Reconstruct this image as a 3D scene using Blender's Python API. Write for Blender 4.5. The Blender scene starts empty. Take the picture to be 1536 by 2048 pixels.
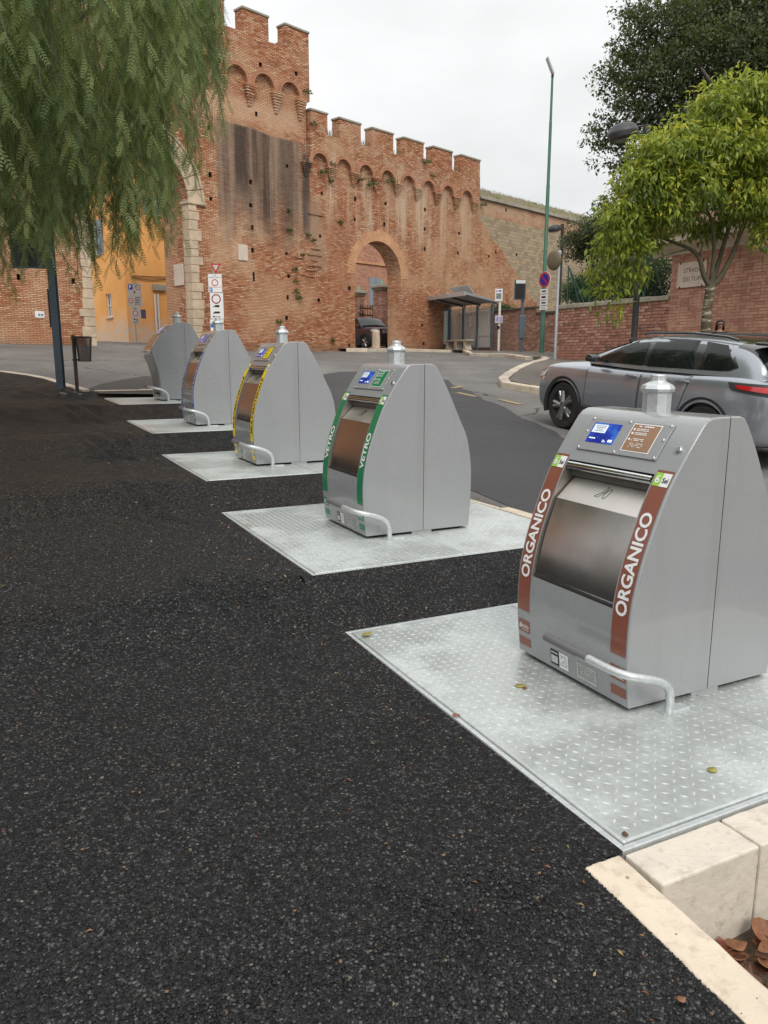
import bpy, bmesh, math, random
import numpy as np
from mathutils import Vector, Matrix
from mathutils.geometry import tessellate_polygon
random.seed(7); RNG = np.random.default_rng(7)
scene = bpy.context.scene
COL = scene.collection
rad = math.radians
# ---------------------------------------------------------------- camera, sky, sun, exposure
EYE = 1.43
FPX, PITCH = 1538.0, math.atan(309/1538.0)
cd = bpy.data.cameras.new('camera'); cam = bpy.data.objects.new('camera', cd); COL.objects.link(cam)
cam.location = (0, 0, EYE); cam.rotation_euler = (rad(90)-PITCH, 0, 0)
cd.sensor_fit = 'VERTICAL'; cd.sensor_height = 36.0; cd.lens = FPX/2048*36.0
cd.clip_start = 0.05; cd.clip_end = 3000
scene.camera = cam
SUN_EL, SUN_AZ = rad(46), rad(166)      # azimuth measured clockwise from +Y
world = bpy.data.worlds.new('World'); scene.world = world; world.use_nodes = True
wn, wl = world.node_tree.nodes, world.node_tree.links
bg = wn['Background']; bg.inputs['Strength'].default_value = 0.1
sky = wn.new('ShaderNodeTexSky'); sky.sky_type = 'NISHITA'; sky.sun_disc = False
sky.sun_elevation = SUN_EL; sky.sun_rotation = SUN_AZ; sky.dust_density = 4.0
tc = wn.new('ShaderNodeTexCoord'); sp = wn.new('ShaderNodeSeparateXYZ'); wl.new(tc.outputs['Generated'], sp.inputs[0])
mp = wn.new('ShaderNodeMapping'); mp.inputs['Scale'].default_value = (1.6, 1.6, 3.6); wl.new(tc.outputs['Generated'], mp.inputs[0])
cn = wn.new('ShaderNodeTexNoise'); cn.inputs['Scale'].default_value = 1.3; cn.inputs['Detail'].default_value = 5; cn.inputs['Roughness'].default_value = .5
wl.new(mp.outputs[0], cn.inputs['Vector'])
cr = wn.new('ShaderNodeMapRange'); cr.inputs[1].default_value = .3; cr.inputs[2].default_value = .7; cr.inputs[3].default_value = .79; cr.inputs[4].default_value = 1.12
wl.new(cn.outputs[0], cr.inputs[0])
gr = wn.new('ShaderNodeMapRange'); gr.inputs[1].default_value = 0; gr.inputs[2].default_value = 1; gr.inputs[3].default_value = 6.7; gr.inputs[4].default_value = 13.4
wl.new(sp.outputs['Z'], gr.inputs[0])
mu = wn.new('ShaderNodeMath'); mu.operation = 'MULTIPLY'; wl.new(cr.outputs[0], mu.inputs[0]); wl.new(gr.outputs[0], mu.inputs[1])
vm = wn.new('ShaderNodeVectorMath'); vm.operation = 'SCALE'; vm.inputs[0].default_value = (.985, 1.0, 1.0); wl.new(mu.outputs[0], vm.inputs['Scale'])
mx = wn.new('ShaderNodeMix'); mx.data_type = 'RGBA'; mx.inputs[0].default_value = .96
wl.new(sky.outputs[0], mx.inputs[6]); wl.new(vm.outputs[0], mx.inputs[7]); wl.new(mx.outputs[2], bg.inputs['Color'])
sd = bpy.data.lights.new('sun', 'SUN'); sd.energy = 1.5; sd.angle = rad(25); sd.color = (1.0, .95, .88)
sun = bpy.data.objects.new('sun', sd); COL.objects.link(sun); sun.location = (0, 0, 40)
sdir = Vector((math.sin(SUN_AZ)*math.cos(SUN_EL), math.cos(SUN_AZ)*math.cos(SUN_EL), math.sin(SUN_EL)))
sun.rotation_euler = sdir.to_track_quat('Z', 'Y').to_euler()
vs = scene.view_settings; vs.view_transform = 'Standard'; vs.look = 'None'; vs.exposure = 0.2; vs.gamma = 1.0; vs.use_curve_mapping = False

# ---------------------------------------------------------------- frames
SA = rad(26.3)
U = Vector((-math.sin(SA), math.cos(SA), 0)); EV = Vector((math.cos(SA), math.sin(SA), 0))
TH = rad(43.4)
W = Vector((math.sin(TH), math.cos(TH), 0)); NV = Vector((-math.cos(TH), math.sin(TH), 0))
DW = 24.67
WROT = rad(90)-TH
def ue(u, e, z=0.0): return U*u + EV*e + Vector((0, 0, z))
def to_ue(p): return p.x*U.x+p.y*U.y, p.x*EV.x+p.y*EV.y
def ray(x, y):
    a = (x-768)/FPX; b = (1024-y)/FPX; c, s = math.cos(PITCH), math.sin(PITCH)
    return Vector((a, c+b*s, -s+b*c))
def at_y(x, y, Y):
    r = ray(x, y); t = Y/r.y; return Vector((r.x*t, Y, r.z*t+EYE))
def wall_pt(x, y, off=0.0):
    r = ray(x, y); t = (DW+off)/(r.dot(NV)); p = r*t
    return p.dot(W), p.z+EYE
# ---------------------------------------------------------------- terrain height (thin-plate spline through measured points)
CP = []
for uu in (-14, -6, 0, 5, 10, 14):
    for e_ in (-22, -10, 1.5, 3.7, 7, 9.4): CP.append((uu, e_, .076*(uu-2.5)))
CP += [(26.9, 1.3, 1.83), (24.3, -2.5, 1.77), (28.1, 4.75, 1.79), (30.1, 10.2, 1.66), (31, 15.5, 1.70), (26, 15, 1.42), (32.4, 20.1, 1.66),
       (19.35, 15.5, 1.27), (17.7, 13.6, 1.18), (25.0, 19.3, 1.49), (11.5, 13, .68), (5, 14, .2), (-8, 15, -.8), (41, 18.5, 1.88), (37.5, 5.0, 2.05),
       (42, 6, 2.2), (60, 0, 2.7), (60, 30, 2.3), (40, 40, 2.0), (20, 30, 1.4), (0, 30, 0), (22, -14, 1.5), (30, -20, 1.9), (45, -20, 2.4), (20, 4, 1.28), (20, 8, 1.26)]
CP = np.array(CP, float)
def _phi(r2): return np.where(r2 > 1e-9, .5*r2*np.log(np.maximum(r2, 1e-9)), 0)
def _fit():
    n = len(CP); d2 = ((CP[:, None, :2]-CP[None, :, :2])**2).sum(-1)
    A = np.zeros((n+3, n+3)); A[:n, :n] = _phi(d2)+np.eye(n)*.5
    A[:n, n] = 1; A[:n, n+1:] = CP[:, :2]; A[n, :n] = 1; A[n+1:, :n] = CP[:, :2].T
    b = np.zeros(n+3); b[:n] = CP[:, 2]; return np.linalg.solve(A, b)
TW = _fit()
def zg_np(uu, e_):
    uu = np.clip(np.asarray(uu, float), -16, 62); e_ = np.clip(np.asarray(e_, float), -24, 40)
    s = uu.shape; q = np.stack([uu.ravel(), e_.ravel()], 1)
    d2 = ((q[:, None, :]-CP[None, :, :2])**2).sum(-1)
    return (_phi(d2) @ TW[:-3] + TW[-3] + q @ TW[-2:]).reshape(s)
def zg(u, e): return float(zg_np(np.array([u]), np.array([e]))[0])
def zgw(p): return zg(*to_ue(p))
def gp(x, y, dz=0.0):                    # photo pixel -> point on the ground
    r = ray(x, y); t = 1.0
    lo = 0.5; prev = None
    for i in range(4000):
        t = .5+i*.05; p = r*t; h = p.z+EYE-(zgw(p)+dz)
        if h < 0: break
    a, b = t-.05, t
    for _ in range(25):
        m = (a+b)/2; p = r*m
        if p.z+EYE-(zgw(p)+dz) < 0: b = m
        else: a = m
    p = r*b; return Vector((p.x, p.y, p.z+EYE))
PU = [1.495+2.505*i for i in range(5)]; PL = 2.05; PE0, PE1 = 1.52, 3.60; PZ = [.19*i for i in range(5)]
def stair(u):
    if u <= PU[0]: return .076*(u-PU[0])
    for i in range(5):
        if u <= PU[i]+PL: return PZ[i]
        if i < 4 and u < PU[i+1]: return PZ[i]+(u-PU[i]-PL)/(PU[i+1]-PU[i]-PL)*.19
    return PZ[4]+min(.5*(u-PU[4]-PL), .09)
def sstep(a, b, x):
    t = min(1, max(0, (x-a)/(b-a))); return t*t*(3-2*t)
def zpath(u, e):
    w_ = sstep(-2.4, 1.35, e)*(1-sstep(13.3, 14.2, u))
    q = sstep(8, 14, u); base = .076*(u-2.5)*(1-q)+(zg(u, e)*q if q else 0)
    return base*(1-w_)+stair(u)*w_+.03*sstep(12.5, 13.6, u)*(1-w_)

# ---------------------------------------------------------------- mesh helpers
def link(o, parent=None):
    COL.objects.link(o)
    if parent is not None: o.parent = parent
    return o
def tag(o, label=None, cat=None, group=None, kind=None):
    if label: o['label'] = label
    if cat: o['category'] = cat
    if group: o['group'] = group
    if kind: o['kind'] = kind
    return o
def empty(name, loc=(0, 0, 0), rz=0.0, label=None, cat=None, group=None, kind=None):
    o = bpy.data.objects.new(name, None); o.location = loc; o.rotation_euler = (0, 0, rz); o.empty_display_size = .2
    link(o); return tag(o, label, cat, group, kind)
class MB:
    def __init__(s): s.v = []; s.f = []; s.m = []
    def add(s, vs, fs, mi=0):
        b = len(s.v); s.v += [tuple(p) for p in vs]
        for f in fs: s.f.append(tuple(b+i for i in f)); s.m.append(mi)
        return s
    def box(s, a, b, mi=0):
        x0, y0, z0 = a; x1, y1, z1 = b
        return s.add([(x0, y0, z0), (x1, y0, z0), (x1, y1, z0), (x0, y1, z0), (x0, y0, z1), (x1, y0, z1), (x1, y1, z1), (x0, y1, z1)],
                     [(0, 3, 2, 1), (4, 5, 6, 7), (0, 1, 5, 4), (1, 2, 6, 5), (2, 3, 7, 6), (3, 0, 4, 7)], mi)
    def obox(s, M, size, mi=0):
        x, y, z = [k/2 for k in size]
        P = [M @ Vector(p) for p in [(-x, -y, -z), (x, -y, -z), (x, y, -z), (-x, y, -z), (-x, -y, z), (x, -y, z), (x, y, z), (-x, y, z)]]
        return s.add(P, [(0, 3, 2, 1), (4, 5, 6, 7), (0, 1, 5, 4), (1, 2, 6, 5), (2, 3, 7, 6), (3, 0, 4, 7)], mi)
    def tube(s, pts, r, n=10, cap=True, mi=0):
        pts = [Vector(p) for p in pts]; rs = r if isinstance(r, (list, tuple)) else [r]*len(pts)
        b = len(s.v); up = None
        for i, p in enumerate(pts):
            d = (pts[min(i+1, len(pts)-1)]-pts[max(i-1, 0)])
            if d.length < 1e-9: d = Vector((0, 0, 1))
            d.normalize()
            if up is None: up = Vector((1, 0, 0)) if abs(d.x) < .8 else Vector((0, 1, 0))
            a = (up-d*up.dot(d)).normalized(); c = d.cross(a); up = a
            for k in range(n):
                t = 2*math.pi*k/n; s.v.append(tuple(p+(a*math.cos(t)+c*math.sin(t))*rs[i]))
        for i in range(len(pts)-1):
            for k in range(n):
                s.f.append((b+i*n+k, b+i*n+(k+1) % n, b+(i+1)*n+(k+1) % n, b+(i+1)*n+k)); s.m.append(mi)
        if cap:
            s.f.append(tuple(b+k for k in reversed(range(n)))); s.m.append(mi)
            e0 = b+(len(pts)-1)*n; s.f.append(tuple(e0+k for k in range(n))); s.m.append(mi)
        return s
    def lathe(s, prof, n=20, M=None, mi=0):
        M = M or Matrix.Identity(4); b = len(s.v)
        for r, z in prof:
            for k in range(n):
                t = 2*math.pi*k/n; s.v.append(tuple(M @ Vector((r*math.cos(t), r*math.sin(t), z))))
        for i in range(len(prof)-1):
            for k in range(n):
                s.f.append((b+i*n+k, b+i*n+(k+1) % n, b+(i+1)*n+(k+1) % n, b+(i+1)*n+k)); s.m.append(mi)
        s.f.append(tuple(b+k for k in reversed(range(n)))); s.m.append(mi)
        e0 = b+(len(prof)-1)*n; s.f.append(tuple(e0+k for k in range(n))); s.m.append(mi)
        return s
    def prism(s, poly, fn, d0, d1, mi=0):      # poly 2D, fn(a,b,d)->xyz
        n = len(poly); b = len(s.v)
        s.v += [tuple(fn(p[0], p[1], d0)) for p in poly]+[tuple(fn(p[0], p[1], d1)) for p in poly]
        tri = tessellate_polygon([[Vector((p[0], p[1], 0)) for p in poly]])
        for t in tri:
            s.f.append((b+t[0], b+t[1], b+t[2])); s.m.append(mi); s.f.append((b+n+t[2], b+n+t[1], b+n+t[0])); s.m.append(mi)
        for i in range(n):
            j = (i+1) % n; s.f.append((b+i, b+j, b+n+j, b+n+i)); s.m.append(mi)
        return s
    def mesh(s, name, mats, smooth=False, sharp=None):
        me = bpy.data.meshes.new(name); me.from_pydata(s.v, [], s.f)
        if not isinstance(mats, (list, tuple)): mats = [mats]
        for m in mats: me.materials.append(m)
        if len(mats) > 1: me.polygons.foreach_set('material_index', s.m)
        bm = bmesh.new(); bm.from_mesh(me); bmesh.ops.recalc_face_normals(bm, faces=bm.faces); bm.to_mesh(me); bm.free()
        if smooth:
            me.polygons.foreach_set('use_smooth', [True]*len(me.polygons))
            if sharp: me.set_sharp_from_angle(angle=rad(sharp))
        me.update(); return me
    def build(s, name, mats, parent=None, smooth=False, sharp=40, bevel=0, seg=2, loc=None, rz=None):
        o = bpy.data.objects.new(name, s.mesh(name, mats, smooth, sharp)); link(o, parent)
        if bevel:
            b = o.modifiers.new('bevel', 'BEVEL'); b.width = bevel; b.segments = seg; b.limit_method = 'ANGLE'; b.angle_limit = rad(40)
        if loc is not None: o.location = loc
        if rz is not None: o.rotation_euler = (0, 0, rz)
        return o
def np_mesh(name, V, F, mat, attr=None, smooth=False):
    me = bpy.data.meshes.new(name); V = np.asarray(V, np.float32); F = np.asarray(F, np.int32); k = F.shape[1]
    me.vertices.add(len(V)); me.vertices.foreach_set('co', V.ravel())
    me.loops.add(F.size); me.loops.foreach_set('vertex_index', F.ravel())
    me.polygons.add(len(F)); me.polygons.foreach_set('loop_start', np.arange(0, F.size, k, dtype=np.int32))
    me.polygons.foreach_set('loop_total', np.full(len(F), k, np.int32))
    if attr is not None:
        a = me.attributes.new('rnd', 'FLOAT', 'POINT'); a.data.foreach_set('value', np.asarray(attr, np.float32))
    me.materials.append(mat); me.update(calc_edges=True)
    if smooth: me.polygons.foreach_set('use_smooth', np.ones(len(F), bool))
    return me
def copy_tree(o, parent=None):
    c = o.copy(); COL.objects.link(c)
    if parent is not None: c.parent = parent
    for ch in list(o.children): copy_tree(ch, c)
    return c
_tc = {}
def text_geo(txt, bold=0.0):             # flat letters: (verts2d, faces, width, height), height of capitals about .7
    key = (txt, bold)
    if key in _tc: return _tc[key]
    cu = bpy.data.curves.new('t', 'FONT'); cu.body = txt; cu.offset = bold; cu.resolution_u = 3
    ob = bpy.data.objects.new('t', cu); COL.objects.link(ob)
    me = ob.to_mesh(); v = [(p.co.x, p.co.y) for p in me.vertices]; f = [tuple(p.vertices) for p in me.polygons]
    ob.to_mesh_clear(); bpy.data.objects.remove(ob); bpy.data.curves.remove(cu)
    xs = [p[0] for p in v] or [0, 1]; ys = [p[1] for p in v] or [0, 1]; x0 = min(xs); y0 = min(ys)
    v = [(p[0]-x0, p[1]-y0) for p in v]; _tc[key] = (v, f, max(xs)-x0, max(ys)-y0); return _tc[key]
def text_mb(mb, txt, fn, cx, cy, h, mi=0, bold=0.0, wmax=None):   # centred at (cx,cy), capital height h, fn(a,b)->xyz
    v, f, w_, hh = text_geo(txt, bold); k = h/hh; kx = k if not wmax or w_*k < wmax else wmax/w_
    mb.add([fn(cx+(p[0]-w_/2)*kx, cy+(p[1]-hh/2)*k) for p in v], f, mi)

# ---------------------------------------------------------------- material helpers
class NT:
    def __init__(s, name):
        s.mat = bpy.data.materials.new(name); s.mat.use_nodes = True; s.t = s.mat.node_tree; s.n = s.t.nodes; s.l = s.t.links
        s.bsdf = s.n['Principled BSDF']; s.out = s.n['Material Output']; s._co = None
    def set(s, k, v):
        i = s.bsdf.inputs[k]
        if hasattr(v, 'is_output') or isinstance(v, bpy.types.NodeSocket): s.l.new(v, i)
        else:
            i.default_value = (*v, 1) if (isinstance(v, (tuple, list)) and len(v) == 3 and i.type == 'RGBA') else v
        return s
    def _in(s, sock, v):
        if isinstance(v, bpy.types.NodeSocket): s.l.new(v, sock)
        elif v is not None:
            sock.default_value = (*v, 1) if (isinstance(v, (tuple, list)) and len(v) == 3 and sock.type == 'RGBA') else v
    def coord(s, which='Object'):
        n = s.n.new('ShaderNodeTexCoord'); return n.outputs[which]
    def pos(s): return s.n.new('ShaderNodeNewGeometry').outputs['Position']
    def map(s, v, scale=(1, 1, 1), loc=(0, 0, 0), rot=(0, 0, 0)):
        n = s.n.new('ShaderNodeMapping'); n.inputs['Scale'].default_value = scale; n.inputs['Location'].default_value = loc; n.inputs['Rotation'].default_value = rot
        s.l.new(v, n.inputs[0]); return n.outputs[0]
    def sep(s, v):
        n = s.n.new('ShaderNodeSeparateXYZ'); s.l.new(v, n.inputs[0]); return n.outputs
    def comb(s, x, y, z=0.0):
        n = s.n.new('ShaderNodeCombineXYZ')
        for i, q in enumerate((x, y, z)): s._in(n.inputs[i], q)
        return n.outputs[0]
    def noise(s, v, scale=5, detail=4, rough=.55, col=False):
        n = s.n.new('ShaderNodeTexNoise'); n.inputs['Scale'].default_value = scale; n.inputs['Detail'].default_value = detail; n.inputs['Roughness'].default_value = rough
        s.l.new(v, n.inputs['Vector']); return n.outputs['Color' if col else 0]
    def voro(s, v, scale=5, feat='F1', out='Distance', rnd=1.0):
        n = s.n.new('ShaderNodeTexVoronoi'); n.feature = feat; n.inputs['Scale'].default_value = scale; n.inputs['Randomness'].default_value = rnd
        s.l.new(v, n.inputs['Vector']); return n.outputs[out]
    def ramp(s, f, stops, interp='LINEAR'):
        n = s.n.new('ShaderNodeValToRGB'); n.color_ramp.interpolation = interp; el = n.color_ramp.elements
        while len(el) < len(stops): el.new(.5)
        for e_, (p, c) in zip(el, stops):
            e_.position = p; e_.color = (*c, 1) if isinstance(c, (tuple, list)) else (c, c, c, 1)
        s._in(n.inputs[0], f); return n.outputs[0]
    def rng(s, f, a, b, c=0.0, d=1.0, smooth=False):
        n = s.n.new('ShaderNodeMapRange'); s._in(n.inputs[0], f)
        if smooth: n.interpolation_type = 'SMOOTHSTEP'
        for i, q in enumerate((a, b, c, d)): n.inputs[i+1].default_value = q
        return n.outputs[0]
    def m(s, op, a, b=None, c=None):
        n = s.n.new('ShaderNodeMath'); n.operation = op; s._in(n.inputs[0], a)
        if b is not None: s._in(n.inputs[1], b)
        if c is not None: s._in(n.inputs[2], c)
        return n.outputs[0]
    def mix(s, f, a, b, mode='MIX'):
        n = s.n.new('ShaderNodeMix'); n.data_type = 'RGBA'; n.blend_type = mode
        s._in(n.inputs[0], f); s._in(n.inputs[6], a); s._in(n.inputs[7], b); return n.outputs[2]
    def bump(s, h, dist=.01, strength=1.0, nrm=None):
        n = s.n.new('ShaderNodeBump'); n.inputs['Distance'].default_value = dist; n.inputs['Strength'].default_value = strength
        s.l.new(h, n.inputs['Height'])
        if nrm is not None: s.l.new(nrm, n.inputs['Normal'])
        s.l.new(n.outputs[0], s.bsdf.inputs['Normal']); return n.outputs[0]
    def attr(s, name):
        n = s.n.new('ShaderNodeAttribute'); n.attribute_name = name; return n.outputs['Fac']
    def brick(s, v, bw, rh, mortar=.012, smooth=.3, squash=1.0):
        n = s.n.new('ShaderNodeTexBrick'); n.inputs['Scale'].default_value = 1; n.inputs['Mortar Size'].default_value = mortar; n.inputs['Mortar Smooth'].default_value = smooth
        n.inputs['Brick Width'].default_value = bw; n.inputs['Row Height'].default_value = rh; n.inputs['Bias'].default_value = 0
        n.inputs['Color1'].default_value = (0, 0, 0, 1); n.inputs['Color2'].default_value = (1, 1, 1, 1); n.inputs['Mortar'].default_value = (.5, .5, .5, 1)
        s.l.new(v, n.inputs['Vector']); return n.outputs['Color'], n.outputs['Fac']
def simple(name, col, rough=.5, metal=0.0, coat=0.0, var=.12, nscale=8, bump=0.0, bscale=60, spec=None):
    t = NT(name); co = t.coord()
    nz = t.noise(co, nscale, 4)
    f = t.rng(nz, .25, .75, 1-var, 1+var)
    c = t.mix(1.0, (*col,), t.comb(f, f, f), 'MULTIPLY'); t.set('Base Color', c)
    t.set('Roughness', t.rng(nz, .3, .7, max(.02, rough-.07), min(1, rough+.07))); t.set('Metallic', metal)
    if coat: t.set('Coat Weight', coat); t.set('Coat Roughness', .08)
    if spec is not None: t.set('Specular IOR Level', spec)
    if bump: t.bump(t.noise(co, bscale, 5, .6), bump)
    return t.mat
# ================================================================ materials of the setting
def mat_asphalt_path():
    t = NT('fresh_asphalt'); p = t.pos()
    v = t.voro(p, 130); vc = t.voro(p, 130, out='Color'); sx = t.sep(vc)
    big = t.noise(p, .55, 3); mid = t.noise(p, 5, 4)
    base = t.ramp(sx[0], [(0, (.0045, .0043, .0045)), (.55, (.0105, .0100, .0103)), (.88, (.027, .026, .0265)), (1, (.085, .085, .086))])
    brown = t.mix(t.m('MULTIPLY', t.m('MULTIPLY', t.rng(big, .40, .65), .7), t.rng(t.sep(t.map(p, rot=(0, 0, -SA)))[1], 3.5, 9.5)), base, (.036, .024, .016))
    sp = t.m('GREATER_THAN', sx[1], .996); spk = t.ramp(sx[2], [(0, (.16, .05, .025)), (.5, (.22, .14, .07)), (1, (.28, .26, .23))])
    gr_ = t.rng(t.noise(p, 55, 2, .5), .35, .68, .45, 1.9); brown = t.mix(1.0, brown, t.comb(gr_, gr_, gr_), 'MULTIPLY')
    c = t.mix(sp, brown, spk); t.set('Base Color', c)
    t.set('Roughness', t.rng(mid, .3, .7, .5, .8)); t.set('Specular IOR Level', .26)
    h = t.m('ADD', t.m('MULTIPLY', v, -1.0), t.m('MULTIPLY', t.noise(p, 45, 3), .6))
    t.bump(h, .012, .8); return t.mat
def mat_road(name, col, col2, cr=True):
    t = NT(name); p = t.pos(); big = t.noise(p, .35, 4); mid = t.noise(p, 3.2, 5, .65); fine = t.voro(p, 150, out='Color'); fx = t.sep(fine)[0]
    c = t.mix(t.rng(big, .35, .65), col, col2); g = t.rng(fx, 0, 1, .72, 1.3); c = t.mix(1.0, c, t.comb(g, g, g), 'MULTIPLY')
    g2 = t.rng(mid, .25, .75, .8, 1.2); c = t.mix(1.0, c, t.comb(g2, g2, g2), 'MULTIPLY')
    if cr:
        wob = t.noise(p, 1.2, 4, .6, True); n = t.n.new('ShaderNodeVectorMath'); n.operation = 'MULTIPLY_ADD'; t.l.new(wob, n.inputs[0]); n.inputs[1].default_value = (.8, .8, .8); t.l.new(p, n.inputs[2])
        ed = t.voro(n.outputs[0], .28, 'DISTANCE_TO_EDGE'); ck = t.m('MULTIPLY', t.m('LESS_THAN', ed, .006), t.rng(big, .45, .55)); c = t.mix(ck, c, (.03, .028, .026))
        tyre = t.noise(t.map(p, (.9, .16, 1), rot=(0, 0, -SA)), 1.1, 3); g3 = t.rng(tyre, .35, .65, .86, 1.1); c = t.mix(1.0, c, t.comb(g3, g3, g3), 'MULTIPLY')
    t.set('Base Color', c); t.set('Roughness', t.rng(mid, .3, .7, .62, .9)); t.set('Specular IOR Level', .35)
    t.bump(t.m('ADD', fx, t.m('MULTIPLY', t.noise(p, 60, 4), .8)), .004, .6); return t.mat
def mat_stone(name, col, var=.16, rough=.7, stain=(.30, .22, .14), bump=.004):
    t = NT(name); p = t.pos(); a = t.noise(p, 2.2, 5, .6); b = t.noise(p, 22, 5, .6)
    g = t.rng(a, .25, .75, 1-var, 1+var); c = t.mix(1.0, col, t.comb(g, g, g), 'MULTIPLY')
    c = t.mix(t.m('MULTIPLY', t.rng(b, .55, .8), .6), c, stain)
    dots = t.m('LESS_THAN', t.voro(p, 16), t.rng(t.noise(p, 3, 2), .45, .75, .0, .12)); c = t.mix(t.m('MULTIPLY', dots, .7), c, (.09, .08, .07)); dt = t.noise(p, 5.5, 5, .7); c = t.mix(t.m('MULTIPLY', t.rng(dt, .52, .72), .45), c, tuple(q*.55 for q in col))
    t.set('Base Color', c); t.set('Roughness', rough); t.bump(t.m('ADD', b, t.m('MULTIPLY', t.noise(p, 90, 3), .5)), bump, .7); return t.mat
def brick_mat(name, ramp, mortar, bw, rh, ms=.010, wob=.02, pale=None, bump=.02, loc=(0, 0, 0), smooth=.35):
    t = NT(name); o = t.coord(); s = t.sep(t.map(o, loc=loc)); x = t.m('ADD', s[0], s[1])
    wv = t.noise(o, .9, 3, .5, True); ws = t.sep(wv)
    x2 = t.m('ADD', x, t.m('MULTIPLY', t.m('SUBTRACT', ws[0], .5), wob*3)); wz = t.sep(t.noise(o, 3.5, 3, .6, True))[2]
    z2 = t.m('ADD', t.m('ADD', s[2], t.m('MULTIPLY', t.m('SUBTRACT', ws[2], .5), wob*3)), t.m('MULTIPLY', t.m('SUBTRACT', wz, .5), wob))
    col, fac = t.brick(t.comb(x2, z2, 0.0), bw, rh, ms, smooth)
    r = t.sep(col)[0]; a = t.noise(o, 14, 3, .6); rr = t.m('ADD', r, t.m('MULTIPLY', t.m('SUBTRACT', a, .5), .5))
    c = t.ramp(rr, ramp); big = t.noise(o, .33, 4, .6); mid = t.noise(o, 1.6, 5, .65)
    g = t.rng(mid, .25, .75, .8, 1.2); c = t.mix(1.0, c, t.comb(g, g, g), 'MULTIPLY')
    c = t.mix(fac, c, t.mix(mid, mortar, tuple(k*.7 for k in mortar)))
    if pale: c = t.mix(t.m('MULTIPLY', t.rng(big, .48, .68), pale[1]), c, pale[0])
    hgt = t.m('ADD', t.m('SUBTRACT', 1.0, fac), t.m('MULTIPLY', t.noise(o, 20, 4, .6), .55))
    hgt = t.m('ADD', hgt, t.m('MULTIPLY', r, .35))
    t.bump(hgt, bump, .8); t.set('Roughness', .9); t.set('Specular IOR Level', .2)
    t.ctx = dict(o=o, s=s, c=c, big=big, mid=mid, fac=fac, r=r, hgt=hgt); t.set('Base Color', c); return t
def smask(t, x, a, b, w_=.3):            # soft box mask
    return t.m('MULTIPLY', t.rng(x, a-w_, a+w_, 0, 1, True), t.rng(x, b-w_, b+w_, 1, 0, True))
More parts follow.
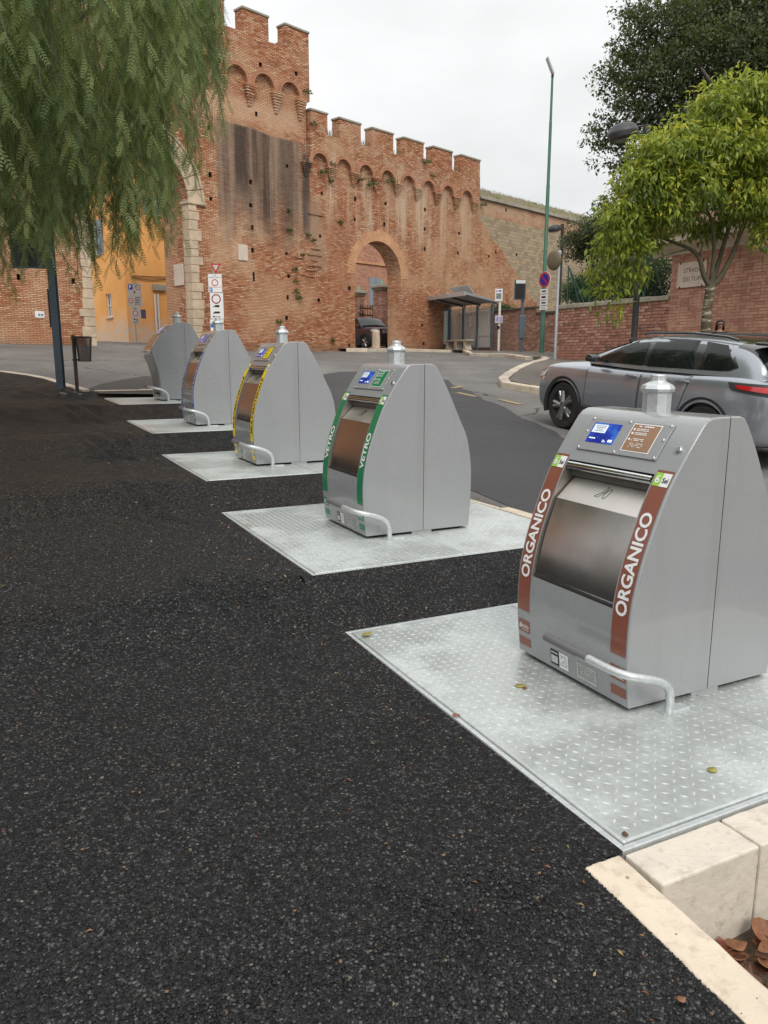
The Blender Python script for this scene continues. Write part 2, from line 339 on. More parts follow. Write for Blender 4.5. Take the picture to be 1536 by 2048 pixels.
def mat_city_wall():
    t = brick_mat('medieval_brick', [(0, (.34, .122, .064)), (.3, (.52, .212, .108)), (.65, (.62, .29, .155)), (.9, (.70, .40, .235)), (1, (.80, .59, .41))],
                  (.27, .125, .07), .21, .054, .011, .03, None, .05)
    q = t.ctx; o, s, c, mid, big = q['o'], q['s'], q['c'], q['mid'], q['big']; x, z = s[0], s[2]
    n1 = t.noise(o, .8, 4, .65); n2 = t.noise(t.map(o, (1.5, 1.5, .16)), 1.0, 5, .65); n3 = t.noise(t.map(o, (4.5, 4.5, .3)), 1.0, 4, .6)
    # lime-washed pale zones
    c = t.mix(t.m('MULTIPLY', t.rng(big, .46, .58), .6), c, t.mix(q['fac'], (.76, .50, .32), (.36, .19, .11)))
    c = t.mix(t.m('MULTIPLY', t.rng(t.noise(o, 2.1, 5, .72), .56, .62), .62), c, t.mix(q['fac'], (.72, .52, .36), (.40, .25, .16)))
    c = t.mix(t.m('MULTIPLY', t.rng(n2, .60, .70), .5), c, (.17, .095, .065))
    c = t.mix(t.m('MULTIPLY', t.rng(n1, .56, .72), .5), c, (.40, .15, .075))
    ps = t.m('MULTIPLY', t.m('MULTIPLY', smask(t, x, 22.3, 32.5, .5), smask(t, z, 6.4, 9.4, 1.0)), t.rng(n2, .47, .62)); c = t.mix(t.m('MULTIPLY', ps, .8), c, (.70, .54, .385))
    pl = t.m('MULTIPLY', t.m('MULTIPLY', smask(t, x, 29.5, 38.0, 1.5), smask(t, z, 1.0, 8.5, .8)), t.rng(n1, .40, .62)); c = t.mix(t.m('MULTIPLY', pl, .38), c, (.66, .44, .26))
    pl2 = t.m('MULTIPLY', t.m('MULTIPLY', smask(t, x, 16.9, 19.5, .4), smask(t, z, 4.7, 6.6, .6)), t.rng(n1, .42, .6)); c = t.mix(t.m('MULTIPLY', pl2, .55), c, (.72, .52, .33))
    pl3 = t.m('MULTIPLY', smask(t, z, 9.95, 10.7, .15), smask(t, x, 17.0, 21.4, .3)); c = t.mix(t.m('MULTIPLY', pl3, .4), c, (.74, .50, .34))
    rd = t.m('MULTIPLY', smask(t, z, 1.5, 4.2, 1.0), t.rng(n1, .42, .62)); c = t.mix(t.m('MULTIPLY', rd, .3), c, (.36, .125, .065))
    rd2 = t.m('MULTIPLY', smask(t, x, 22.6, 24.3, .4), t.m('MULTIPLY', smask(t, z, 4.0, 7.4, .6), t.rng(n2, .4, .6))); c = t.mix(t.m('MULTIPLY', rd2, .5), c, (.36, .115, .055))
    # black weathering below the tower's machicolation
    top = t.m('SUBTRACT', 9.85, t.m('MULTIPLY', t.m('SUBTRACT', x, 17.4), .05)); dz = t.m('SUBTRACT', top, t.m('ADD', z, t.m('MULTIPLY', t.m('SUBTRACT', n1, .5), .25)))
    zone = t.m('MULTIPLY', smask(t, x, 17.35, 21.3, .12), t.rng(dz, 0, .08, 0, 1))
    fade = t.rng(z, 3.2, 8.8, 0, 1, True); st = t.rng(t.m('ADD', n2, t.m('MULTIPLY', t.m('SUBTRACT', fade, .5), .75)), .36, .74)
    gr = t.m('MULTIPLY', zone, t.m('MULTIPLY', st, .72)); c = t.mix(gr, c, t.mix(t.rng(n3, .35, .6), (.12, .098, .082), (.30, .245, .19)))
    for (a, b, zl, k) in ((18.15, 18.75, 6.6, .8), (18.95, 19.25, 6.9, .72), (19.35, 19.75, 5.6, .8), (20.25, 20.9, 5.2, .5)):
        d = t.m('MULTIPLY', t.m('MULTIPLY', smask(t, t.m('ADD', x, t.m('MULTIPLY', t.m('SUBTRACT', n3, .5), .35)), a, b, .1), t.rng(dz, 0, .1)), t.rng(z, zl, zl+1.6, 0, 1, True))
        d = t.m('MULTIPLY', d, t.rng(n3, .3, .5)); c = t.mix(t.m('MULTIPLY', d, k), c, (.045, .034, .030))
    d = t.m('MULTIPLY', smask(t, t.m('ADD', x, t.m('MULTIPLY', t.m('SUBTRACT', n3, .5), .2)), 21.35, 21.75, .09), smask(t, z, 6.3, 9.4, .5)); c = t.mix(t.m('MULTIPLY', d, .85), c, (.06, .058, .06))
    d = t.m('MULTIPLY', smask(t, x, 21.6, 22.5, .2), t.m('MULTIPLY', smask(t, z, 4.9, 7.6, .4), t.rng(n1, .4, .55))); c = t.mix(t.m('MULTIPLY', d, .5), c, (.34, .25, .18))
    # darker brown band at the foot
    d = t.m('MULTIPLY', t.rng(t.m('ADD', z, t.m('MULTIPLY', n1, .5)), 2.35, 2.0), .45); c = t.mix(d, c, (.17, .13, .085))
    # tufa blocks to the right
    bc, bf = t.brick(t.comb(t.m('ADD', x, t.m('MULTIPLY', t.noise(o, 1.7, 4, .7), .5)), t.m('ADD', z, t.m('MULTIPLY', t.noise(o, 2.3, 4, .7), .22)), 0.0), .34, .16, .02, .8)
    stone = t.ramp(t.m('ADD', t.sep(bc)[0], t.m('MULTIPLY', t.m('SUBTRACT', mid, .5), .8)), [(0, (.36, .28, .19)), (.5, (.47, .375, .26)), (.85, (.53, .42, .285)), (1, (.58, .40, .23))])
    stone = t.mix(bf, stone, (.30, .24, .17))
    nz = t.m('MULTIPLY', t.m('SUBTRACT', n1, .5), 1.2)
    line = t.m('SUBTRACT', z, t.m('SUBTRACT', 8.1, t.m('MULTIPLY', t.m('SUBTRACT', x, 33.2), .68)))
    mk = t.m('MULTIPLY', t.m('MULTIPLY', t.rng(t.m('ADD', line, nz), 0, .12), t.rng(t.m('ADD', z, t.m('MULTIPLY', nz, .25)), 8.55, 8.45)), t.rng(x, 32.7, 33.0))
    c = t.mix(mk, c, stone)
    pw = t.m('MULTIPLY', t.rng(z, 8.5, 8.7), t.rng(x, 33.0, 33.1)); c = t.mix(t.m('MULTIPLY', t.m('MULTIPLY', pw, t.rng(n1, .38, .5)), .7), c, (.60, .42, .285))
    t.set('Base Color', c); return t.mat
def mat_plaster(name, col, col2, dark):
    t = NT(name); o = t.coord(); s = t.sep(o); a = t.noise(o, .7, 5, .6); b = t.noise(o, 3, 5, .65)
    c = t.mix(t.rng(a, .35, .65), col, col2); low = t.m('ADD', s[2], t.m('MULTIPLY', a, 2.6))
    c = t.mix(t.m('MULTIPLY', t.rng(low, 5.0, 3.9), t.rng(b, .35, .55)), c, (.62, .52, .43)); c = t.mix(t.m('MULTIPLY', t.rng(b, .58, .72), .35), c, dark)
    t.set('Base Color', c); t.set('Roughness', .9); t.set('Specular IOR Level', .2); t.bump(t.noise(o, 25, 4), .006); return t.mat
M = {}
M['path'] = mat_asphalt_path()
M['road'] = mat_road('old_asphalt', (.142, .135, .128), (.195, .186, .176))
M['patch'] = mat_road('newer_asphalt', (.052, .051, .054), (.064, .063, .066), False)
M['pave'] = mat_road('pavement_asphalt', (.155, .138, .118), (.185, .168, .145))
M['kerb'] = mat_stone('travertine', (.62, .53, .42))
M['kerb2'] = mat_stone('weathered_travertine', (.50, .44, .36), .25)
M['block'] = mat_stone('pale_stone', (.60, .54, .46))
M['wall'] = mat_city_wall()
M['quoin'] = mat_stone('cream_limestone', (.58, .46, .33), .28, .85, (.36, .26, .17), .014)
M['cap'] = mat_stone('lichen_stone', (.36, .335, .27), .25, .9, (.18, .17, .12), .012)
M['vous'] = mat_stone('voussoir_brick', (.60, .33, .18), .25, .9, (.42, .19, .095), .008)
M['orange'] = mat_plaster('orange_plaster', (.88, .46, .17), (.80, .385, .125), (.60, .27, .08))
M['plaque'] = mat_stone('marble_plaque', (.66, .56, .47), .1)
M['rwall'] = brick_mat('garden_brick', [(0, (.23, .11, .085)), (.4, (.37, .185, .138)), (.75, (.45, .245, .185)), (1, (.56, .38, .29))], (.40, .28, .21), .22, .066, .010, .012, ((.42, .27, .20), .5), .02).mat
M['pink'] = brick_mat('pink_brick', [(0, (.38, .16, .105)), (.5, (.50, .24, .16)), (1, (.60, .33, .22))], (.52, .33, .24), .25, .07, .010, .004, ((.55, .32, .23), .5), .008).mat
M['brick'] = simple('single_brick', (.41, .21, .155), .9, var=.3, nscale=2.6, bump=.006, bscale=40, spec=.2)
M['brick2'] = simple('pale_brick', (.50, .30, .22), .9, var=.3, nscale=2.6, bump=.006, bscale=40, spec=.2)
M['brick3'] = simple('dark_brick', (.29, .15, .115), .9, var=.3, nscale=2.6, bump=.006, bscale=40, spec=.2)
M['lbrick'] = simple('lodge_brick', (.53, .305, .22), .9, var=.25, nscale=1.6, bump=.004, bscale=40, spec=.2)
M['lbrick2'] = simple('lodge_brick_red', (.45, .225, .165), .9, var=.25, nscale=1.6, bump=.004, bscale=40, spec=.2)
M['mortar'] = simple('lime_mortar', (.50, .36, .265), .95, var=.3, nscale=3, bump=.008, bscale=50, spec=.15)
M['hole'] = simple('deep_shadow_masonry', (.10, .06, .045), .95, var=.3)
M['soil'] = mat_road('garden_soil', (.075, .05, .033), (.11, .078, .048), False)
def galv(name, col, met, rough, patch=True):
    t = NT(name); p = t.pos(); a = t.noise(p, 1.7, 4, .6); b = t.noise(p, 9, 4, .6); sp_ = t.voro(p, 70, out='Color')
    g = t.rng(t.sep(sp_)[0], 0, 1, .9, 1.08); c = t.mix(1.0, col, t.comb(g, g, g), 'MULTIPLY')
    if patch:
        wet = t.rng(t.m('ADD', a, t.m('MULTIPLY', b, .16)), .50, .66); c = t.mix(t.m('MULTIPLY', wet, .36), c, (col[0]*.60, col[1]*.60, col[2]*.58))
        t.set('Roughness', t.rng(wet, 0, 1, rough+.12, rough-.22))
        c = t.mix(t.m('MULTIPLY', t.rng(b, .66, .78), .35), c, (.38, .32, .22))
    else: t.set('Roughness', rough)
    t.set('Base Color', c); t.set('Metallic', met); return t.mat
M['plate'] = galv('tread_plate', (.585, .62, .605), .5, .5)
M['galv'] = galv('galvanised_steel', (.60, .63, .63), .6, .42, False)
M['dark'] = simple('black_gap', (.012, .012, .012), .8)

# ================================================================ ground
def grid_sheet(name, us, es, zf, mat, kind='structure', skip=None):
    V = []; F = []; n = len(es)
    for a in us:
        for b in es: V.append(ue(a, b, 0)[:2])
    UU, EE = np.meshgrid(np.array(us, float), np.array(es, float), indexing='ij'); Z = zf(UU, EE).ravel()
    V = [(v[0], v[1], z) for v, z in zip(V, Z)]
    for i in range(len(us)-1):
        for j in range(n-1):
            if skip and skip((us[i]+us[i+1])/2, (es[j]+es[j+1])/2): continue
            F.append((i*n+j, (i+1)*n+j, (i+1)*n+j+1, i*n+j+1))
    mb = MB(); mb.v = V; mb.f = F; mb.m = [0]*len(F)
    o = mb.build(name, mat, smooth=True, sharp=None); 
    # faces must look up
    me = o.data
    if me.polygons[0].normal.z < 0: me.flip_normals()
    return tag(o, kind=kind)
far = [-900, -400, -150, -60, -30]
us = far+list(np.arange(-16, 13.2, 1.0))+[13.45, 13.7]+list(np.arange(14, 46, .5))+list(np.arange(46, 62, 2.0))+[70, 120, 300, 900]
es = [-900, -300, -100, -40]+list(np.arange(-24, 3.2, .75))+[3.4, 3.66]+list(np.arange(4, 30, .5))+list(np.arange(30, 42, 2))+[60, 150, 400, 900]
def zground(u_, e_):
    z = zg_np(u_, e_); low = (e_ < 3.5) & (u_ < 13.5)
    return np.where(low, z-.75, z)
grid_sheet('road', us, es, zground, M['road'])
UF = [(-24, 25), (-6, 20.0), (-2, 18.4), (.036, 17.13), (.703, 16.08), (.9, 15.4), (1.02, 14.6), (1.236, 13.75), (1.5, 13.75)]
def ufar(e):
    return float(np.interp(e, [p[0] for p in UF], [p[1] for p in UF]))
mb = MB()
eL = list(np.arange(-24, -3, 1.0))+list(np.arange(-3, 1.2, .2))+[1.236, 1.37, 1.455]
nU = 120
for e_ in eL:
    f_ = ufar(e_)-.01
    for k in range(nU+1):
        u_ = -7+(f_+7)*k/nU
        mb.v.append(tuple(ue(u_, e_, zpath(u_, e_)+.012)))
for i in range(len(eL)-1):
    for k in range(nU):
        a = i*(nU+1)+k; mb.f.append((a, a+nU+1, a+nU+2, a+1)); mb.m.append(0)
gaps = [(PU[i]+PL, PU[i+1]) for i in range(4)]
def strip(u0, u1, e0, e1, n=6, k=10):
    b = len(mb.v)
    for i in range(k+1):
        for j in range(n+1):
            u_ = u0+(u1-u0)*j/n; e_ = e0+(e1-e0)*i/k; mb.v.append(tuple(ue(u_, e_, zpath(u_, max(e_, 1.35))+.012 - .01*math.sin(math.pi*j/n))))
    for i in range(k):
        for j in range(n):
            a = b+i*(n+1)+j; mb.f.append((a, a+n+1, a+n+2, a+1)); mb.m.append(0)
for g0, g1 in gaps: strip(g0, g1, 1.455, 3.62)
for i in range(5): strip(PU[i], PU[i]+PL, 1.455, PE0, 8, 1)
o = mb.build('path', M['path'], smooth=True, sharp=None); tag(o, kind='structure')
if sum(p.normal.z for p in o.data.polygons) < 0: o.data.flip_normals()
mb = MB()
for i in range(13):
    e_ = 1.44+(3.64-1.44)*i/12
    for j in range(4):
        u_ = PU[4]+PL-.002+(13.79-PU[4]-PL)*j/3; z0 = PZ[4]+.008; z1 = zg(13.8, e_)+.02; mb.v.append(tuple(ue(u_, e_, z0+(z1-z0)*j/3)))
for i in range(12):
    for j in range(3): a = i*4+j; mb.f.append((a, a+4, a+5, a+1)); mb.m.append(0)
o = mb.build('verge', M['soil'], smooth=True, sharp=None); tag(o, kind='structure')
if o.data.polygons[0].normal.z < 0: o.data.flip_normals()
# fresh asphalt patch in the carriageway
mb = MB(); nn_ = 60
edge = [(-7, 4.4), (4, 5.5), (8.16, 6.6), (10.8, 7.5), (15.2, 8.95), (17.5, 9.4)]
for k in range(nn_+1):
    u_ = -7+24.2*k/nn_; w1 = float(np.interp(u_, [p[0] for p in edge], [p[1] for p in edge])); w1 += .05*math.sin(u_*3.1)+.03*math.sin(u_*7)
    w0 = 3.74 if u_ < 13.8 else 3.74+(u_-13.8)*1.05
    for j in range(9):
        e_ = w0+(w1-w0)*j/8; mb.v.append(tuple(ue(u_, e_, zg(u_, e_)+.006)))
for k in range(nn_):
    for j in range(8):
        a = k*9+j; mb.f.append((a, a+9, a+10, a+1)); mb.m.append(0)
o = mb.build('road_patch', M['patch'], smooth=True, sharp=None); tag(o, kind='structure')
if o.data.polygons[0].normal.z < 0: o.data.flip_normals()
# darker patch behind the last platform
mb = MB(); pts = [gp(x, y, .006) for x, y in [(172, 779), (200, 768), (240, 760), (290, 752), (330, 752), (420, 748), (520, 760), (560, 780), (420, 792), (300, 788), (200, 787)]]
c0 = sum(pts, Vector())/len(pts)
ring = [c0+(p-c0)*.5 for p in pts]
for q in ring: q.z = zgw(q)+.006
for q in pts: q.z = zgw(q)+.006
c0.z = zgw(c0)+.006; n = len(pts); mb.v = [tuple(c0)]+[tuple(p) for p in ring]+[tuple(p) for p in pts]
for i in range(n):
    j = (i+1) % n; mb.f += [(0, 1+i, 1+j), (1+i, 1+n+i, 1+n+j, 1+j)]; mb.m += [0, 0]
o = mb.build('road_repair', mat_road('repair_asphalt', (.072, .068, .066), (.085, .08, .076), False), smooth=True, sharp=None); tag(o, kind='structure')
if o.data.polygons[0].normal.z < 0: o.data.flip_normals()
# faded yellow marks in the bay
for i, (p0, p1) in enumerate([((915, 786), (952, 794)), ((1000, 800), (1042, 810)), ((905, 777), (925, 773))]):
    a, b = gp(*p0), gp(*p1); d = (b-a); d.z = 0; d.normalize(); q = Vector((-d.y, d.x, 0))*.06; mb = MB(); V_ = [a-q, b-q, b+q, a+q]
    V_ = [(v.x, v.y, zgw(v)+.011) for v in V_]; mb.add(V_, [(0, 1, 2, 3)])
    o = mb.build('road_marking', simple('worn_yellow_paint%d' % i, (.34, .26, .13), .8, var=.5, nscale=14)); tag(o, kind='structure')
    if o.data.polygons[0].normal.z < 0: o.data.flip_normals()

# ---------------------------------------------------------------- kerbs made of single stones
def kerb(name, poly, width, top, drop, step, mat, zf, label=None, side=0.0, bevel=.012, jitter=.004, chip=0.0):
    root = empty(name); tag(root, kind='structure')
    P = [Vector((p[0], p[1])) for p in poly]; L = [0]
    for a, b in zip(P, P[1:]): L.append(L[-1]+(b-a).length)
    def at(t):
        t = max(0, min(L[-1], t))
        for i in range(len(P)-1):
            if t <= L[i+1]+1e-9: return P[i].lerp(P[i+1], (t-L[i])/max(1e-9, L[i+1]-L[i]))
        return P[-1]
    def nor(t):
        d = at(t+.05)-at(t-.05); d.normalize(); return Vector((-d.y, d.x))
    t = 0
    while t < L[-1]-.05:
        s_ = step*random.uniform(.85, 1.15); t1 = min(L[-1], t+s_)
        if L[-1]-t1 < .15: t1 = L[-1]
        a, b = t+.004, t1-.004; mb = MB(); V = []; dz = random.uniform(-jitter, jitter)
        for q in (a, b):
            c = at(q); n_ = nor(q)
            for k in (-width/2+side, width/2+side):
                g = c+n_*k; z = zf(g.x, g.y)
                V.append(ue(g.x, g.y, z+top+dz)); V.append(ue(g.x, g.y, z-drop))
        mb.add(V, [(0, 2, 6, 4), (1, 5, 7, 3), (0, 4, 5, 1), (2, 3, 7, 6), (0, 1, 3, 2), (4, 6, 7, 5)])
        m_ = mat if not isinstance(mat, list) else random.choice(mat)
        o = mb.build('kerb_stone', m_, root, bevel=bevel); t = t1
        if chip and at(a).x > -1.2:
            sb = o.modifiers.new('s', 'SUBSURF'); sb.subdivision_type = 'SIMPLE'; sb.levels = sb.render_levels = 4
            for sc, st in ((.05, chip), (.012, chip*.45)):
                tx = bpy.data.textures.new('chip', 'CLOUDS'); tx.noise_scale = sc; d_ = o.modifiers.new('d', 'DISPLACE'); d_.texture = tx; d_.texture_coords = 'GLOBAL'; d_.strength = st; d_.mid_level = .55
    return root
zp = lambda u, e: zpath(u, max(min(e, 1.5), -24))
kerb('kerb', [(17.9, -1.2), (17.13, .036), (16.08, .70), (15.4, .9), (14.6, 1.05), (13.82, 1.28)], .15, .05, .2, .8, M['kerb'], lambda u, e: zg(u, e))
kerb('kerb', [(13.83, 1.42), (13.83, 3.7)], .10, .03, .2, .8, M['kerb'], lambda u, e: zg(u, e))
kerb('kerb', [(1.47, 3.685), (13.75, 3.685)], .12, .014, .3, .75, M['kerb'], lambda u, e: stair(u))
kerb('kerb', [(1.49, 1.432), (-5, 1.432)], .13, .018, .4, 1.05, M['kerb'], lambda u, e: .076*(u-1.495), bevel=.008, chip=.008)
kerb('kerb', [(1.412, 1.515), (1.412, 3.74)], .15, .006, .36, .40, M['block'], lambda u, e: 0.0, bevel=.007, jitter=.002, chip=.004)
# right-hand pavement with its bay
KP = [(-14, 9.4), (0, 9.4), (8, 9.4), (12.2, 9.42), (13.05, 9.3), (13.6, 9.42), (13.95, 9.75)]
KP += [to_ue(gp(*p)) for p in [(1030, 748), (1055, 736), (1085, 728)]]
tip = to_ue(gp(1094, 724)); KP += [tip]+[to_ue(gp(*p)) for p in [(1086, 720), (1066, 721), (1045, 720), (1018, 714), (985, 713), (940, 712)]]
KP += [to_ue(Vector((W*s+NV*(DW-d)))) for s, d in [(29.2, 2.2), (27.6, 1.3), (24.0, 1.1), (23.2, .5)]]
kerb('kerb', KP, .22, .13, .15, .8, [M['kerb'], M['kerb2']], zg, bevel=.02, jitter=.01)
right = [(-14, 15.6), (0, 15.6), (8, 15.6), (12.2, 15.6), (13.05, 15.6), (13.6, 15.6), (14.5, 15.6), (16.5, 15.6), (17.5, 15.6), (18.6, 15.6), (19.4, 15.6), (21, 17), (22.5, 19.4), (24, 21), (26, 21.0), (28, 21.0), (31, 21.0)]
n = len(KP)
while len(right) < n: right.append(to_ue(W*(28.6-(len(right)-17)*1.8)+NV*(DW+.2)))
mb = MB(); K = 14
dens = []
for i in range(n-1):
    m_ = 6 if i < 4 else 3
    for k in range(m_): dens.append((Vector(KP[i]).lerp(Vector(KP[i+1]), k/m_), Vector(right[i]).lerp(Vector(right[i+1]), k/m_)))
dens.append((Vector(KP[-1]), Vector(right[n-1])))
for a, b in dens:
    for k in range(K+1):
        q = a.lerp(b, .04+.96*k/K); mb.v.append(tuple(ue(q.x, q.y, zg(q.x, q.y)+.122)))
for i in range(len(dens)-1):
    for k in range(K):
        a = i*(K+1)+k; mb.f.append((a, a+K+1, a+K+2, a+1)); mb.m.append(0)
o = mb.build('pavement', M['pave'], smooth=True, sharp=None); tag(o, kind='structure')
if sum(p.normal.z for p in o.data.polygons) < 0: o.data.flip_normals()
# planting bed in front of the first platform
grid_sheet('planting_bed', list(np.arange(-5, 1.4, .1))+[1.40], list(np.arange(1.50, 3.75, .1)), lambda a, b: -.275+.076*np.minimum(a-1.4, 0)+.02*np.sin(a*9)*np.cos(b*8), M['soil'])

# ================================================================ platforms
LOZ = None
def make_platform(i, label):
    global LOZ
    root = empty('steel_platform', ue(PU[i], PE0, PZ[i]), SA, label, 'platform', 'chequer plate platforms under the waste turrets')
    D = PE1-PE0; mb = MB()
    for a, b in (((0, 0), (D, .022)), ((0, PL-.022), (D, PL)), ((0, .0225), (.022, PL-.0225)), ((D-.022, .0225), (D, PL-.0225))):
        mb.box((a[0], a[1], -.10), (b[0], b[1], .012))
    mb.build('frame', M['galv'], root, bevel=.003)
    for x0, x1 in ((.027, D/2-.002), (D/2+.002, D-.027)):
        mb = MB(); mb.box((x0, .027, -.05), (x1, PL-.027, .016)); mb.build('cover_plate', M['plate'], root, bevel=.008, seg=3)
    if LOZ is None:
        V = []; F = []; p = .043
        nx, ny = int((D-.1)/p), int((PL-.1)/p)
        for a in range(nx):
            for b in range(ny):
                cx, cy = .06+p*a+p/2, .06+p*b+p/2
                if abs(cx-D/2) < .02: continue
                an = rad(45) if (a+b) % 2 else rad(-45); c, s = math.cos(an), math.sin(an); l, w_, h = .0165, .0052, .0026
                k = len(V)
                for (q, r, z) in ((-l, 0, 0), (0, -w_, 0), (l, 0, 0), (0, w_, 0), (-l*.45, 0, h), (l*.45, 0, h)):
                    V.append((cx+q*c-r*s, cy+q*s+r*c, .016+z))
                F += [(k, k+1, k+4), (k+1, k+5, k+4), (k+1, k+2, k+5), (k+2, k+3, k+5), (k+3, k+4, k+5), (k+3, k, k+4)]
        LOZ = np_mesh('tread_lozenges', V, F, galv('lozenge_crest', (.62, .65, .64), .5, .42, False), smooth=False)
    o = bpy.data.objects.new('tread_pattern', LOZ); link(o, root); tag(o, kind='stuff')
    return root
for i, t_ in enumerate(['chequer plate platform under the brown striped turret', 'chequer plate platform under the green striped turret', 'chequer plate platform under the yellow striped turret',
                        'chequer plate platform under the blue striped turret', 'chequer plate platform under the turret with the bulging mouth']): make_platform(i, t_)
# ================================================================ waste turrets
def mat_paint():
    t = NT('grey_turret_paint'); o = t.coord(); a = t.noise(o, 3, 3); v = t.voro(o, 55); n_ = t.noise(o, 7, 2)
    sz = t.rng(t.sep(t.voro(o, 55, out='Color'))[0], 0, 1, .02, .16); dr = t.m('MULTIPLY', t.m('LESS_THAN', v, sz), t.rng(n_, .5, .6))
    stn = t.noise(t.map(o, (9, 9, .7)), 1.0, 5, .7); smr = t.noise(o, 2.2, 5, .7)
    c = t.mix(t.m('MULTIPLY', dr, .45), t.mix(t.m('MULTIPLY', t.rng(stn, .52, .75), .22), t.mix(a, (.275, .284, .292), (.30, .308, .315)), (.20, .19, .175)), (.8, .82, .85)); t.set('Base Color', c)
    t.set('Roughness', t.rng(smr, .3, .7, .20, .42)); t.set('Coat Weight', .6); t.set('Coat Roughness', .06)
    t.bump(t.m('MULTIPLY', dr, t.m('SUBTRACT', .2, v)), .02); return t.mat
def mat_steel(name, col, rough, axis):
    t = NT(name); o = t.coord(); a = t.noise(t.map(o, axis), 1.0, 4, .7); b = t.noise(o, 4, 4)
    g = t.rng(a, .3, .7, .93, 1.05); c = t.mix(1.0, col, t.comb(g, g, g), 'MULTIPLY'); t.set('Base Color', c); t.set('Metallic', 1.0)
    t.set('Roughness', t.rng(b, .3, .7, rough-.05, rough+.06)); return t.mat
M['paint'] = mat_paint()
M['steel'] = mat_steel('brushed_stainless', (.475, .468, .46), .19, (2, 220, 2))
M['tray'] = mat_steel('satin_stainless', (.80, .76, .72), .42, (3, 260, 2))
M['chrome'] = simple('polished_steel', (.72, .72, .72), .12, 1.0, var=.05)
M['white'] = simple('white_print', (.80, .80, .80), .4, var=.04)
M['black'] = simple('black_print', (.015, .015, .016), .45, var=.1)
M['brown'] = simple('brown_film', (.235, .078, .048), .34, coat=.3, var=.05)
M['green'] = simple('green_film', (.006, .20, .075), .34, coat=.3, var=.05)
M['yellow'] = simple('yellow_film', (.95, .70, .008), .34, coat=.3, var=.05)
M['blue'] = simple('blue_film', (.022, .11, .46), .34, coat=.3, var=.05)
M['greyfilm'] = simple('pale_grey_film', (.50, .51, .52), .4, var=.05)
M['lime'] = simple('lime_print', (.30, .58, .07), .4, var=.05)
M['tan'] = simple('label_brown', (.30, .17, .10), .35, var=.05)
M['silver'] = simple('silver_label', (.50, .50, .50), .35, .3, var=.1, nscale=40)
M['innerdark'] = simple('chute_inside', (.20, .185, .165), .5, .6)
def mat_screen(name='lcd_screen'):
    t = NT(name); o = t.coord(); a = t.noise(o, 9, 2); v = t.voro(o, 60)
    c = t.ramp(a, [(.35, (.012, .02, .30)), (.5, (.02, .06, .55)), (.62, (.06, .22, .80))]); c = t.mix(t.m('LESS_THAN', v, .12), c, (.3, .5, .9))
    t.set('Base Color', (.01, .02, .1)); t.set('Roughness', .1); t.set('Emission Color', c); t.set('Emission Strength', .55); return t.mat
M['screen'] = mat_screen()
def mat_glow(name, col, s=.55):
    t = NT(name); t.set('Base Color', col); t.set('Emission Color', col); t.set('Emission Strength', s); t.set('Roughness', .15); return t.mat
M['scrlight'] = mat_glow('lcd_text_field', (.55, .62, .68), .5)
M['scrwhite'] = mat_glow('lcd_white', (.8, .85, .9), .5)
def catmull(P, n=6):
    P = [np.array(p, float) for p in P]; out = []
    for i in range(len(P)-1):
        p0 = P[max(0, i-1)]; p1 = P[i]; p2 = P[i+1]; p3 = P[min(len(P)-1, i+2)]
        for k in range(n):
            t = k/n; out.append(.5*((2*p1)+(-p0+p2)*t+(2*p0-5*p1+4*p2-p3)*t*t+(-p0+3*p1-3*p2+p3)*t**3))
    out.append(P[-1]); return [tuple(q) for q in out]
HW = .37
FRONT = catmull([(-.416, .02), (-.427, .11), (-.437, .21), (-.440, .31), (-.437, .39), (-.428, .47), (-.398, .60), (-.348, .745), (-.303, .856), (-.257, .946), (-.183, 1.060)], 5)+[(-.122, 1.145), (-.098, 1.168), (-.068, 1.179), (-.03, 1.181)]
FRONTB = catmull([(-.365, .02), (-.37, .17), (-.382, .36), (-.415, .51), (-.462, .66), (-.475, .735), (-.448, .82), (-.345, .965), (-.215, 1.09)], 6)+[(-.155, 1.14), (-.115, 1.168), (-.08, 1.179), (-.05, 1.181)]
BACK = [(.085, 1.181), (.112, 1.172)]+catmull([(.138, 1.14), (.195, 1.045), (.255, .928), (.317, .80), (.384, .657), (.419, .474), (.424, .3), (.421, .2), (.409, .02)], 5)
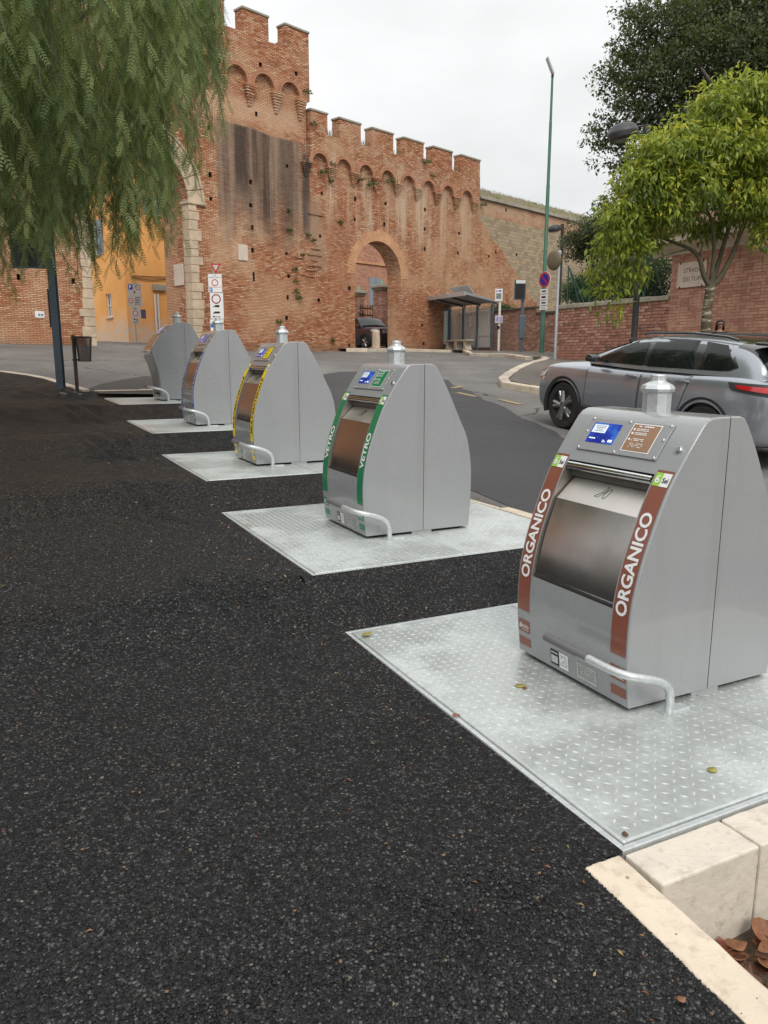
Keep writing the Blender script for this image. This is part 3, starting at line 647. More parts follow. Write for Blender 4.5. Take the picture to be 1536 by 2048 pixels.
class Surf:
    def __init__(s, P):
        s.P = P; s.S = [0.0]
        for a, b in zip(P, P[1:]): s.S.append(s.S[-1]+math.hypot(b[0]-a[0], b[1]-a[1]))
        s.x = [p[0] for p in P]; s.z = [p[1] for p in P]
    def s_of_z(s, z): return float(np.interp(z, s.z, s.S))
    def pt(s, sv, y, off=0.0):
        x = float(np.interp(sv, s.S, s.x)); z = float(np.interp(sv, s.S, s.z)); d = .03
        dx = float(np.interp(sv+d, s.S, s.x)-np.interp(sv-d, s.S, s.x)); dz = float(np.interp(sv+d, s.S, s.z)-np.interp(sv-d, s.S, s.z)); l = math.hypot(dx, dz)
        return (x-dz/l*off, y, z+dx/l*off)
    def patch(s, mb, y0, y1, z0, z1, off, n=10, mi=0, r=0.0):
        a, b = s.s_of_z(z0), s.s_of_z(z1); V = []; 
        for k in range(n+1):
            sv = a+(b-a)*k/n
            V += [s.pt(sv, y0, off), s.pt(sv, y1, off)]
        mb.add(V, [(2*k, 2*k+1, 2*k+3, 2*k+2) for k in range(n)], mi)
    def plate(s, mb, y0, y1, z0, z1, off, th, n=10, mi=0):
        a, b = s.s_of_z(z0), s.s_of_z(z1); V = []
        for k in range(n+1):
            sv = a+(b-a)*k/n; V += [s.pt(sv, y0, off), s.pt(sv, y1, off), s.pt(sv, y1, off-th), s.pt(sv, y0, off-th)]
        F = []
        for k in range(n):
            q = 4*k; F += [(q, q+1, q+5, q+4), (q+1, q+2, q+6, q+5), (q+2, q+3, q+7, q+6), (q+3, q, q+4, q+7)]
        F += [(0, 3, 2, 1), (4*n, 4*n+1, 4*n+2, 4*n+3)]; mb.add(V, F, mi)
SF, SB = Surf(FRONT), Surf(FRONTB)
OY, OZ0, OZ1 = .264, .415, .953
def turret_body(root, S, opening):
    P = S.P; SE = .026
    mb = MB(); ys = [-HW, -OY, OY, HW]; rows = list(P); V = []; idx = {}
    zs = [p[1] for p in rows]
    if opening:      # snap two profile rows to the opening edges
        for zt in (OZ0, OZ1):
            if min(abs(z-zt) for z in zs) > 1e-6:
                rows.append((float(np.interp(zt, S.z, S.x)), zt)); rows.sort(key=lambda q: q[1]); zs = [p[1] for p in rows]
    rows = rows+[(SE, rows[-1][1])]
    for i, p in enumerate(rows):
        for y in ys: V.append((p[0], y, p[1]))
    F = []
    for i in range(len(rows)-1):
        for j in range(3):
            zm = (rows[i][1]+rows[i+1][1])/2
            if opening and j == 1 and OZ0 < zm < OZ1: continue
            F.append((i*4+j, i*4+j+1, i*4+4+j+1, i*4+4+j))
    n = len(rows); b0 = len(V); V += [(SE, -HW, .02), (SE, HW, .02)]
    F.append(tuple([i*4 for i in range(n)]+[b0])); F.append(tuple(reversed([i*4+3 for i in range(n)]+[b0+1])))
    mb.add(V, F); mb.build('front_shell', M['paint'], root, smooth=True, sharp=35, bevel=.006)
    mb = MB(); R = [(SE+.004, P[-1][1])]+BACK; V = []
    for p in R: V += [(p[0], -HW, p[1]), (p[0], HW, p[1])]
    F = [(2*i, 2*i+1, 2*i+3, 2*i+2) for i in range(len(R)-1)]; b0 = len(V); V += [(SE+.004, -HW, .02), (SE+.004, HW, .02)]
    F.append(tuple([2*i for i in range(len(R))]+[b0])); F.append(tuple(reversed([2*i+1 for i in range(len(R))]+[b0+1])))
    mb.add(V, F); mb.build('rear_shell', M['paint'], root, smooth=True, sharp=35, bevel=.006)
    mb = MB(); mb.box((SE-.01, -HW+.004, .03), (SE+.014, HW-.004, P[-1][1]-.004)); mb.build('seam_seal', M['dark'], root)  # black strip inside the seam: darkness of the gap put in as colour
    mb = MB(); mb.box((-.33, -HW+.05, -.004), (.36, HW-.05, .10)); mb.build('plinth', M['dark'], root)
    for y in (-HW+.003, HW-.023):
        mb = MB(); mb.box((-.06, y, -.003), (.10, y+.02, .019)); mb.build('foot_bracket', M['paint'], root, bevel=.003)
    mb = MB(); mb.lathe([(.061, P[-1][1]-.004), (.061, 1.262), (.071, 1.268), (.074, 1.28), (.066, 1.295), (.036, 1.31), (.034, 1.312), (.034, 1.338), (.030, 1.341)], 8)
    mb.build('lifting_post', M['galv'], root, smooth=True, sharp=32, bevel=.003)
def stickers(root, S, cfg):
    ts = S.s_of_z
    for sgn in (1, -1):
        ya, yb = sorted((sgn*.272, sgn*.358)); yc = (ya+yb)/2
        st = MB(); S.patch(st, ya, yb, .235, .972, .0018, 24); strip = st.build('colour_strip', M[cfg['col']], root, smooth=True, sharp=None)
        if cfg.get('text'):
            mb = MB(); s0, s1 = ts(cfg['z0']), ts(cfg['z1'])
            fn = lambda a, b, yc=yc: S.pt(a, yc+b, .0034)
            text_mb(mb, cfg['text'], fn, (s0+s1)/2, 0, cfg['h'], 0, .028, wmax=s1-s0)
            v, f, w_, hh = text_geo(cfg['text'], .012)
            mb.build('lettering', M[cfg['tcol']], strip)
        mb = MB(); a, b = ts(.912), ts(.962)
        def q(y0, y1, s0, s1, off, mi): mb.add([S.pt(s0, y0, off), S.pt(s0, y1, off), S.pt(s1, y1, off), S.pt(s1, y0, off)], [(0, 1, 2, 3)], mi)
        q(yc+.003, yc+.040, a, b, .0034, 0); q(yc-.040, yc+.003, a, b, .0034, 1)
        text_mb(mb, '6', lambda x, y: S.pt((a+b)/2+y, yc+.0215-x, .005), 0, 0, .036, 1, .02)
        text_mb(mb, 'Sei', lambda x, y: S.pt((a+b)/2+y, yc-.0185-x, .005), 0, -.002, .022, 2, .015, wmax=.03)
        mb.build('company_mark', [M['lime'], M['white'], M['black']], strip)
        for z0, z1, nm in ((.125, .187, True), (.055, .097, False)):
            mb = MB(); S.patch(mb, ya, yb, z0, z1, .0018, 3); pt_ = mb.build('maker_patch', M[cfg['col']], root)
            if nm:
                mb = MB(); sc = (ts(z0)+ts(z1))/2
                text_mb(mb, 'NORD', lambda x, y: S.pt(sc+y, yc-.010-x, .004), 0, 0, .018, 0, .01, wmax=.055)
                for k in (0, 1):
                    c0 = yc+.028-k*.008; mb.add([S.pt(sc-.013, c0+.006, .004), S.pt(sc-.013, c0+.001, .004), S.pt(sc+.013, c0-.004, .004), S.pt(sc+.013, c0, .004)], [(0, 1, 2, 3)])
                mb.add([S.pt(sc-.019, yc+.012, .004), S.pt(sc-.019, yc-.036, .004), S.pt(sc-.0165, yc-.036, .004), S.pt(sc-.0165, yc+.012, .004)], [(0, 1, 2, 3)])
                mb.build('maker_lettering', M['white'], pt_)
def lines(mb, S, y0, y1, s0, s1, rows, off, mi, seed=0, fill=.5):
    r = random.Random(seed); dh = (s1-s0)/rows
    for k in range(rows):
        sv = s1-dh*(k+.5); y = y1
        while y > y0+.003:
            w_ = r.uniform(.004, .013); ya = max(y0, y-w_)
            if r.random() > .12: mb.add([S.pt(sv-dh*fill/2, y, off), S.pt(sv-dh*fill/2, ya, off), S.pt(sv+dh*fill/2, ya, off), S.pt(sv+dh*fill/2, y, off)], [(0, 1, 2, 3)], mi)
            y = ya-.002
        
def control_panel(root, S, lbl, seed):
    ts = S.s_of_z; z0, z1 = 1.000, 1.140
    mb = MB(); S.plate(mb, -.238, .248, z0, z1, .008, .007, 8); pan = mb.build('control_panel', M['paint'], root, bevel=.004)
    mb = MB()
    for y in (-.225, .005, .235):
        for z in (1.008, 1.133):
            c = Vector(S.pt(ts(z), y, .008)); d = Vector(S.pt(ts(z), y, .1))-c; Mx = Matrix.Translation(c) @ d.to_track_quat('Z', 'Y').to_matrix().to_4x4()
            m2 = MB(); m2.lathe([(.0065, 0), (.0062, .003), (.003, .005)], 10, Mx); m2.build('screw', M['chrome'], pan, smooth=True)
    for y in (-.225, .235):
        c = Vector(S.pt(ts(1.078), y, .008)); d = Vector(S.pt(ts(1.078), y, .1))-c; Mx = Matrix.Translation(c) @ d.to_track_quat('Z', 'Y').to_matrix().to_4x4()
        m2 = MB(); m2.lathe([(.0065, 0), (.0062, .003), (.003, .005)], 10, Mx); m2.build('screw', M['chrome'], pan, smooth=True)
    mb = MB(); S.patch(mb, .04, .213, 1.034, 1.118, .0095, 4, 0)
    def q(y0, y1, za, zb, off, mi): mb.add([S.pt(ts(za), y0, off), S.pt(ts(za), y1, off), S.pt(ts(zb), y1, off), S.pt(ts(zb), y0, off)], [(0, 1, 2, 3)], mi)
    q(.205, .118, 1.076, 1.111, .0105, 1); lines(mb, S, .128, .19, ts(1.080), ts(1.108), 4, .0112, 3, seed, .35)
    q(.075, .05, 1.042, 1.052, .0105, 2); lines(mb, S, .15, .2, ts(1.048), ts(1.056), 1, .0105, 2, seed+1, .6)
    c = Vector(S.pt(ts(1.046), .1, .0105)); lines(mb, S, .088, .108, ts(1.038), ts(1.05), 2, .0105, 2, seed+2, .5)
    mb.build('screen', [M['screen'], M['scrlight'], M['scrwhite'], M['black']], pan)
    mb = MB(); S.patch(mb, -.184, -.022, 1.018, 1.130, .0095, 4, 1); S.patch(mb, -.179, -.027, 1.0215, 1.1265, .0103, 4, 0)
    lines(mb, S, -.145, -.06, ts(1.116), ts(1.123), 1, .0112, 1, seed+3, .7)
    for za in (1.100, 1.084, 1.060):
        lines(mb, S, -.125, -.055, ts(za), ts(za+.012), 2, .0112, 1, seed+int(za*1000), .5)
        cc = Vector(S.pt(ts(za+.006), -.042, .0113)); mb.add([S.pt(ts(za+.006)+.006*math.sin(k*math.pi/4), -.042+.006*math.cos(k*math.pi/4), .0113) for k in range(8)], [tuple(range(8))], 1)
    lines(mb, S, -.135, -.055, ts(1.034), ts(1.054), 3, .0112, 1, seed+9, .35)
    mb.build('instruction_label', [M[lbl], M['white'] if lbl != 'yellow' else M['black']], pan)
    c = Vector(S.pt(ts(1.052), -.322, 0)); d = Vector(S.pt(ts(1.052), -.322, .1))-c; Mx = Matrix.Translation(c) @ d.to_track_quat('Z', 'Y').to_matrix().to_4x4()
    m2 = MB(); m2.lathe([(.014, 0), (.014, .008), (.011, .011), (.005, .011)], 14, Mx); m2.build('lock', M['chrome'], root, smooth=True)
def id_labels(root, S, seed):
    ts = S.s_of_z
    for k, (y0, y1, m_, ink) in enumerate(((.12, .064, 'black', 'white'), (.058, -.002, 'white', 'black'), (-.06, -.118, 'silver', 'black'), (-.122, -.185, 'silver', 'black'))):
        mb = MB(); S.patch(mb, y1, y0, .04, .112, .0018, 3, 0)
        if m_ == 'black':
            q0, q1 = ts(.05), ts(.085); y = y0-.006; r = random.Random(seed)
            while y > y1+.006:
                w_ = r.uniform(.0012, .004); mb.add([S.pt(q0, y, .0027), S.pt(q0, y-w_, .0027), S.pt(q1, y-w_, .0027), S.pt(q1, y, .0027)], [(0, 1, 2, 3)], 1); y -= w_+r.uniform(.001, .002)
            lines(mb, S, y1+.006, y0-.006, ts(.094), ts(.104), 1, .0027, 1, seed)
        else: lines(mb, S, y1+.006, y0-.008, ts(.05), ts(.105), 5, .0027, 1, seed+k, .28)
        mb.build('id_label', [M[m_], M[ink]], root)
def pedal(root):
    P = [(-.535, .02, .215), (-.537, -.12, .216), (-.535, -.26, .214), (-.527, -.38, .210), (-.50, -.44, .205), (-.45, -.462, .193), (-.39, -.466, .175), (-.335, -.464, .15), (-.298, -.46, .115), (-.283, -.455, .07), (-.28, -.45, .01), (-.275, -.44, -.002)]
    P = [tuple(q) for q in catmull(P, 4)]; mb = MB(); mb.tube(P, .0175, 12); o = mb.build('pedal_bar', M['galv'], root, smooth=True, sharp=50)
    mb = MB(); mb.tube([(-.536, .021, .2165), (-.538, -.12, .2175), (-.536, -.25, .2165)], .0185, 12); mb.build('rubber_grip', simple('worn_grip%d' % len(COL.objects), (.13, .13, .135), .5), o, smooth=True, sharp=50)
    mb = MB(); mb.box((-.30, -.452, -.003), (-.16, -.40, .010)); mb.build('pedal_foot', M['galv'], o, bevel=.003)
def chute(root, S):
    ts = S.s_of_z; D = .24; mb = MB()
    xb = float(np.interp(OZ0, S.z, S.x)); xt = float(np.interp(OZ1, S.z, S.x))
    R = [(float(np.interp(z, S.z, S.x)), z) for z in np.linspace(OZ0, OZ1, 12)]; V = []; n = len(R); xd = -.12
    for sgn in (-1, 1):
        b = len(V); V += [(p[0], sgn*OY, p[1]) for p in R]+[(xd, sgn*OY, OZ1), (xd, sgn*OY, OZ0)]
    k = n+2; F = [tuple(range(k)), tuple(range(2*k-1, k-1, -1)), (0, k, 2*k-1, k-1), (n-1, n, k+n, k+n-1), (k-1, 2*k-1, 2*k-2, k-2)]
    mb.add(V, F); mb.build('chute', M['innerdark'], root)
    mb = MB(); S.plate(mb, -OY+.010, OY-.010, OZ0+.018, .785, -.012, .006, 14); dr = mb.build('drum_door', M['steel'], root, smooth=True, sharp=40, bevel=.002)
    mb = MB(); S.plate(mb, -OY+.010, OY-.010, OZ0+.006, OZ0+.018, -.006, .012, 2); mb.build('drum_lip', M['chrome'], dr)
    x0 = S.pt(ts(.785), 0, -.0125); mb = MB(); t0 = Vector(x0); t1 = Vector((-.205, 0, .885))
    V = []
    for p in (t0, t1):
        for y in (-OY+.010, OY-.010): V += [(p.x, y, p.z), (p.x+.004, y, p.z-.005)]
    mb.add(V, [(0, 2, 6, 4), (1, 5, 7, 3), (0, 4, 5, 1), (2, 3, 7, 6), (0, 1, 3, 2), (4, 6, 7, 5)]); tr = mb.build('tray', M['tray'], root)
    # engraved emblem on the tray: a leaning figure beside a leaf outline
    mb = MB(); dv = (t1-t0).normalized(); nv = Vector((-dv.z, 0, dv.x)); mid = t0.lerp(t1, .5)+nv*.0012
    def em(pts, closed=True):
        q = [mid+dv*b+Vector((0, -a, 0)) for a, b in pts]
        if closed: q.append(q[0])
        mb.tube(q, .0009, 5)
    em([(-.05, -.025), (-.02, .005), (-.012, .018), (-.004, .02), (0, .012), (-.012, .0), (-.022, -.018), (-.03, -.028)]); em([(.002, -.028), (-.004, -.005), (.004, .012), (.02, .028), (.026, .02), (.02, -.01), (.01, -.03)])
    em([(-.004+.006*math.cos(k*.9), .03+.006*math.sin(k*.9)) for k in range(7)])
    mb.build('emblem', M['black'], tr)
    c = S.pt(ts(OZ1)-.022, 0, -.012); mb = MB(); mb.tube([(c[0], -OY+.006, c[2]), (c[0], OY-.006, c[2])], .019, 16); mb.build('roller', M['chrome'], root, smooth=True, sharp=50)
    mb = MB(); mb.box((-.235, -OY+.002, OZ1-.075), (-.13, OY-.002, OZ1-.04)); mb.build('inner_hood', M['innerdark'], root)
BINS = [dict(col='brown', text='ORGANICO', tcol='white', z0=.40, z1=.81, h=.062, lbl='tan', label='grey waste turret with brown ORGANICO strips'),
        dict(col='green', text='VETRO', tcol='white', z0=.46, z1=.74, h=.06, lbl='green', label='grey waste turret with green VETRO strips'),
        dict(col='yellow', text='MULTIMATERIALE', tcol='black', z0=.27, z1=.885, h=.052, lbl='yellow', label='grey waste turret with yellow MULTIMATERIALE strips'),
        dict(col='blue', text='CARTA E CARTONE', tcol='white', z0=.27, z1=.885, h=.052, lbl='blue', label='grey waste turret with blue CARTA E CARTONE strips')]
for i, b in enumerate(BINS):
    root = empty('waste_turret', ue(PU[i]+PL/2+.005, 2.585, PZ[i]+.0165), SA, b['label'], 'waste container', 'waste turrets in a row on the platforms')
    turret_body(root, SF, True); chute(root, SF); stickers(root, SF, b); control_panel(root, SF, b['lbl'], i*20); id_labels(root, SF, i); pedal(root)
    o = [c for c in root.children]
root = empty('waste_turret', ue(PU[4]+PL/2+.005, 2.585, PZ[4]+.0165), SA, 'grey waste turret with bulging hooded mouth and bare steel front', 'waste container', 'waste turrets in a row on the platforms')
turret_body(root, SB, False)
mb = MB(); SB.plate(mb, -.25, .25, .09, .64, .004, .006, 14); mb.build('steel_front', M['steel'], root, smooth=True, sharp=40)
for sgn in (1, -1):
    ya, yb = sorted((sgn*.275, sgn*.357)); mb = MB(); SB.patch(mb, ya, yb, .06, .70, .0018, 16, 0); st = mb.build('colour_strip', M['greyfilm'], root)
    mb = MB(); s0, s1 = SB.s_of_z(.08), SB.s_of_z(.69)
    for k in range(24):
        a = s0+(s1-s0)*k/24; mb.add([SB.pt(a, ya+.02, .0032), SB.pt(a, yb-.02, .0032), SB.pt(a+.012, yb-.02, .0032), SB.pt(a+.012, ya+.02, .0032)], [(0, 1, 2, 3)], 0)
    mb.build('strip_marks', M['black'], st)
mb = MB(); SB.plate(mb, -.30, .30, .70, .80, .012, .010, 5); lip = mb.build('mouth_lip', M['chrome'], root, smooth=True, sharp=40, bevel=.004)
mb = MB(); SB.plate(mb, -.27, .27, .80, .985, .006, .006, 6); mb.build('mouth_hood', M['steel'], root, smooth=True, sharp=40)
mb = MB(); c = SB.pt(SB.s_of_z(.745), 0, .035); mb.tube([(c[0]+.04, -.2, c[2]), (c[0], -.2, c[2]), (c[0]-.01, 0, c[2]), (c[0], .2, c[2]), (c[0]+.04, .2, c[2])], .014, 10); mb.build('handle', M['galv'], root, smooth=True)
control_panel(root, SB, 'blue', 90); id_labels(root, SB, 7); pedal(root)
# ================================================================ city wall and gate
WORG = NV*DW
M['ringbrick'] = mat_stone('ring_brick', (.46, .225, .13), .3, .9, (.30, .13, .07), .01)
def hit(x, y, P0, n):
    r = ray(x, y); o = Vector((0, 0, EYE)); t = (Vector(P0)-o).dot(n)/r.dot(n); return o+r*t
def wface(mb, outer, holes, y0, fn=None, mi=0, hmi=1):
    """wall face at depth y0 with holes; each hole = (poly, depth, through)"""
    fn = fn or (lambda a, b, d: (a, d, b))
    loops = [outer]+[h[0] for h in holes]; flat = [p for l in loops for p in l]; b = len(mb.v)
    mb.v += [fn(p[0], p[1], y0) for p in flat]
    bm = bmesh.new(); ed = []
    for l in loops:
        vs_ = [bm.verts.new((p[0], p[1], 0)) for p in l]
        ed += [bm.edges.new((vs_[i], vs_[(i+1) % len(vs_)])) for i in range(len(vs_))]
    bm.verts.index_update(); bm.verts.ensure_lookup_table()
    bmesh.ops.triangle_fill(bm, use_beauty=True, use_dissolve=False, edges=ed)
    bm.verts.index_update()
    for f in bm.faces: mb.f.append(tuple(b+v.index for v in f.verts)); mb.m.append(mi)
    bm.free()
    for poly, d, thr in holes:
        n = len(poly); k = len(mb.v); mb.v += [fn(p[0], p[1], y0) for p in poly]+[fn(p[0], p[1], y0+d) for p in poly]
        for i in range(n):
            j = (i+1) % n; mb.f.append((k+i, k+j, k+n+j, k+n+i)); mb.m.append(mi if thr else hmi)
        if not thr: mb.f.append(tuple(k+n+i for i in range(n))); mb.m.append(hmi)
def rect(s, z, w_, h): return [(s-w_/2, z-h/2), (s+w_/2, z-h/2), (s+w_/2, z+h/2), (s-w_/2, z+h/2)]
def rawbuild(mb, name, mats, parent):
    me = bpy.data.meshes.new(name); me.from_pydata(mb.v, [], mb.f)
    for m_ in mats: me.materials.append(m_)
    me.polygons.foreach_set('material_index', mb.m); me.update()
    o = bpy.data.objects.new(name, me); return link(o, parent)
HOLES = [(380+a/2.477, b/2.477) for a, b in [(335, 325), (515, 370), (330, 565), (485, 593), (483, 823), (302, 902), (303, 1017), (652, 958), (818, 986), (968, 1008), (1165, 1038)]]
HOLES += [(340+a/2.954, 400+b/2.954) for a, b in [(480, 30), (485, 162), (487, 297), (690, 318), (700, 450), (693, 576), (690, 697), (885, 213), (880, 592), (1060, 523), (1090, 115), (1088, 240), (1268, 143), (1505, 172), (1505, 290), (1490, 738), (1060, 858), (1270, 20), (1505, 55)]]
HOLES += [(820+a/2.954, 340+b/2.954) for a, b in [(290, 375), (282, 490), (470, 510), (570, 235), (716, 258), (920, 290), (510, 486), (632, 500), (80, 1025), (993, 543)]]
HOLES += [(b/3.339, 450+c/3.339) for b, c in [(120, 347), (487, 373)]]
HOLES += [(417, 255), (421, 350), (422, 398)]
HS = []
for p in HOLES:
    s_, z_ = wall_pt(*p)
    if all(math.hypot(s_-q[0], z_-q[1]) > .4 for q in HS): HS.append((s_+random.uniform(-.02, .02), z_))
def arch_poly(c, zs, r, z0, n=24):
    return [(c-r, z0)]+[(c-r*math.cos(math.pi*k/n), zs+r*math.sin(math.pi*k/n)) for k in range(n+1)]+[(c+r, z0)]
GC, GZ, GR = 14.19, 6.75, 1.87
AC, AZ, AR = 25.74, 4.97, 1.49
def hole_list(s0, s1, z0, z1):
    out = []
    for s_, z_ in HS:
        if s0+.2 < s_ < s1-.2 and z0+.1 < z_ < z1-.1 and not (abs(s_-GC) < GR+.1 and z_ < GZ+GR) and not (abs(s_-AC) < AR+.1 and z_ < AZ+AR+.1):
            w_ = random.uniform(.11, .16); h = random.uniform(.12, .18); out.append((rect(s_, z_, w_, h), .35, False))
    return out
gate = empty('city_gate', WORG, WROT, 'tall crenellated brick gate tower with great stone-edged archway and black weathering', 'gate tower')
mb = MB(); holes = hole_list(4, 21.62, 1, 10.4)+[(rect(18.83, 4.46, .1, .34), .4, False), (arch_poly(GC, GZ, GR, 1.0), 1.7, True)]
wface(mb, [(-6, .5), (GC-GR-.001, .5), (GC+GR+.001, .5), (21.62, .5), (21.62, 12.0), (-6, 12.0)], holes, 0.0)
wface(mb, [(-6, .5), (21.62, .5), (21.62, 12.9), (-6, 12.9)], [(arch_poly(GC, GZ, GR, 1.0), -.01, True)], 1.7)
mb.add([(21.62, 0, .5), (21.62, 1.7, .5), (21.62, 1.7, 12.9), (21.62, 0, 12.9)], [(0, 1, 2, 3)])
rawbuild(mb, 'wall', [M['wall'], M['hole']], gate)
def machicolation(root, centers, r, zs, ztop, y0, y1, s0, s1, zc, mat, holes=()):
    poly = [(s1, ztop), (s0, ztop), (s0, zs)]
    for c in centers:
        poly += [(c-r*math.cos(math.pi*k/12), zs+r*math.sin(math.pi*k/12)) for k in range(13)]
    poly += [(s1, zs)]
    mb = MB(); wface(mb, poly, [h for h in holes], y0)
    n = len(poly)
    b = len(mb.v); mb.v += [(p[0], y0, p[1]) for p in poly]+[(p[0], y1, p[1]) for p in poly]
    for i in range(n): j = (i+1) % n; mb.f.append((b+i, b+j, b+n+j, b+n+i)); mb.m.append(0)
    wface(mb, poly[:3]+[(s1, zs)], [], y1)
    rawbuild(mb, 'parapet', [mat, M['hole']], root)
    for c in centers:
        for q, (ra, rb, ya) in enumerate(((r, r+.07, y0-.035), (r+.085, r+.14, y0-.02))):
            mb = MB(); V = []; F = []; N = 14
            for k in range(N+1):
                a = math.pi*k/N
                for rr, yy in ((ra, ya), (rb, ya), (rb, y0+.02), (ra, y0+.02)): V.append((c-rr*math.cos(a), yy, zs+rr*math.sin(a)))
            for k in range(N):
                for e_ in range(4): F.append((4*k+e_, 4*k+(e_+1) % 4, 4*k+4+(e_+1) % 4, 4*k+4+e_))
            mb.add(V, F); mb.build('arch_ring', M['ringbrick'], root)
    cs = [centers[0]-(centers[1]-centers[0])]+list(centers); mids = [(a+b)/2 for a, b in zip(cs, cs[1:])]+[centers[-1]+(centers[-1]-centers[-2])/2-.06]
    for c in mids:
        mb = MB(); N = 8; h = (zs-zc)/N
        for k in range(N):
            f_ = (k+1)/N; hw = .05+.20*f_; dp = .03+(0-y0+.03)*f_
            mb.box((c-hw, -dp, zc+h*k+.008), (c+hw, .02, zc+h*(k+1)-.008)); 
        mb.box((c-.05, -.03, zc), (c+.05, .02, zs-.01))
        mb.build('corbel', M['wall'], root)
def merlons(root, spans, z0, z1, ya, yb, mat):
    for a, b in spans:
        mb = MB(); mb.box((a, ya, z0-.01), (b, yb, z1)); m_ = mb.build('merlon', mat, root)
        mb = MB(); mb.box((a-.035, ya-.04, z1+.001), (b+.035, yb+.04, z1+.085)); mb.build('capstone', M['cap'], m_, bevel=.02)
tcs = [20.73-1.245*k for k in range(13)][::-1]
th = [(rect(s_, z_, .14, .15), .3, False) for s_, z_ in HS if 11.9 < z_ < 12.8 and s_ < 21.5]
machicolation(gate, tcs, .47, 11.22, 12.85, -.15, .30, 5.0, 21.70, 10.5, M['wall'], th)
merlons(gate, [(20.54-1.95*k, 21.70-1.95*k) for k in range(8)], 12.85, 13.62, -.15, .30, M['wall'])
mb = MB(); mb.box((21.3, .35, 11.0), (21.68, 5.0, 12.85)); mb.box((5, 4.6, 11.0), (21.25, 5.0, 13.0)); mb.build('rear_parapet', M['wall'], gate)
for k in range(3):
    mb = MB(); mb.box((21.3, 1.1+k*1.6, 12.84), (21.68, 2.0+k*1.6, 13.5)); m_ = mb.build('merlon', M['wall'], gate); mb = MB(); mb.box((21.27, 1.07+k*1.6, 13.501), (21.71, 2.03+k*1.6, 13.58)); mb.build('capstone', M['cap'], m_, bevel=.02)
# stone ring of the great arch and quoins
N = 15
for k in range(N):
    a0, a1 = math.pi*k/N+.006, math.pi*(k+1)/N-.006; mb = MB(); V = []; rr = (GR+.002, GR+.56)
    for a in (a0, (a0+a1)/2, a1):
        for r_ in rr:
            for y in (-.05, .55): V.append((GC+r_*math.cos(a), y, GZ+r_*math.sin(a)))
    F = []
    for q in (0, 4): F += [(q, q+1, q+5, q+4), (q+2, q+6, q+7, q+3), (q, q+4, q+6, q+2), (q+1, q+3, q+7, q+5)]
    F += [(0, 2, 3, 1), (8, 9, 11, 10)]; mb.add(V, F); mb.build('voussoir', M['quoin'], gate, bevel=.012)
    mb = MB(); V = []; rr = (GR+.565, GR+.66)
    for a in (a0, (a0+a1)/2, a1):
        for r_ in rr:
            for y in (-.10, .1): V.append((GC+r_*math.cos(a), y, GZ+r_*math.sin(a)))
    mb.add(V, F); mb.build('hood_mould', M['quoin'], gate, bevel=.015)
for side in (1, -1):
    z = 1.2; k = 0
    while z < GZ-.05:
        h = random.uniform(.24, .36); z1 = min(GZ-.02, z+h); wd = random.choice((.34, .36, .36, .44, .50))+random.uniform(-.03, .03)
        x0 = GC+side*(GR-.004); x1 = GC+side*(GR+wd); mb = MB(); mb.box((min(x0, x1), -.03-random.uniform(0, .015), z+.006), (max(x0, x1), .42, z1-.006)); mb.build('quoin', M['quoin'], gate, bevel=.014)
        z = z1; k += 1
    mb = MB(); x0 = GC+side*(GR-.05); x1 = GC+side*(GR+.70); mb.box((min(x0, x1), -.09, GZ-.02), (max(x0, x1), .5, GZ+.10)); mb.build('impost', M['quoin'], gate, bevel=.02)
# curtain wall with the small archway
cur = empty('crenellated_wall', WORG, WROT, 'crenellated brick curtain wall pierced by the small round archway', 'city wall')
mb = MB(); wface(mb, [(21.621, .5), (33.0, .5), (33.0, 9.5), (21.621, 9.5)], hole_list(21.62, 33.0, 1, 8.6)+[(arch_poly(AC, AZ, AR, 1.0), .85, True)], 0.0)
wface(mb, [(21.621, .5), (33.0, .5), (33.0, 10.2), (21.621, 10.2)], [(arch_poly(AC, AZ, AR, 1.0), -.01, True)], .85)
rawbuild(mb, 'wall', [M['wall'], M['hole']], cur)
ccs = [22.2, 23.53, 24.82, 26.17, 27.55, 28.94, 30.38, 31.86]
machicolation(cur, ccs, .42, 9.02, 10.2, -.14, .35, 21.72, 32.9, 8.5, M['wall'])
merlons(cur, [(21.75, 22.64), (23.3, 24.53), (25.22, 26.53), (27.21, 28.57), (29.25, 30.66), (31.35, 32.87)], 10.2, 10.94, -.14, .3, M['wall'])
N = 46
for k in range(N):
    a0, a1 = math.pi*k/N+.004, math.pi*(k+1)/N-.004; ro = AR+random.choice((.44, .48, .41)); yf = -.012-random.uniform(0, .012); V = []
    for a in (a0, a1):
        for r_ in (AR+.003, ro):
            for y in (yf, .3): V.append((AC+r_*math.cos(a), y, AZ+r_*math.sin(a)))
    mb = MB(); mb.add(V, [(0, 1, 5, 4), (2, 6, 7, 3), (0, 4, 6, 2), (1, 3, 7, 5), (0, 2, 3, 1), (4, 5, 7, 6)]); mb.build('voussoir', M['vous'], cur)
# broken courses and scars of a lost stair between tower and arch
for (x, y, l) in [(626, 498, 18), (617, 509, 30), (594, 516, 16), (626, 521, 12), (615, 531, 30), (614, 541, 16), (629, 541, 8), (604, 550, 10), (616, 553, 16), (620, 428, 28)]:
    s0, z0 = wall_pt(x, y); s1 = s0+l*.0275; mb = MB(); mb.box((s0-.1, -.045, z0), (s1-.1, .02, z0+.055)); mb.build('jutting_course', M['wall'], cur)
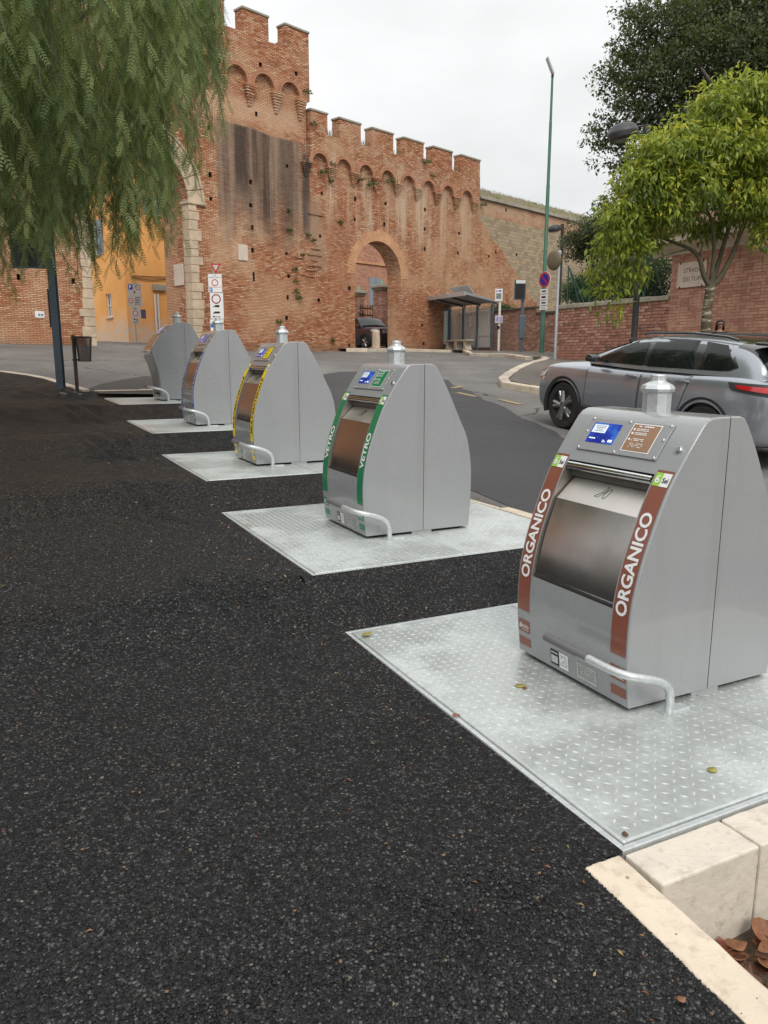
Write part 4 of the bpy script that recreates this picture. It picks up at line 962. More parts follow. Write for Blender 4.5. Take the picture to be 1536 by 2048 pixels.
# rampart continuing to the right
ram = empty('rampart_wall', WORG, WROT, 'lower rampart of brick and grey tufa blocks with grassy top', 'city wall')
mb = MB(); wface(mb, [(33.001, .5), (60, .5), (60, 9.25), (33.001, 9.25)], hole_list(33.0, 60, 1, 9.2), .03)
mb.add([(33.001, .03, 9.25), (60, .03, 9.25), (60, 2.5, 9.25), (33.001, 2.5, 9.25)], [(0, 1, 2, 3)])
rawbuild(mb, 'wall', [M['wall'], M['hole']], ram)
for k in range(54):
    mb = MB(); mb.box((33.05+k*.5, -.10, 9.27), (33.54+k*.5, .4, 9.40+random.uniform(0, .02))); mb.build('string_course', M['cap'], ram, bevel=.012)
def mat_turf():
    t = NT('stony_turf'); o = t.coord(); a = t.noise(o, 2.2, 5, .7); b = t.noise(o, 12, 4, .7)
    c = t.ramp(a, [(.3, (.20, .18, .11)), (.5, (.24, .20, .13)), (.62, (.14, .15, .05)), (.75, (.10, .13, .035))]); g = t.rng(b, .3, .7, .6, 1.3)
    t.set('Base Color', t.mix(1.0, c, t.comb(g, g, g), 'MULTIPLY')); t.set('Roughness', .95); t.bump(b, .06); return t.mat
M['turf'] = mat_turf()
mb = MB(); NS = 110
for k in range(NS+1):
    s_ = 33.02+k*.245
    for q, (y, z) in enumerate([(.02, 9.42), (.15, 9.56), (.35, 9.74), (.6, 9.92), (.95, 10.02), (2.0, 10.0), (2.4, 9.2)]):
        mb.v.append((s_, y+random.uniform(-.04, .04), z+(random.uniform(-.05, .05) if q else 0)))
for k in range(NS):
    for q in range(6): a = k*7+q; mb.f.append((a, a+7, a+8, a+1)); mb.m.append(0)
mb.build('turf_top', M['turf'], ram, smooth=True, sharp=None)

# ---------------------------------------------------------------- leaves: one numpy mesh per plant
def leaf_mat(name, cols, rough=.5, trans=.35, spec=.4):
    t = NT(name); r = t.attr('rnd'); c = t.ramp(r, [(k/(len(cols)-1), q) for k, q in enumerate(cols)]); t.set('Base Color', c); t.set('Roughness', rough); t.set('Specular IOR Level', spec)
    tr = t.n.new('ShaderNodeBsdfTranslucent'); t.l.new(t.mix(.35, c, (.35, .45, .06)), tr.inputs[0]); ms = t.n.new('ShaderNodeMixShader'); ms.inputs[0].default_value = trans
    t.l.new(t.bsdf.outputs[0], ms.inputs[1]); t.l.new(tr.outputs[0], ms.inputs[2]); t.l.new(ms.outputs[0], t.out.inputs[0]); return t.mat
def leaf_array(P, D, Nn, size, ratio, rnd, curl=.12):
    """diamond leaves bent along the midrib: 6 verts, 4 tris -> two quads"""
    P = np.asarray(P); D = np.asarray(D); Nn = np.asarray(Nn); n = len(P); D = D/np.linalg.norm(D, axis=1, keepdims=True)
    S = np.cross(D, Nn); S /= np.maximum(1e-6, np.linalg.norm(S, axis=1, keepdims=True)); Nn = np.cross(S, D); L = np.asarray(size).reshape(-1, 1)*np.ones((n, 1)); Wd = L*ratio
    v = np.stack([P, P+D*L*.45+S*Wd*.5+Nn*L*curl, P+D*L*.5+Nn*L*curl*.3, P+D*L*.45-S*Wd*.5+Nn*L*curl, P+D*L-Nn*L*curl*.6], 1).reshape(-1, 3)
    b = np.arange(n)[:, None]*5; F = np.concatenate([b+np.array([[0, 1, 2]]), b+np.array([[1, 4, 2]]), b+np.array([[0, 2, 3]]), b+np.array([[3, 2, 4]])], 1).reshape(-1, 3)
    return v, F, np.repeat(np.asarray(rnd), 5)
def unit(n):
    d = RNG.normal(size=(n, 3)); return d/np.linalg.norm(d, axis=1, keepdims=True)
M['weed'] = leaf_mat('wall_weed_leaf', [(.03, .06, .015), (.06, .115, .03), (.10, .16, .04)])
M['oak'] = leaf_mat('holm_oak_leaf', [(.035, .05, .025), (.07, .09, .047), (.115, .135, .075), (.18, .195, .12)], .45, .25)
def tuft(name, pos, r, n, mat, label, cat, group=None, size=.09):
    d = unit(n); p = d*(RNG.random((n, 1))**.5)*np.array([[r, r, r]]); p[:, 2] = np.abs(p[:, 2])*.9-.25*r
    dd = d*.8+np.array([[0, 0, .15]]); V, F, rn = leaf_array(p, dd, unit(n), size*RNG.uniform(.6, 1.3, n), .45, RNG.random(n))
    o = bpy.data.objects.new(name, np_mesh(name, V, F, mat, rn)); link(o); o.location = pos; return tag(o, label, cat, group)
PL_ = [(700, 65, .5), (700, 180, .55), (815, 210, .5), (845, 240, .4), (1003, 133, .6), (740, 480, .8), (740, 545, 1.0), (755, 580, .9), (735, 415, .6), (640, 720, .7), (955, 830, .5), (780, 325, .4)]
WP = [(340+a/2.954, 400+b/2.954, k) for a, b, k in PL_]+[(600+a/4.04, 200+b/4.04, k) for a, b, k in [(92, 203, .9), (243, 530, .8), (168, 588, .9), (470, 645, 1.0), (553, 685, .9), (715, 660, 1.5), (985, 508, .9), (1045, 620, .5), (1465, 850, .9), (240, 660, .5)]]+[(608, 187, 1.0)]
for x, y, k in WP:
    s_, z_ = wall_pt(x, y); up = z_ > 8.7; p = WORG+W*s_-NV*(.17 if up else .05)+Vector((0, 0, z_))
    lb = 'green weed sprouting under the arched corbels of the curtain wall' if z_ > 8.2 and s_ > 22.0 else ('green weed at the upper corner of the gate tower' if z_ > 10.5 else ('small green weed on the worn brick between the slit window and small arch' if s_ < 23.2 else 'small green weed low on the curtain wall beside the small arch'))
    tuft('wall_weed', p, .17*k, int(70*k)+20, M['weed'], lb, 'weed', 'weeds: '+lb)
# dry grass along the wall heads
def grass(name, pts, h, mat, parent):
    P = np.array(pts); n = len(P); d = np.stack([RNG.normal(0, .3, n), RNG.normal(0, .3, n), np.ones(n)], 1); V, F, rn = leaf_array(P, d, unit(n), h*RNG.uniform(.4, 1.2, n), .07, RNG.random(n), .02)
    o = bpy.data.objects.new(name, np_mesh(name, V, F, mat, rn)); link(o, parent); return tag(o, kind='stuff')
M['dry'] = leaf_mat('dry_grass_blade', [(.22, .19, .09), (.16, .15, .06), (.10, .12, .04)])
pts = []
for a, b in [(22.66, 23.28), (24.55, 25.2), (26.55, 27.2), (28.6, 29.22), (30.7, 31.3)]:
    for k in range(70): pts.append((random.uniform(a, b), random.uniform(-.2, .3), 10.19))
grass('dry_grass', pts, .28, M['dry'], cur)
pts = [(random.uniform(33, 55), random.uniform(.05, 1.0), 0) for k in range(2600)]
pts = [(x, y, float(np.interp(y, [.02, .15, .35, .6, .95], [9.42, 9.56, 9.74, 9.92, 10.02]))-.02) for x, y, _ in pts]
grass('dry_grass', pts, .16, M['dry'], ram)

# ---------------------------------------------------------------- plaques
def slab(name, s0, s1, z0, z1, label, cat='plaque', mat=None, th=.04, y=-.04):
    mb = MB(); mb.box((s0, y, z0), (s1, y+th-.005, z1)); o = mb.build(name, mat or M['plaque'], bevel=.006, loc=WORG, rz=WROT); return tag(o, label, cat)
a = wall_pt(475, 488); b = wall_pt(495, 522); slab('stone_tablet', a[0], b[0], b[1], a[1], 'cream stone tablet set in the gate tower wall')
o = bpy.data.objects.new('plaque', None)
mb = MB(); mb.box((GC+GR-.055, .45, 4.0), (GC+GR-.012, 1.05, 4.75)); o = mb.build('plaque', M['plaque'], bevel=.006, loc=WORG, rz=WROT); tag(o, 'pale marble plaque on the brick side of the gate passage', 'plaque')
a = wall_pt(69, 622-0-25); b = wall_pt(88, 609+25-22)
s0, z1 = wall_pt(69, 621.5-0); 
a = wall_pt(69, 622); b = wall_pt(89, 636)
o = slab('number_tile', a[0], b[0], b[1], a[1], 'small white enamel tile on the brick wall beside the gate', 'tile', M['white'], .02, -.02)
mb = MB()
for k in (0, 1): mb.box((a[0]+.10+k*.09, -.026, b[1]+.06), (a[0]+.16+k*.09, -.0215, b[1]+.12))
mb.build('print', simple('grey_blue_print', (.12, .2, .3), .5), o)

# ---------------------------------------------------------------- orange house behind the gate
M['shutter'] = simple('grey_blue_shutter', (.27, .33, .38), .6, var=.1)
M['frame'] = simple('white_window_frame', (.68, .66, .62), .5, var=.08)
def mat_glass():
    t = NT('window_glass'); t.set('Base Color', (.03, .04, .045)); t.set('Roughness', .05); t.set('Specular IOR Level', .8); return t.mat
M['glass'] = mat_glass()
C0 = at_y(258, 684, 40.0); zb = C0.z-.8
org = empty('orange_house', (C0.x, C0.y, 0), WROT, 'orange plastered house seen through the great gate arch', 'house')
def loc_of(p, root): d = p-root.location; c, s = math.cos(-root.rotation_euler.z), math.sin(-root.rotation_euler.z); return Vector((d.x*c-d.y*s, d.x*s+d.y*c, d.z))
w1a = loc_of(hit(211, 588, C0, W), org); w1b = loc_of(hit(225, 634, C0, W), org)
w2a = loc_of(hit(303, 392, C0, NV), org); w2b = loc_of(hit(322, 431, C0, NV), org)
d1a = loc_of(hit(184, 598, C0, W), org); d1b = loc_of(hit(193, 668, C0, W), org)
ys = sorted((w1a.y, w1b.y)); yd = sorted((d1a.y, d1b.y)); wins = [(ys[0], ys[1], w1b.z, w1a.z)]
mb = MB(); door_p = arch_poly((yd[0]+yd[1])/2, d1a.z-.5, (yd[1]-yd[0])/2, zb+.6)
wface(mb, [(0, zb), (22, zb), (22, 12), (0, 12)], [([(ys[0], w1b.z), (ys[1], w1b.z), (ys[1], w1a.z), (ys[0], w1a.z)], .18, True), (door_p, .3, True)]+[(rect(q, 7.5, 1.0, 1.7), .18, True) for q in (3, 7.5, 12)], 0, lambda a, b, d: (d, a, b))
w2 = (w2a.x, w2b.x, w2b.z, w2a.z)
fw = [w2]+[(q, q+1.0, w2b.z, w2b.z+1.75) for q in (w2[0]+3.2, w2[0]+6.4)]
wface(mb, [(0, zb), (16, zb), (16, 12), (0, 12)], [([(a, c), (b, c), (b, d), (a, d)], .18, True) for a, b, c, d in fw], 0)
mb.add([(0, 0, 12), (16, 0, 12), (16, 22, 12), (0, 22, 12), (16, 0, zb), (16, 22, zb), (0, 22, zb)], [(0, 1, 2, 3), (1, 4, 5, 2), (2, 5, 6, 3)])
rawbuild(mb, 'wall', [M['orange'], M['orange']], org)
def window(root, fn, a, b, z0, z1, shutters=False):
    mb = MB(); f_ = .07
    def bx(p, q, r, s_, d0, d1): 
        V = [fn(x, z, d) for d in (d0, d1) for x, z in ((p, r), (q, r), (q, s_), (p, s_))]; mb.add(V, [(0, 1, 2, 3), (7, 6, 5, 4), (0, 4, 5, 1), (1, 5, 6, 2), (2, 6, 7, 3), (3, 7, 4, 0)])
    bx(a, a+f_, z0, z1, .08, .14); bx(b-f_, b, z0, z1, .08, .14); bx(a+f_, b-f_, z0, z0+f_, .08, .14); bx(a+f_, b-f_, z1-f_, z1, .08, .14); m_ = (a+b)/2; bx(m_-.04, m_+.04, z0+f_, z1-f_, .085, .14)
    zm = (z0+z1)/2; bx(a+f_, m_-.04, zm-.025, zm+.025, .09, .13); bx(m_+.04, b-f_, zm-.025, zm+.025, .09, .13)
    w_ = mb.build('window', M['frame'], root); mb = MB(); bx(a+.02, b-.02, z0+.02, z1-.02, .15, .165); mb.build('pane', M['glass'], w_)
    mb = MB(); bx(a-.08, b+.08, z0-.08, z0-.003, -.07, .1); mb.build('sill', M['quoin'], w_)
    if shutters:
        for p, q in ((a-.55, a-.04), (b+.04, b+.55)):
            mb = MB(); bx(p, q, z0, z1, -.05, -.012)
            for k in range(14): zz = z0+.08+(z1-z0-.16)*k/14; bx(p+.05, q-.05, zz, zz+(z1-z0)*.045, -.066, -.051)
            mb.build('shutter', M['shutter'], w_)
window(org, lambda x, z, d: (d, x, z), ys[0], ys[1], w1b.z, w1a.z)
for q in (3, 7.5, 12): window(org, lambda x, z, d: (d, x, z), q-.5, q+.5, 6.65, 8.35, True)
for a, b, c, d in fw: window(org, lambda x, z, d: (x, d, z), a, b, c, d, True)
mb = MB(); mb.prism(door_p, lambda a, b, d: (d, a, b), .2, .25); mb.build('door', simple('dark_door', (.05, .028, .018), .6), org)
mb = MB(); mb.box((-.5, -.5, 12.01), (16.5, 22.5, 12.2)); mb.build('roof', M['vous'], org)
for x in (309, 315):
    p0 = loc_of(hit(x-1, 588, C0, NV), org); p1 = loc_of(hit(x+3, 676, C0, NV), org)
    mb = MB(); mb.tube([(p0.x, -.07, p0.z), (p0.x, -.07, p1.z-.3)], .055, 8); mb.build('downpipe', M['frame'], org, smooth=True)
for x, y, k in ((309, 575, .28), (317, 575, .32), (325, 576, .3)):
    p0 = loc_of(hit(x, y, C0, NV), org); mb = MB(); mb.box((p0.x-k/2, -.16, p0.z-.16), (p0.x+k/2, -.005, p0.z+.16)); mb.build('junction_box', M['cap'], org, bevel=.02)
for k in (0, 1):
    A_ = loc_of(hit(262, 551+k*3, C0, NV), org); B_ = loc_of(hit(344, 554+k*2, C0, NV), org); mb = MB()
    mb.tube([(A_.x+(B_.x-A_.x)*i/8, -.05, A_.z+(B_.z-A_.z)*i/8-.10*math.sin(math.pi*i/8)*(k+.3)) for i in range(9)], .02, 5); mb.build('cable', M['black'], org)
# ---------------------------------------------------------------- pink house, piers and iron gate beyond the small arch
Q0 = at_y(742, 700, 52.0); pk = empty('pink_house', (Q0.x, Q0.y, 0), WROT, 'pink brick house with grey shutters glimpsed through the small arch', 'house')
a = loc_of(hit(738, 555, Q0, NV), pk); b = loc_of(hit(763, 613, Q0, NV), pk); sc = loc_of(hit(742, 527, Q0, NV), pk)
mb = MB(); wface(mb, [(-12, 1), (14, 1), (14, 13), (-12, 13)], [([(a.x, b.z), (b.x, b.z), (b.x, a.z), (a.x, a.z)], .15, True)], 0); mb.add([(-12, 0, 13), (14, 0, 13), (14, 8, 13), (-12, 8, 13)], [(0, 1, 2, 3)]); rawbuild(mb, 'wall', [M['pink'], M['pink']], pk)
mb = MB(); mb.box((-12, -.08, sc.z-.07), (14, -.002, sc.z+.07)); mb.build('string_course', M['vous'], pk)
mb = MB(); 
for p, q in ((a.x, (a.x+b.x)/2-.01), ((a.x+b.x)/2+.01, b.x)):
    for k in range(30): zz = b.z+(a.z-b.z)*k/30; mb.box((p+.05, -.045, zz+.01), (q-.05, -.01, zz+.07))
    mb.box((p, -.03, b.z), (q, .0, a.z))
mb.build('shutter', M['shutter'], pk)
def pier(xa, xb, yt, Y, label):
    g = at_y((xa+xb)/2, 697, Y); zt = at_y(xa, yt, Y).z; wd = (xb-xa)*Y/1569; r = empty('gate_pier', (g.x, Y, 0), WROT, label, 'pier', 'brick gate piers behind the archway')
    h = wd/2/1.15; mb = MB(); mb.box((-h, -h, 1.2), (h, h, zt-.28)); mb.build('shaft', M['rwall'], r); mb = MB(); mb.box((-h-.06, -h-.06, zt-.28), (h+.06, h+.06, zt-.16)); mb.box((-h-.14, -h-.14, zt-.159), (h+.14, h+.14, zt)); mb.build('cap', M['cap'], r, bevel=.03)
    mb = MB(); mb.lathe([(.16, zt), (.12, zt+.15), (.02, zt+.32)], 8); mb.build('finial', simple('mossy_finial%d' % len(r.name), (.22, .30, .20), .9), r); return r
pier(708, 727, 582, 46.5, 'slender brick gate pier holding the iron bar gate'); pier(750, 778, 571, 45.5, 'brick gate pier rising behind the dark parked car bonnet')
ir = at_y(735, 690, 46.3); rail = empty('iron_gate', (ir.x, 46.3, 0), WROT, 'black iron bar gate between the brick piers', 'gate'); zt = at_y(735, 614, 46.3).z
for k in range(9):
    mb = MB(); mb.tube([(-.55+k*.14, 0, 1.6), (-.55+k*.14, 0, zt+.12)], .018, 6); mb.build('bar', M['black'], rail)
mb = MB(); mb.box((-.65, -.02, zt-.12), (.65, .02, zt-.06)); mb.box((-.65, -.02, zt-.5), (.65, .02, zt-.44)); mb.build('rail', M['black'], rail)
mb = MB(); mb.box((.45, -.25, 1.4), (4.2, .25, at_y(770, 588, 46).z)); gw = mb.build('garden_wall', M['rwall'], loc=(ir.x+.9, 46.8, 0), rz=WROT); tag(gw, 'dark brick garden wall adjoining the gate pier behind the arch', 'wall')
# ================================================================ right-hand side: garden wall, lodge, far wall
gw = empty('garden_wall', ue(0, 15.5, 0), SA, 'red brick garden wall with stone coping and green wire fence on top', 'wall')
UA, UB, ZT = 14.90, 19.35, 2.86
mb = MB(); mb.box((.02, UA, .3), (.40, UB-.02, ZT)); mb.build('core', M['mortar'], gw)
BR = {}
def brick_mesh(w_, m_):
    k = (w_, m_)
    if k not in BR:
        b = MB(); b.box((-.02, -w_/2, -.034), (.06, w_/2, .034)); BR[k] = b.mesh('brick', M[m_])
    return BR[k]
rest = MB(); cnt = 0; allb = []
z = ZT-.043; row = 0
while z > .95:
    u_ = UB-.005-(.13 if row % 2 else 0); 
    if row % 2: allb.append((UB-.065, z, .12))
    while u_ > UA+.03:
        w_ = random.choice((.25, .25, .26, .13)); w_ = min(w_, u_-UA)
        if w_ > .05: allb.append((u_-w_/2, z, w_-.012))
        u_ -= w_
    z -= .082; row += 1
for q, (u_, z_, w_) in enumerate(allb):
    jit = random.uniform(-.010, .008)
    if cnt < 298 and w_ > .1:
        ws = .24 if w_ > .2 else .118
        o = bpy.data.objects.new('brick', brick_mesh(ws, random.choices(('brick', 'brick2', 'brick3'), (6, 2, 2))[0])); link(o, gw); o.location = (jit, u_, z_+random.uniform(-.003, .003)); o.rotation_euler = (random.uniform(-.012, .012), 0, random.uniform(-.02, .02)); cnt += 1
    else: rest.box((jit-.02, u_-w_/2, z_-.034), (.06, u_+w_/2, z_+.034))
o = rest.build('brickwork', M['brick'], gw); tag(o, kind='stuff')
u_ = UA+.02
while u_ < UB:
    l = random.uniform(.5, .75); l = min(l, UB+.05-u_); mb = MB(); mb.box((-.07, u_+.003, ZT+.002), (.46, u_+l-.003, ZT+.13+random.uniform(-.008, .01))); mb.build('coping_stone', M['cap'], gw, bevel=.02); u_ += l
mb = MB(); mb.box((.42, UB-.36, .8), (5.6, UB, ZT)); mb.build('return_wall', M['rwall'], gw)
M['fgreen'] = simple('green_fence_paint', (.02, .085, .055), .45, var=.1)
fn = empty('wire_fence', ue(0, 15.72, ZT+.12), SA, 'dark green wire fence with slanted struts above the garden wall', 'fence'); FH = 1.12
for u_ in (UA+.08, UA+1.15, UA+2.25, UA+3.35, UB-.12):
    mb = MB(); mb.tube([(0, u_, 0), (0, u_, FH+.04)], .022, 7); mb.build('post', M['fgreen'], fn, smooth=True)
for u_, d in ((UB-.12, -.55), (UB-.12, -.75), (UA+.5, .5)):
    mb = MB(); mb.tube([(0.03, u_, FH-.02 if d < 0 else 0), (.03, u_+d, .02 if d < 0 else FH)], .018, 6); mb.build('strut', M['fgreen'], fn, smooth=True)
mb = MB()
for k in range(64): y = UA+.1+(UB-UA-.24)*k/63; mb.box((-.0018, y-.0018, .01), (.0018, y+.0018, FH))
for k in range(18): z = .03+(FH-.05)*k/17; mb.box((-.0018, UA+.1, z-.0018), (.0018, UB-.14, z+.0018))
o = mb.build('wire_mesh', M['fgreen'], fn); tag(o, kind='stuff')
# lodge
ld = empty('brick_lodge', ue(0, 15.45, 0), SA, 'low brick lodge with cream moulded eaves carrying the street plaque', 'house')
LZ = 3.93
mb = MB(); mb.box((.015, 4.5, -.4), (6, UA-.02, LZ)); mb.build('wall', M['mortar'], ld)
mb = MB(); z = .75; row = 0
while z < LZ-.03:
    u_ = UA-.004-(.125 if row % 2 else 0)
    if row % 2: mb.box((random.uniform(-.004, .003), u_+.006, z+.004), (.05, UA-.004, z+.062))
    while u_ > 9.0:
        w_ = random.choice((.25, .25, .25, .13)); mb.box((random.uniform(-.005, .004), u_-w_+.010, z+.004), (.05, u_, z+.063), 1 if random.random() < .3 else 0); u_ -= w_
    z += .071; row += 1
o = mb.build('brickwork', [M['lbrick'], M['lbrick2']], ld); tag(o, kind='stuff')
mb = MB(); z = .75; row = 0
while z < LZ-.03:
    x = .004+(.125 if row % 2 else 0)
    while x < 3.0: mb.box((x+.006, UA-.06, z+.004), (x+.244, UA-random.uniform(-.002, .003), z+.063)); x += .25
    z += .071; row += 1
o = mb.build('end_brickwork', M['lbrick'], ld); tag(o, kind='stuff')
M['cream'] = simple('cream_cornice', (.58, .50, .38), .8, var=.14, nscale=3, bump=.004)
prof = [(.02, LZ), (-.05, LZ), (-.06, LZ+.08), (-.12, LZ+.10), (-.30, LZ+.17), (-.50, LZ+.22), (-.60, LZ+.23), (-.60, LZ+.40), (.02, LZ+.40)]
mb = MB(); mb.prism(prof, lambda a, b, d: (a, d, b), 4.2, UA+.6); mb.build('cornice', M['cream'], ld, bevel=.006)
mb = MB(); mb.prism([(UA-.02, LZ), (UA+.03, LZ), (UA+.05, LZ+.09), (UA+.30, LZ+.18), (UA+.595, LZ+.235), (UA+.595, LZ+.39), (UA-.02, LZ+.39)], lambda a, b, d: (d, a, b), .03, 6.0); mb.build('gable_cornice', M['cream'], ld)
M['tile'] = simple('old_roof_tile', (.16, .085, .055), .9, var=.4, nscale=3, bump=.01)
for k in range(48):
    y = UA+.62-k*.22; mb = MB(); pts = []
    for q in range(7): a = math.pi*q/6; pts.append((-.10*math.cos(a), .06*math.sin(a)))
    mb.add([(x, y-.11+p[0], LZ+.43+(x+.68)*.32+p[1]) for x in (-.68, 3.0) for p in pts], [(i, i+1, i+8, i+7) for i in range(6)]); mb.build('roof_tile', M['tile'], ld, smooth=True)
mb = MB(); mb.prism([(-.66, LZ+.405), (3, LZ+.405+1.17), (6.6, LZ+.405), (6.6, LZ+.38), (-.66, LZ+.401)], lambda a, b, d: (a, d, b), 4.0, UA+.61); mb.build('roof', M['tile'], ld)
# street plaque
P0 = ue(0, 15.42, 0); a = hit(1357, 532, P0, EV); b = hit(1411, 566, P0, EV)
ua, ub = to_ue(a)[0], to_ue(b)[0]; zc = (a.z+b.z)/2; zh = .30
pq = empty('street_plaque', ue((ua+ub)/2, 15.44, zc), SA, 'white marble street plaque reading STRADA DEI TUFI', 'street sign'); hw = (ua-ub)/2
mb = MB(); mb.box((-.035, -hw, -zh), (-.002, hw, zh)); mb.build('slab', M['plaque'], pq, bevel=.006)
mb = MB(); f_ = lambda x, y: (-.0365, -x, y)
text_mb(mb, 'STRADA', f_, .03, .10, .105, 0, .004, wmax=hw*1.25); text_mb(mb, 'DEI TUFI', f_, .03, -.11, .105, 0, .004, wmax=hw*1.4); mb.build('lettering', simple('engraved_letters', (.10, .085, .07), .7), pq)
for y in (-hw+.09, hw-.09):
    for z in (-zh+.01, zh-.01): mb = MB(); mb.box((-.045, y-.014, z-.03), (-.0355, y+.014, z+.03)); mb.build('clamp', M['black'], pq)
# far wall behind the bus stop
fw_ = empty('low_brick_wall', ue(0, 21.0, 0), SA, 'brick wall with stepped dark coping behind the bus shelter', 'wall')
for u0, u1, zt in ((19.9, 27.66, 3.24), (27.661, 36.5, 3.50)):
    mb = MB(); mb.box((0, u0, 1.0), (.4, u1, zt)); mb.build('wall', M['rwall'], fw_)
    mb = MB(); mb.box((-.06, u0, zt+.001), (.46, u1+.03, zt+.10)); mb.build('coping', simple('dark_coping%d' % int(u0), (.10, .09, .075), .9, var=.3), fw_, bevel=.02)
# ================================================================ posts, lamps and signs
M['pgreen'] = simple('green_pole_paint', (.06, .17, .12), .45, var=.15, nscale=3)
M['pgrey'] = simple('blue_grey_steel', (.115, .150, .185), .42, .2, var=.12, nscale=5)
M['lampgrey'] = simple('dark_lamp_grey', (.060, .061, .066), .45, .2, var=.12, nscale=5)
M['lampglass'] = simple('lamp_glass', (.30, .31, .33), .2)
M['zinc'] = galv('zinc_post', (.42, .45, .48), .4, .5, False)
M['red'] = simple('sign_red', (.50, .02, .018), .35, var=.04)
M['sblue'] = simple('sign_blue', (.012, .03, .34), .35, var=.04)
M['lblue'] = simple('sign_light_blue', (.02, .16, .55), .35, var=.04)
def lamp(x, ybase, Y, ytop, hx, hy, hs, label):
    g = at_y(x, ybase, Y); zt = at_y(x, ytop, Y).z; zb_ = zgw(g)+.1; r = empty('street_lamp', (g.x, g.y, zb_), 0, label, 'street lamp', 'dome headed street lamps'); h = zt-zb_
    mb = MB(); mb.tube([(0, 0, 0), (0, 0, 1.0), (0, 0, 1.02), (0, 0, h-.4), (0, 0, h-.39), (0, 0, h)], [.085, .085, .062, .058, .066, .066], 14); mb.build('pole', M['lampgrey'], r, smooth=True, sharp=40)
    hd = at_y(hx, hy, Y); c = Vector((hd.x-g.x, 0, hd.z-zb_)); Mx = Matrix.Translation(c) @ Matrix.Rotation(rad(-8), 4, 'Y')
    mb = MB(); R = hs/2; mb.lathe([(R*.55, -R*.50), (R*.92, -R*.40), (R, -R*.12), (R, -R*.02), (R*.97, R*.02), (R*.88, R*.28), (R*.62, R*.46), (R*.25, R*.55), (.01, R*.56)], 24, Mx); hd_ = mb.build('lamp_head', M['lampgrey'], r, smooth=True, sharp=40)
    mb = MB(); mb.lathe([(R*.5, -R*.56), (R*.54, -R*.505)], 20, Mx); mb.build('lamp_glass', M['lampglass'], hd_)
    for s_, dz in ((1, .06), (-1, -.10)):
        mb = MB(); mb.tube([(0, 0, c.z+dz+.02), (c.x*.3, .02*s_, c.z+dz+.05), (c.x+R*.8, .03*s_, c.z+dz*.6)], .018, 8); mb.build('arm', M['lampgrey'], r, smooth=True)
    return r
lamp(1268.5, 665, 15.3, 250, 1246, 264, .56, 'dark grey street lamp with dome head beside the leafy young tree')
lamp(1117, 640, 31.5, 448, 1109, 457, .50, 'dark grey street lamp with dome head behind the traffic mirror')
# tall green pole
Y = 31.0; g = at_y(1083, 706, Y); zb_ = zgw(g)+.11; gpole = empty('light_pole', (g.x, g.y, zb_), 0, 'tall green tapered light pole with flat lamp', 'light pole'); h = at_y(1103, 152, Y).z-zb_
mb = MB(); mb.tube([(0, 0, 0), (0, 0, h*.30), (0, 0, h*.305), (0, 0, h*.62), (0, 0, h*.625), (0, 0, h*.84), (0, 0, h*.845), (0, 0, h)], [.09, .085, .075, .068, .060, .055, .048, .042], 12); mb.build('pole', M['pgreen'], gpole, smooth=True, sharp=40)
mb = MB(); mb.obox(Matrix.Translation((-.12, -.1, h+.30)) @ Matrix.Rotation(rad(-24), 4, 'Y'), (.07, .26, .62)); mb.build('lamp_head', M['zinc'], gpole, bevel=.02)
mb = MB(); mb.tube([(0, 0, h-.05), (0, -.02, h+.08), (-.03, -.06, h+.14)], .05, 8); mb.build('bracket', M['lampgrey'], gpole)
def disc(mb, r0, r1, M4, n=28, mi=0, off=0.0):
    V = []; 
    for k in range(n):
        a = 2*math.pi*k/n
        for r_ in (r0, r1): V.append(M4 @ Vector((r_*math.cos(a), off, r_*math.sin(a))))
    mb.add(V, [(2*k, 2*k+1, (2*k+3) % (2*n), (2*k+2) % (2*n)) for k in range(n)], mi)
# no-parking sign, turned away
np_ = empty('no_parking_sign', (g.x-.02, g.y-.16, at_y(1083, 560, Y).z), rad(-56), 'round blue and red no-parking sign on the green pole', 'road sign')
mb = MB(); Mi = Matrix.Identity(4); mb.lathe([(.30, -.012), (.30, 0)], 32, Matrix.Rotation(rad(90), 4, 'X') @ Matrix.Translation((0, 0, 0))); mb.build('disc', M['white'], np_)
mb = MB(); disc(mb, .225, .285, Mi, 32, 0, -.015); disc(mb, .001, .215, Mi, 32, 1, -.015); mb.obox(Matrix.Translation((0, -.0165, 0)) @ Matrix.Rotation(rad(45), 4, 'Y'), (.46, .002, .055), 0)
mb.build('symbol', [M['red'], M['sblue']], np_)
for k, (y0, y1) in enumerate(((578, 588), (589, 600), (601, 611), (612, 620))):
    za, zb2 = at_y(1083, y1, Y).z-np_.location.z, at_y(1083, y0, Y).z-np_.location.z; mb = MB(); mb.box((-.2, -.012, za), (.2, 0, zb2-.01)); q = mb.build('supplement_plate', M['white'], np_)
    mb = MB(); mb.box((-.12, -.0145, za+.06), (.1, -.0125, zb2-.07)); mb.build('print', M['black'], q)
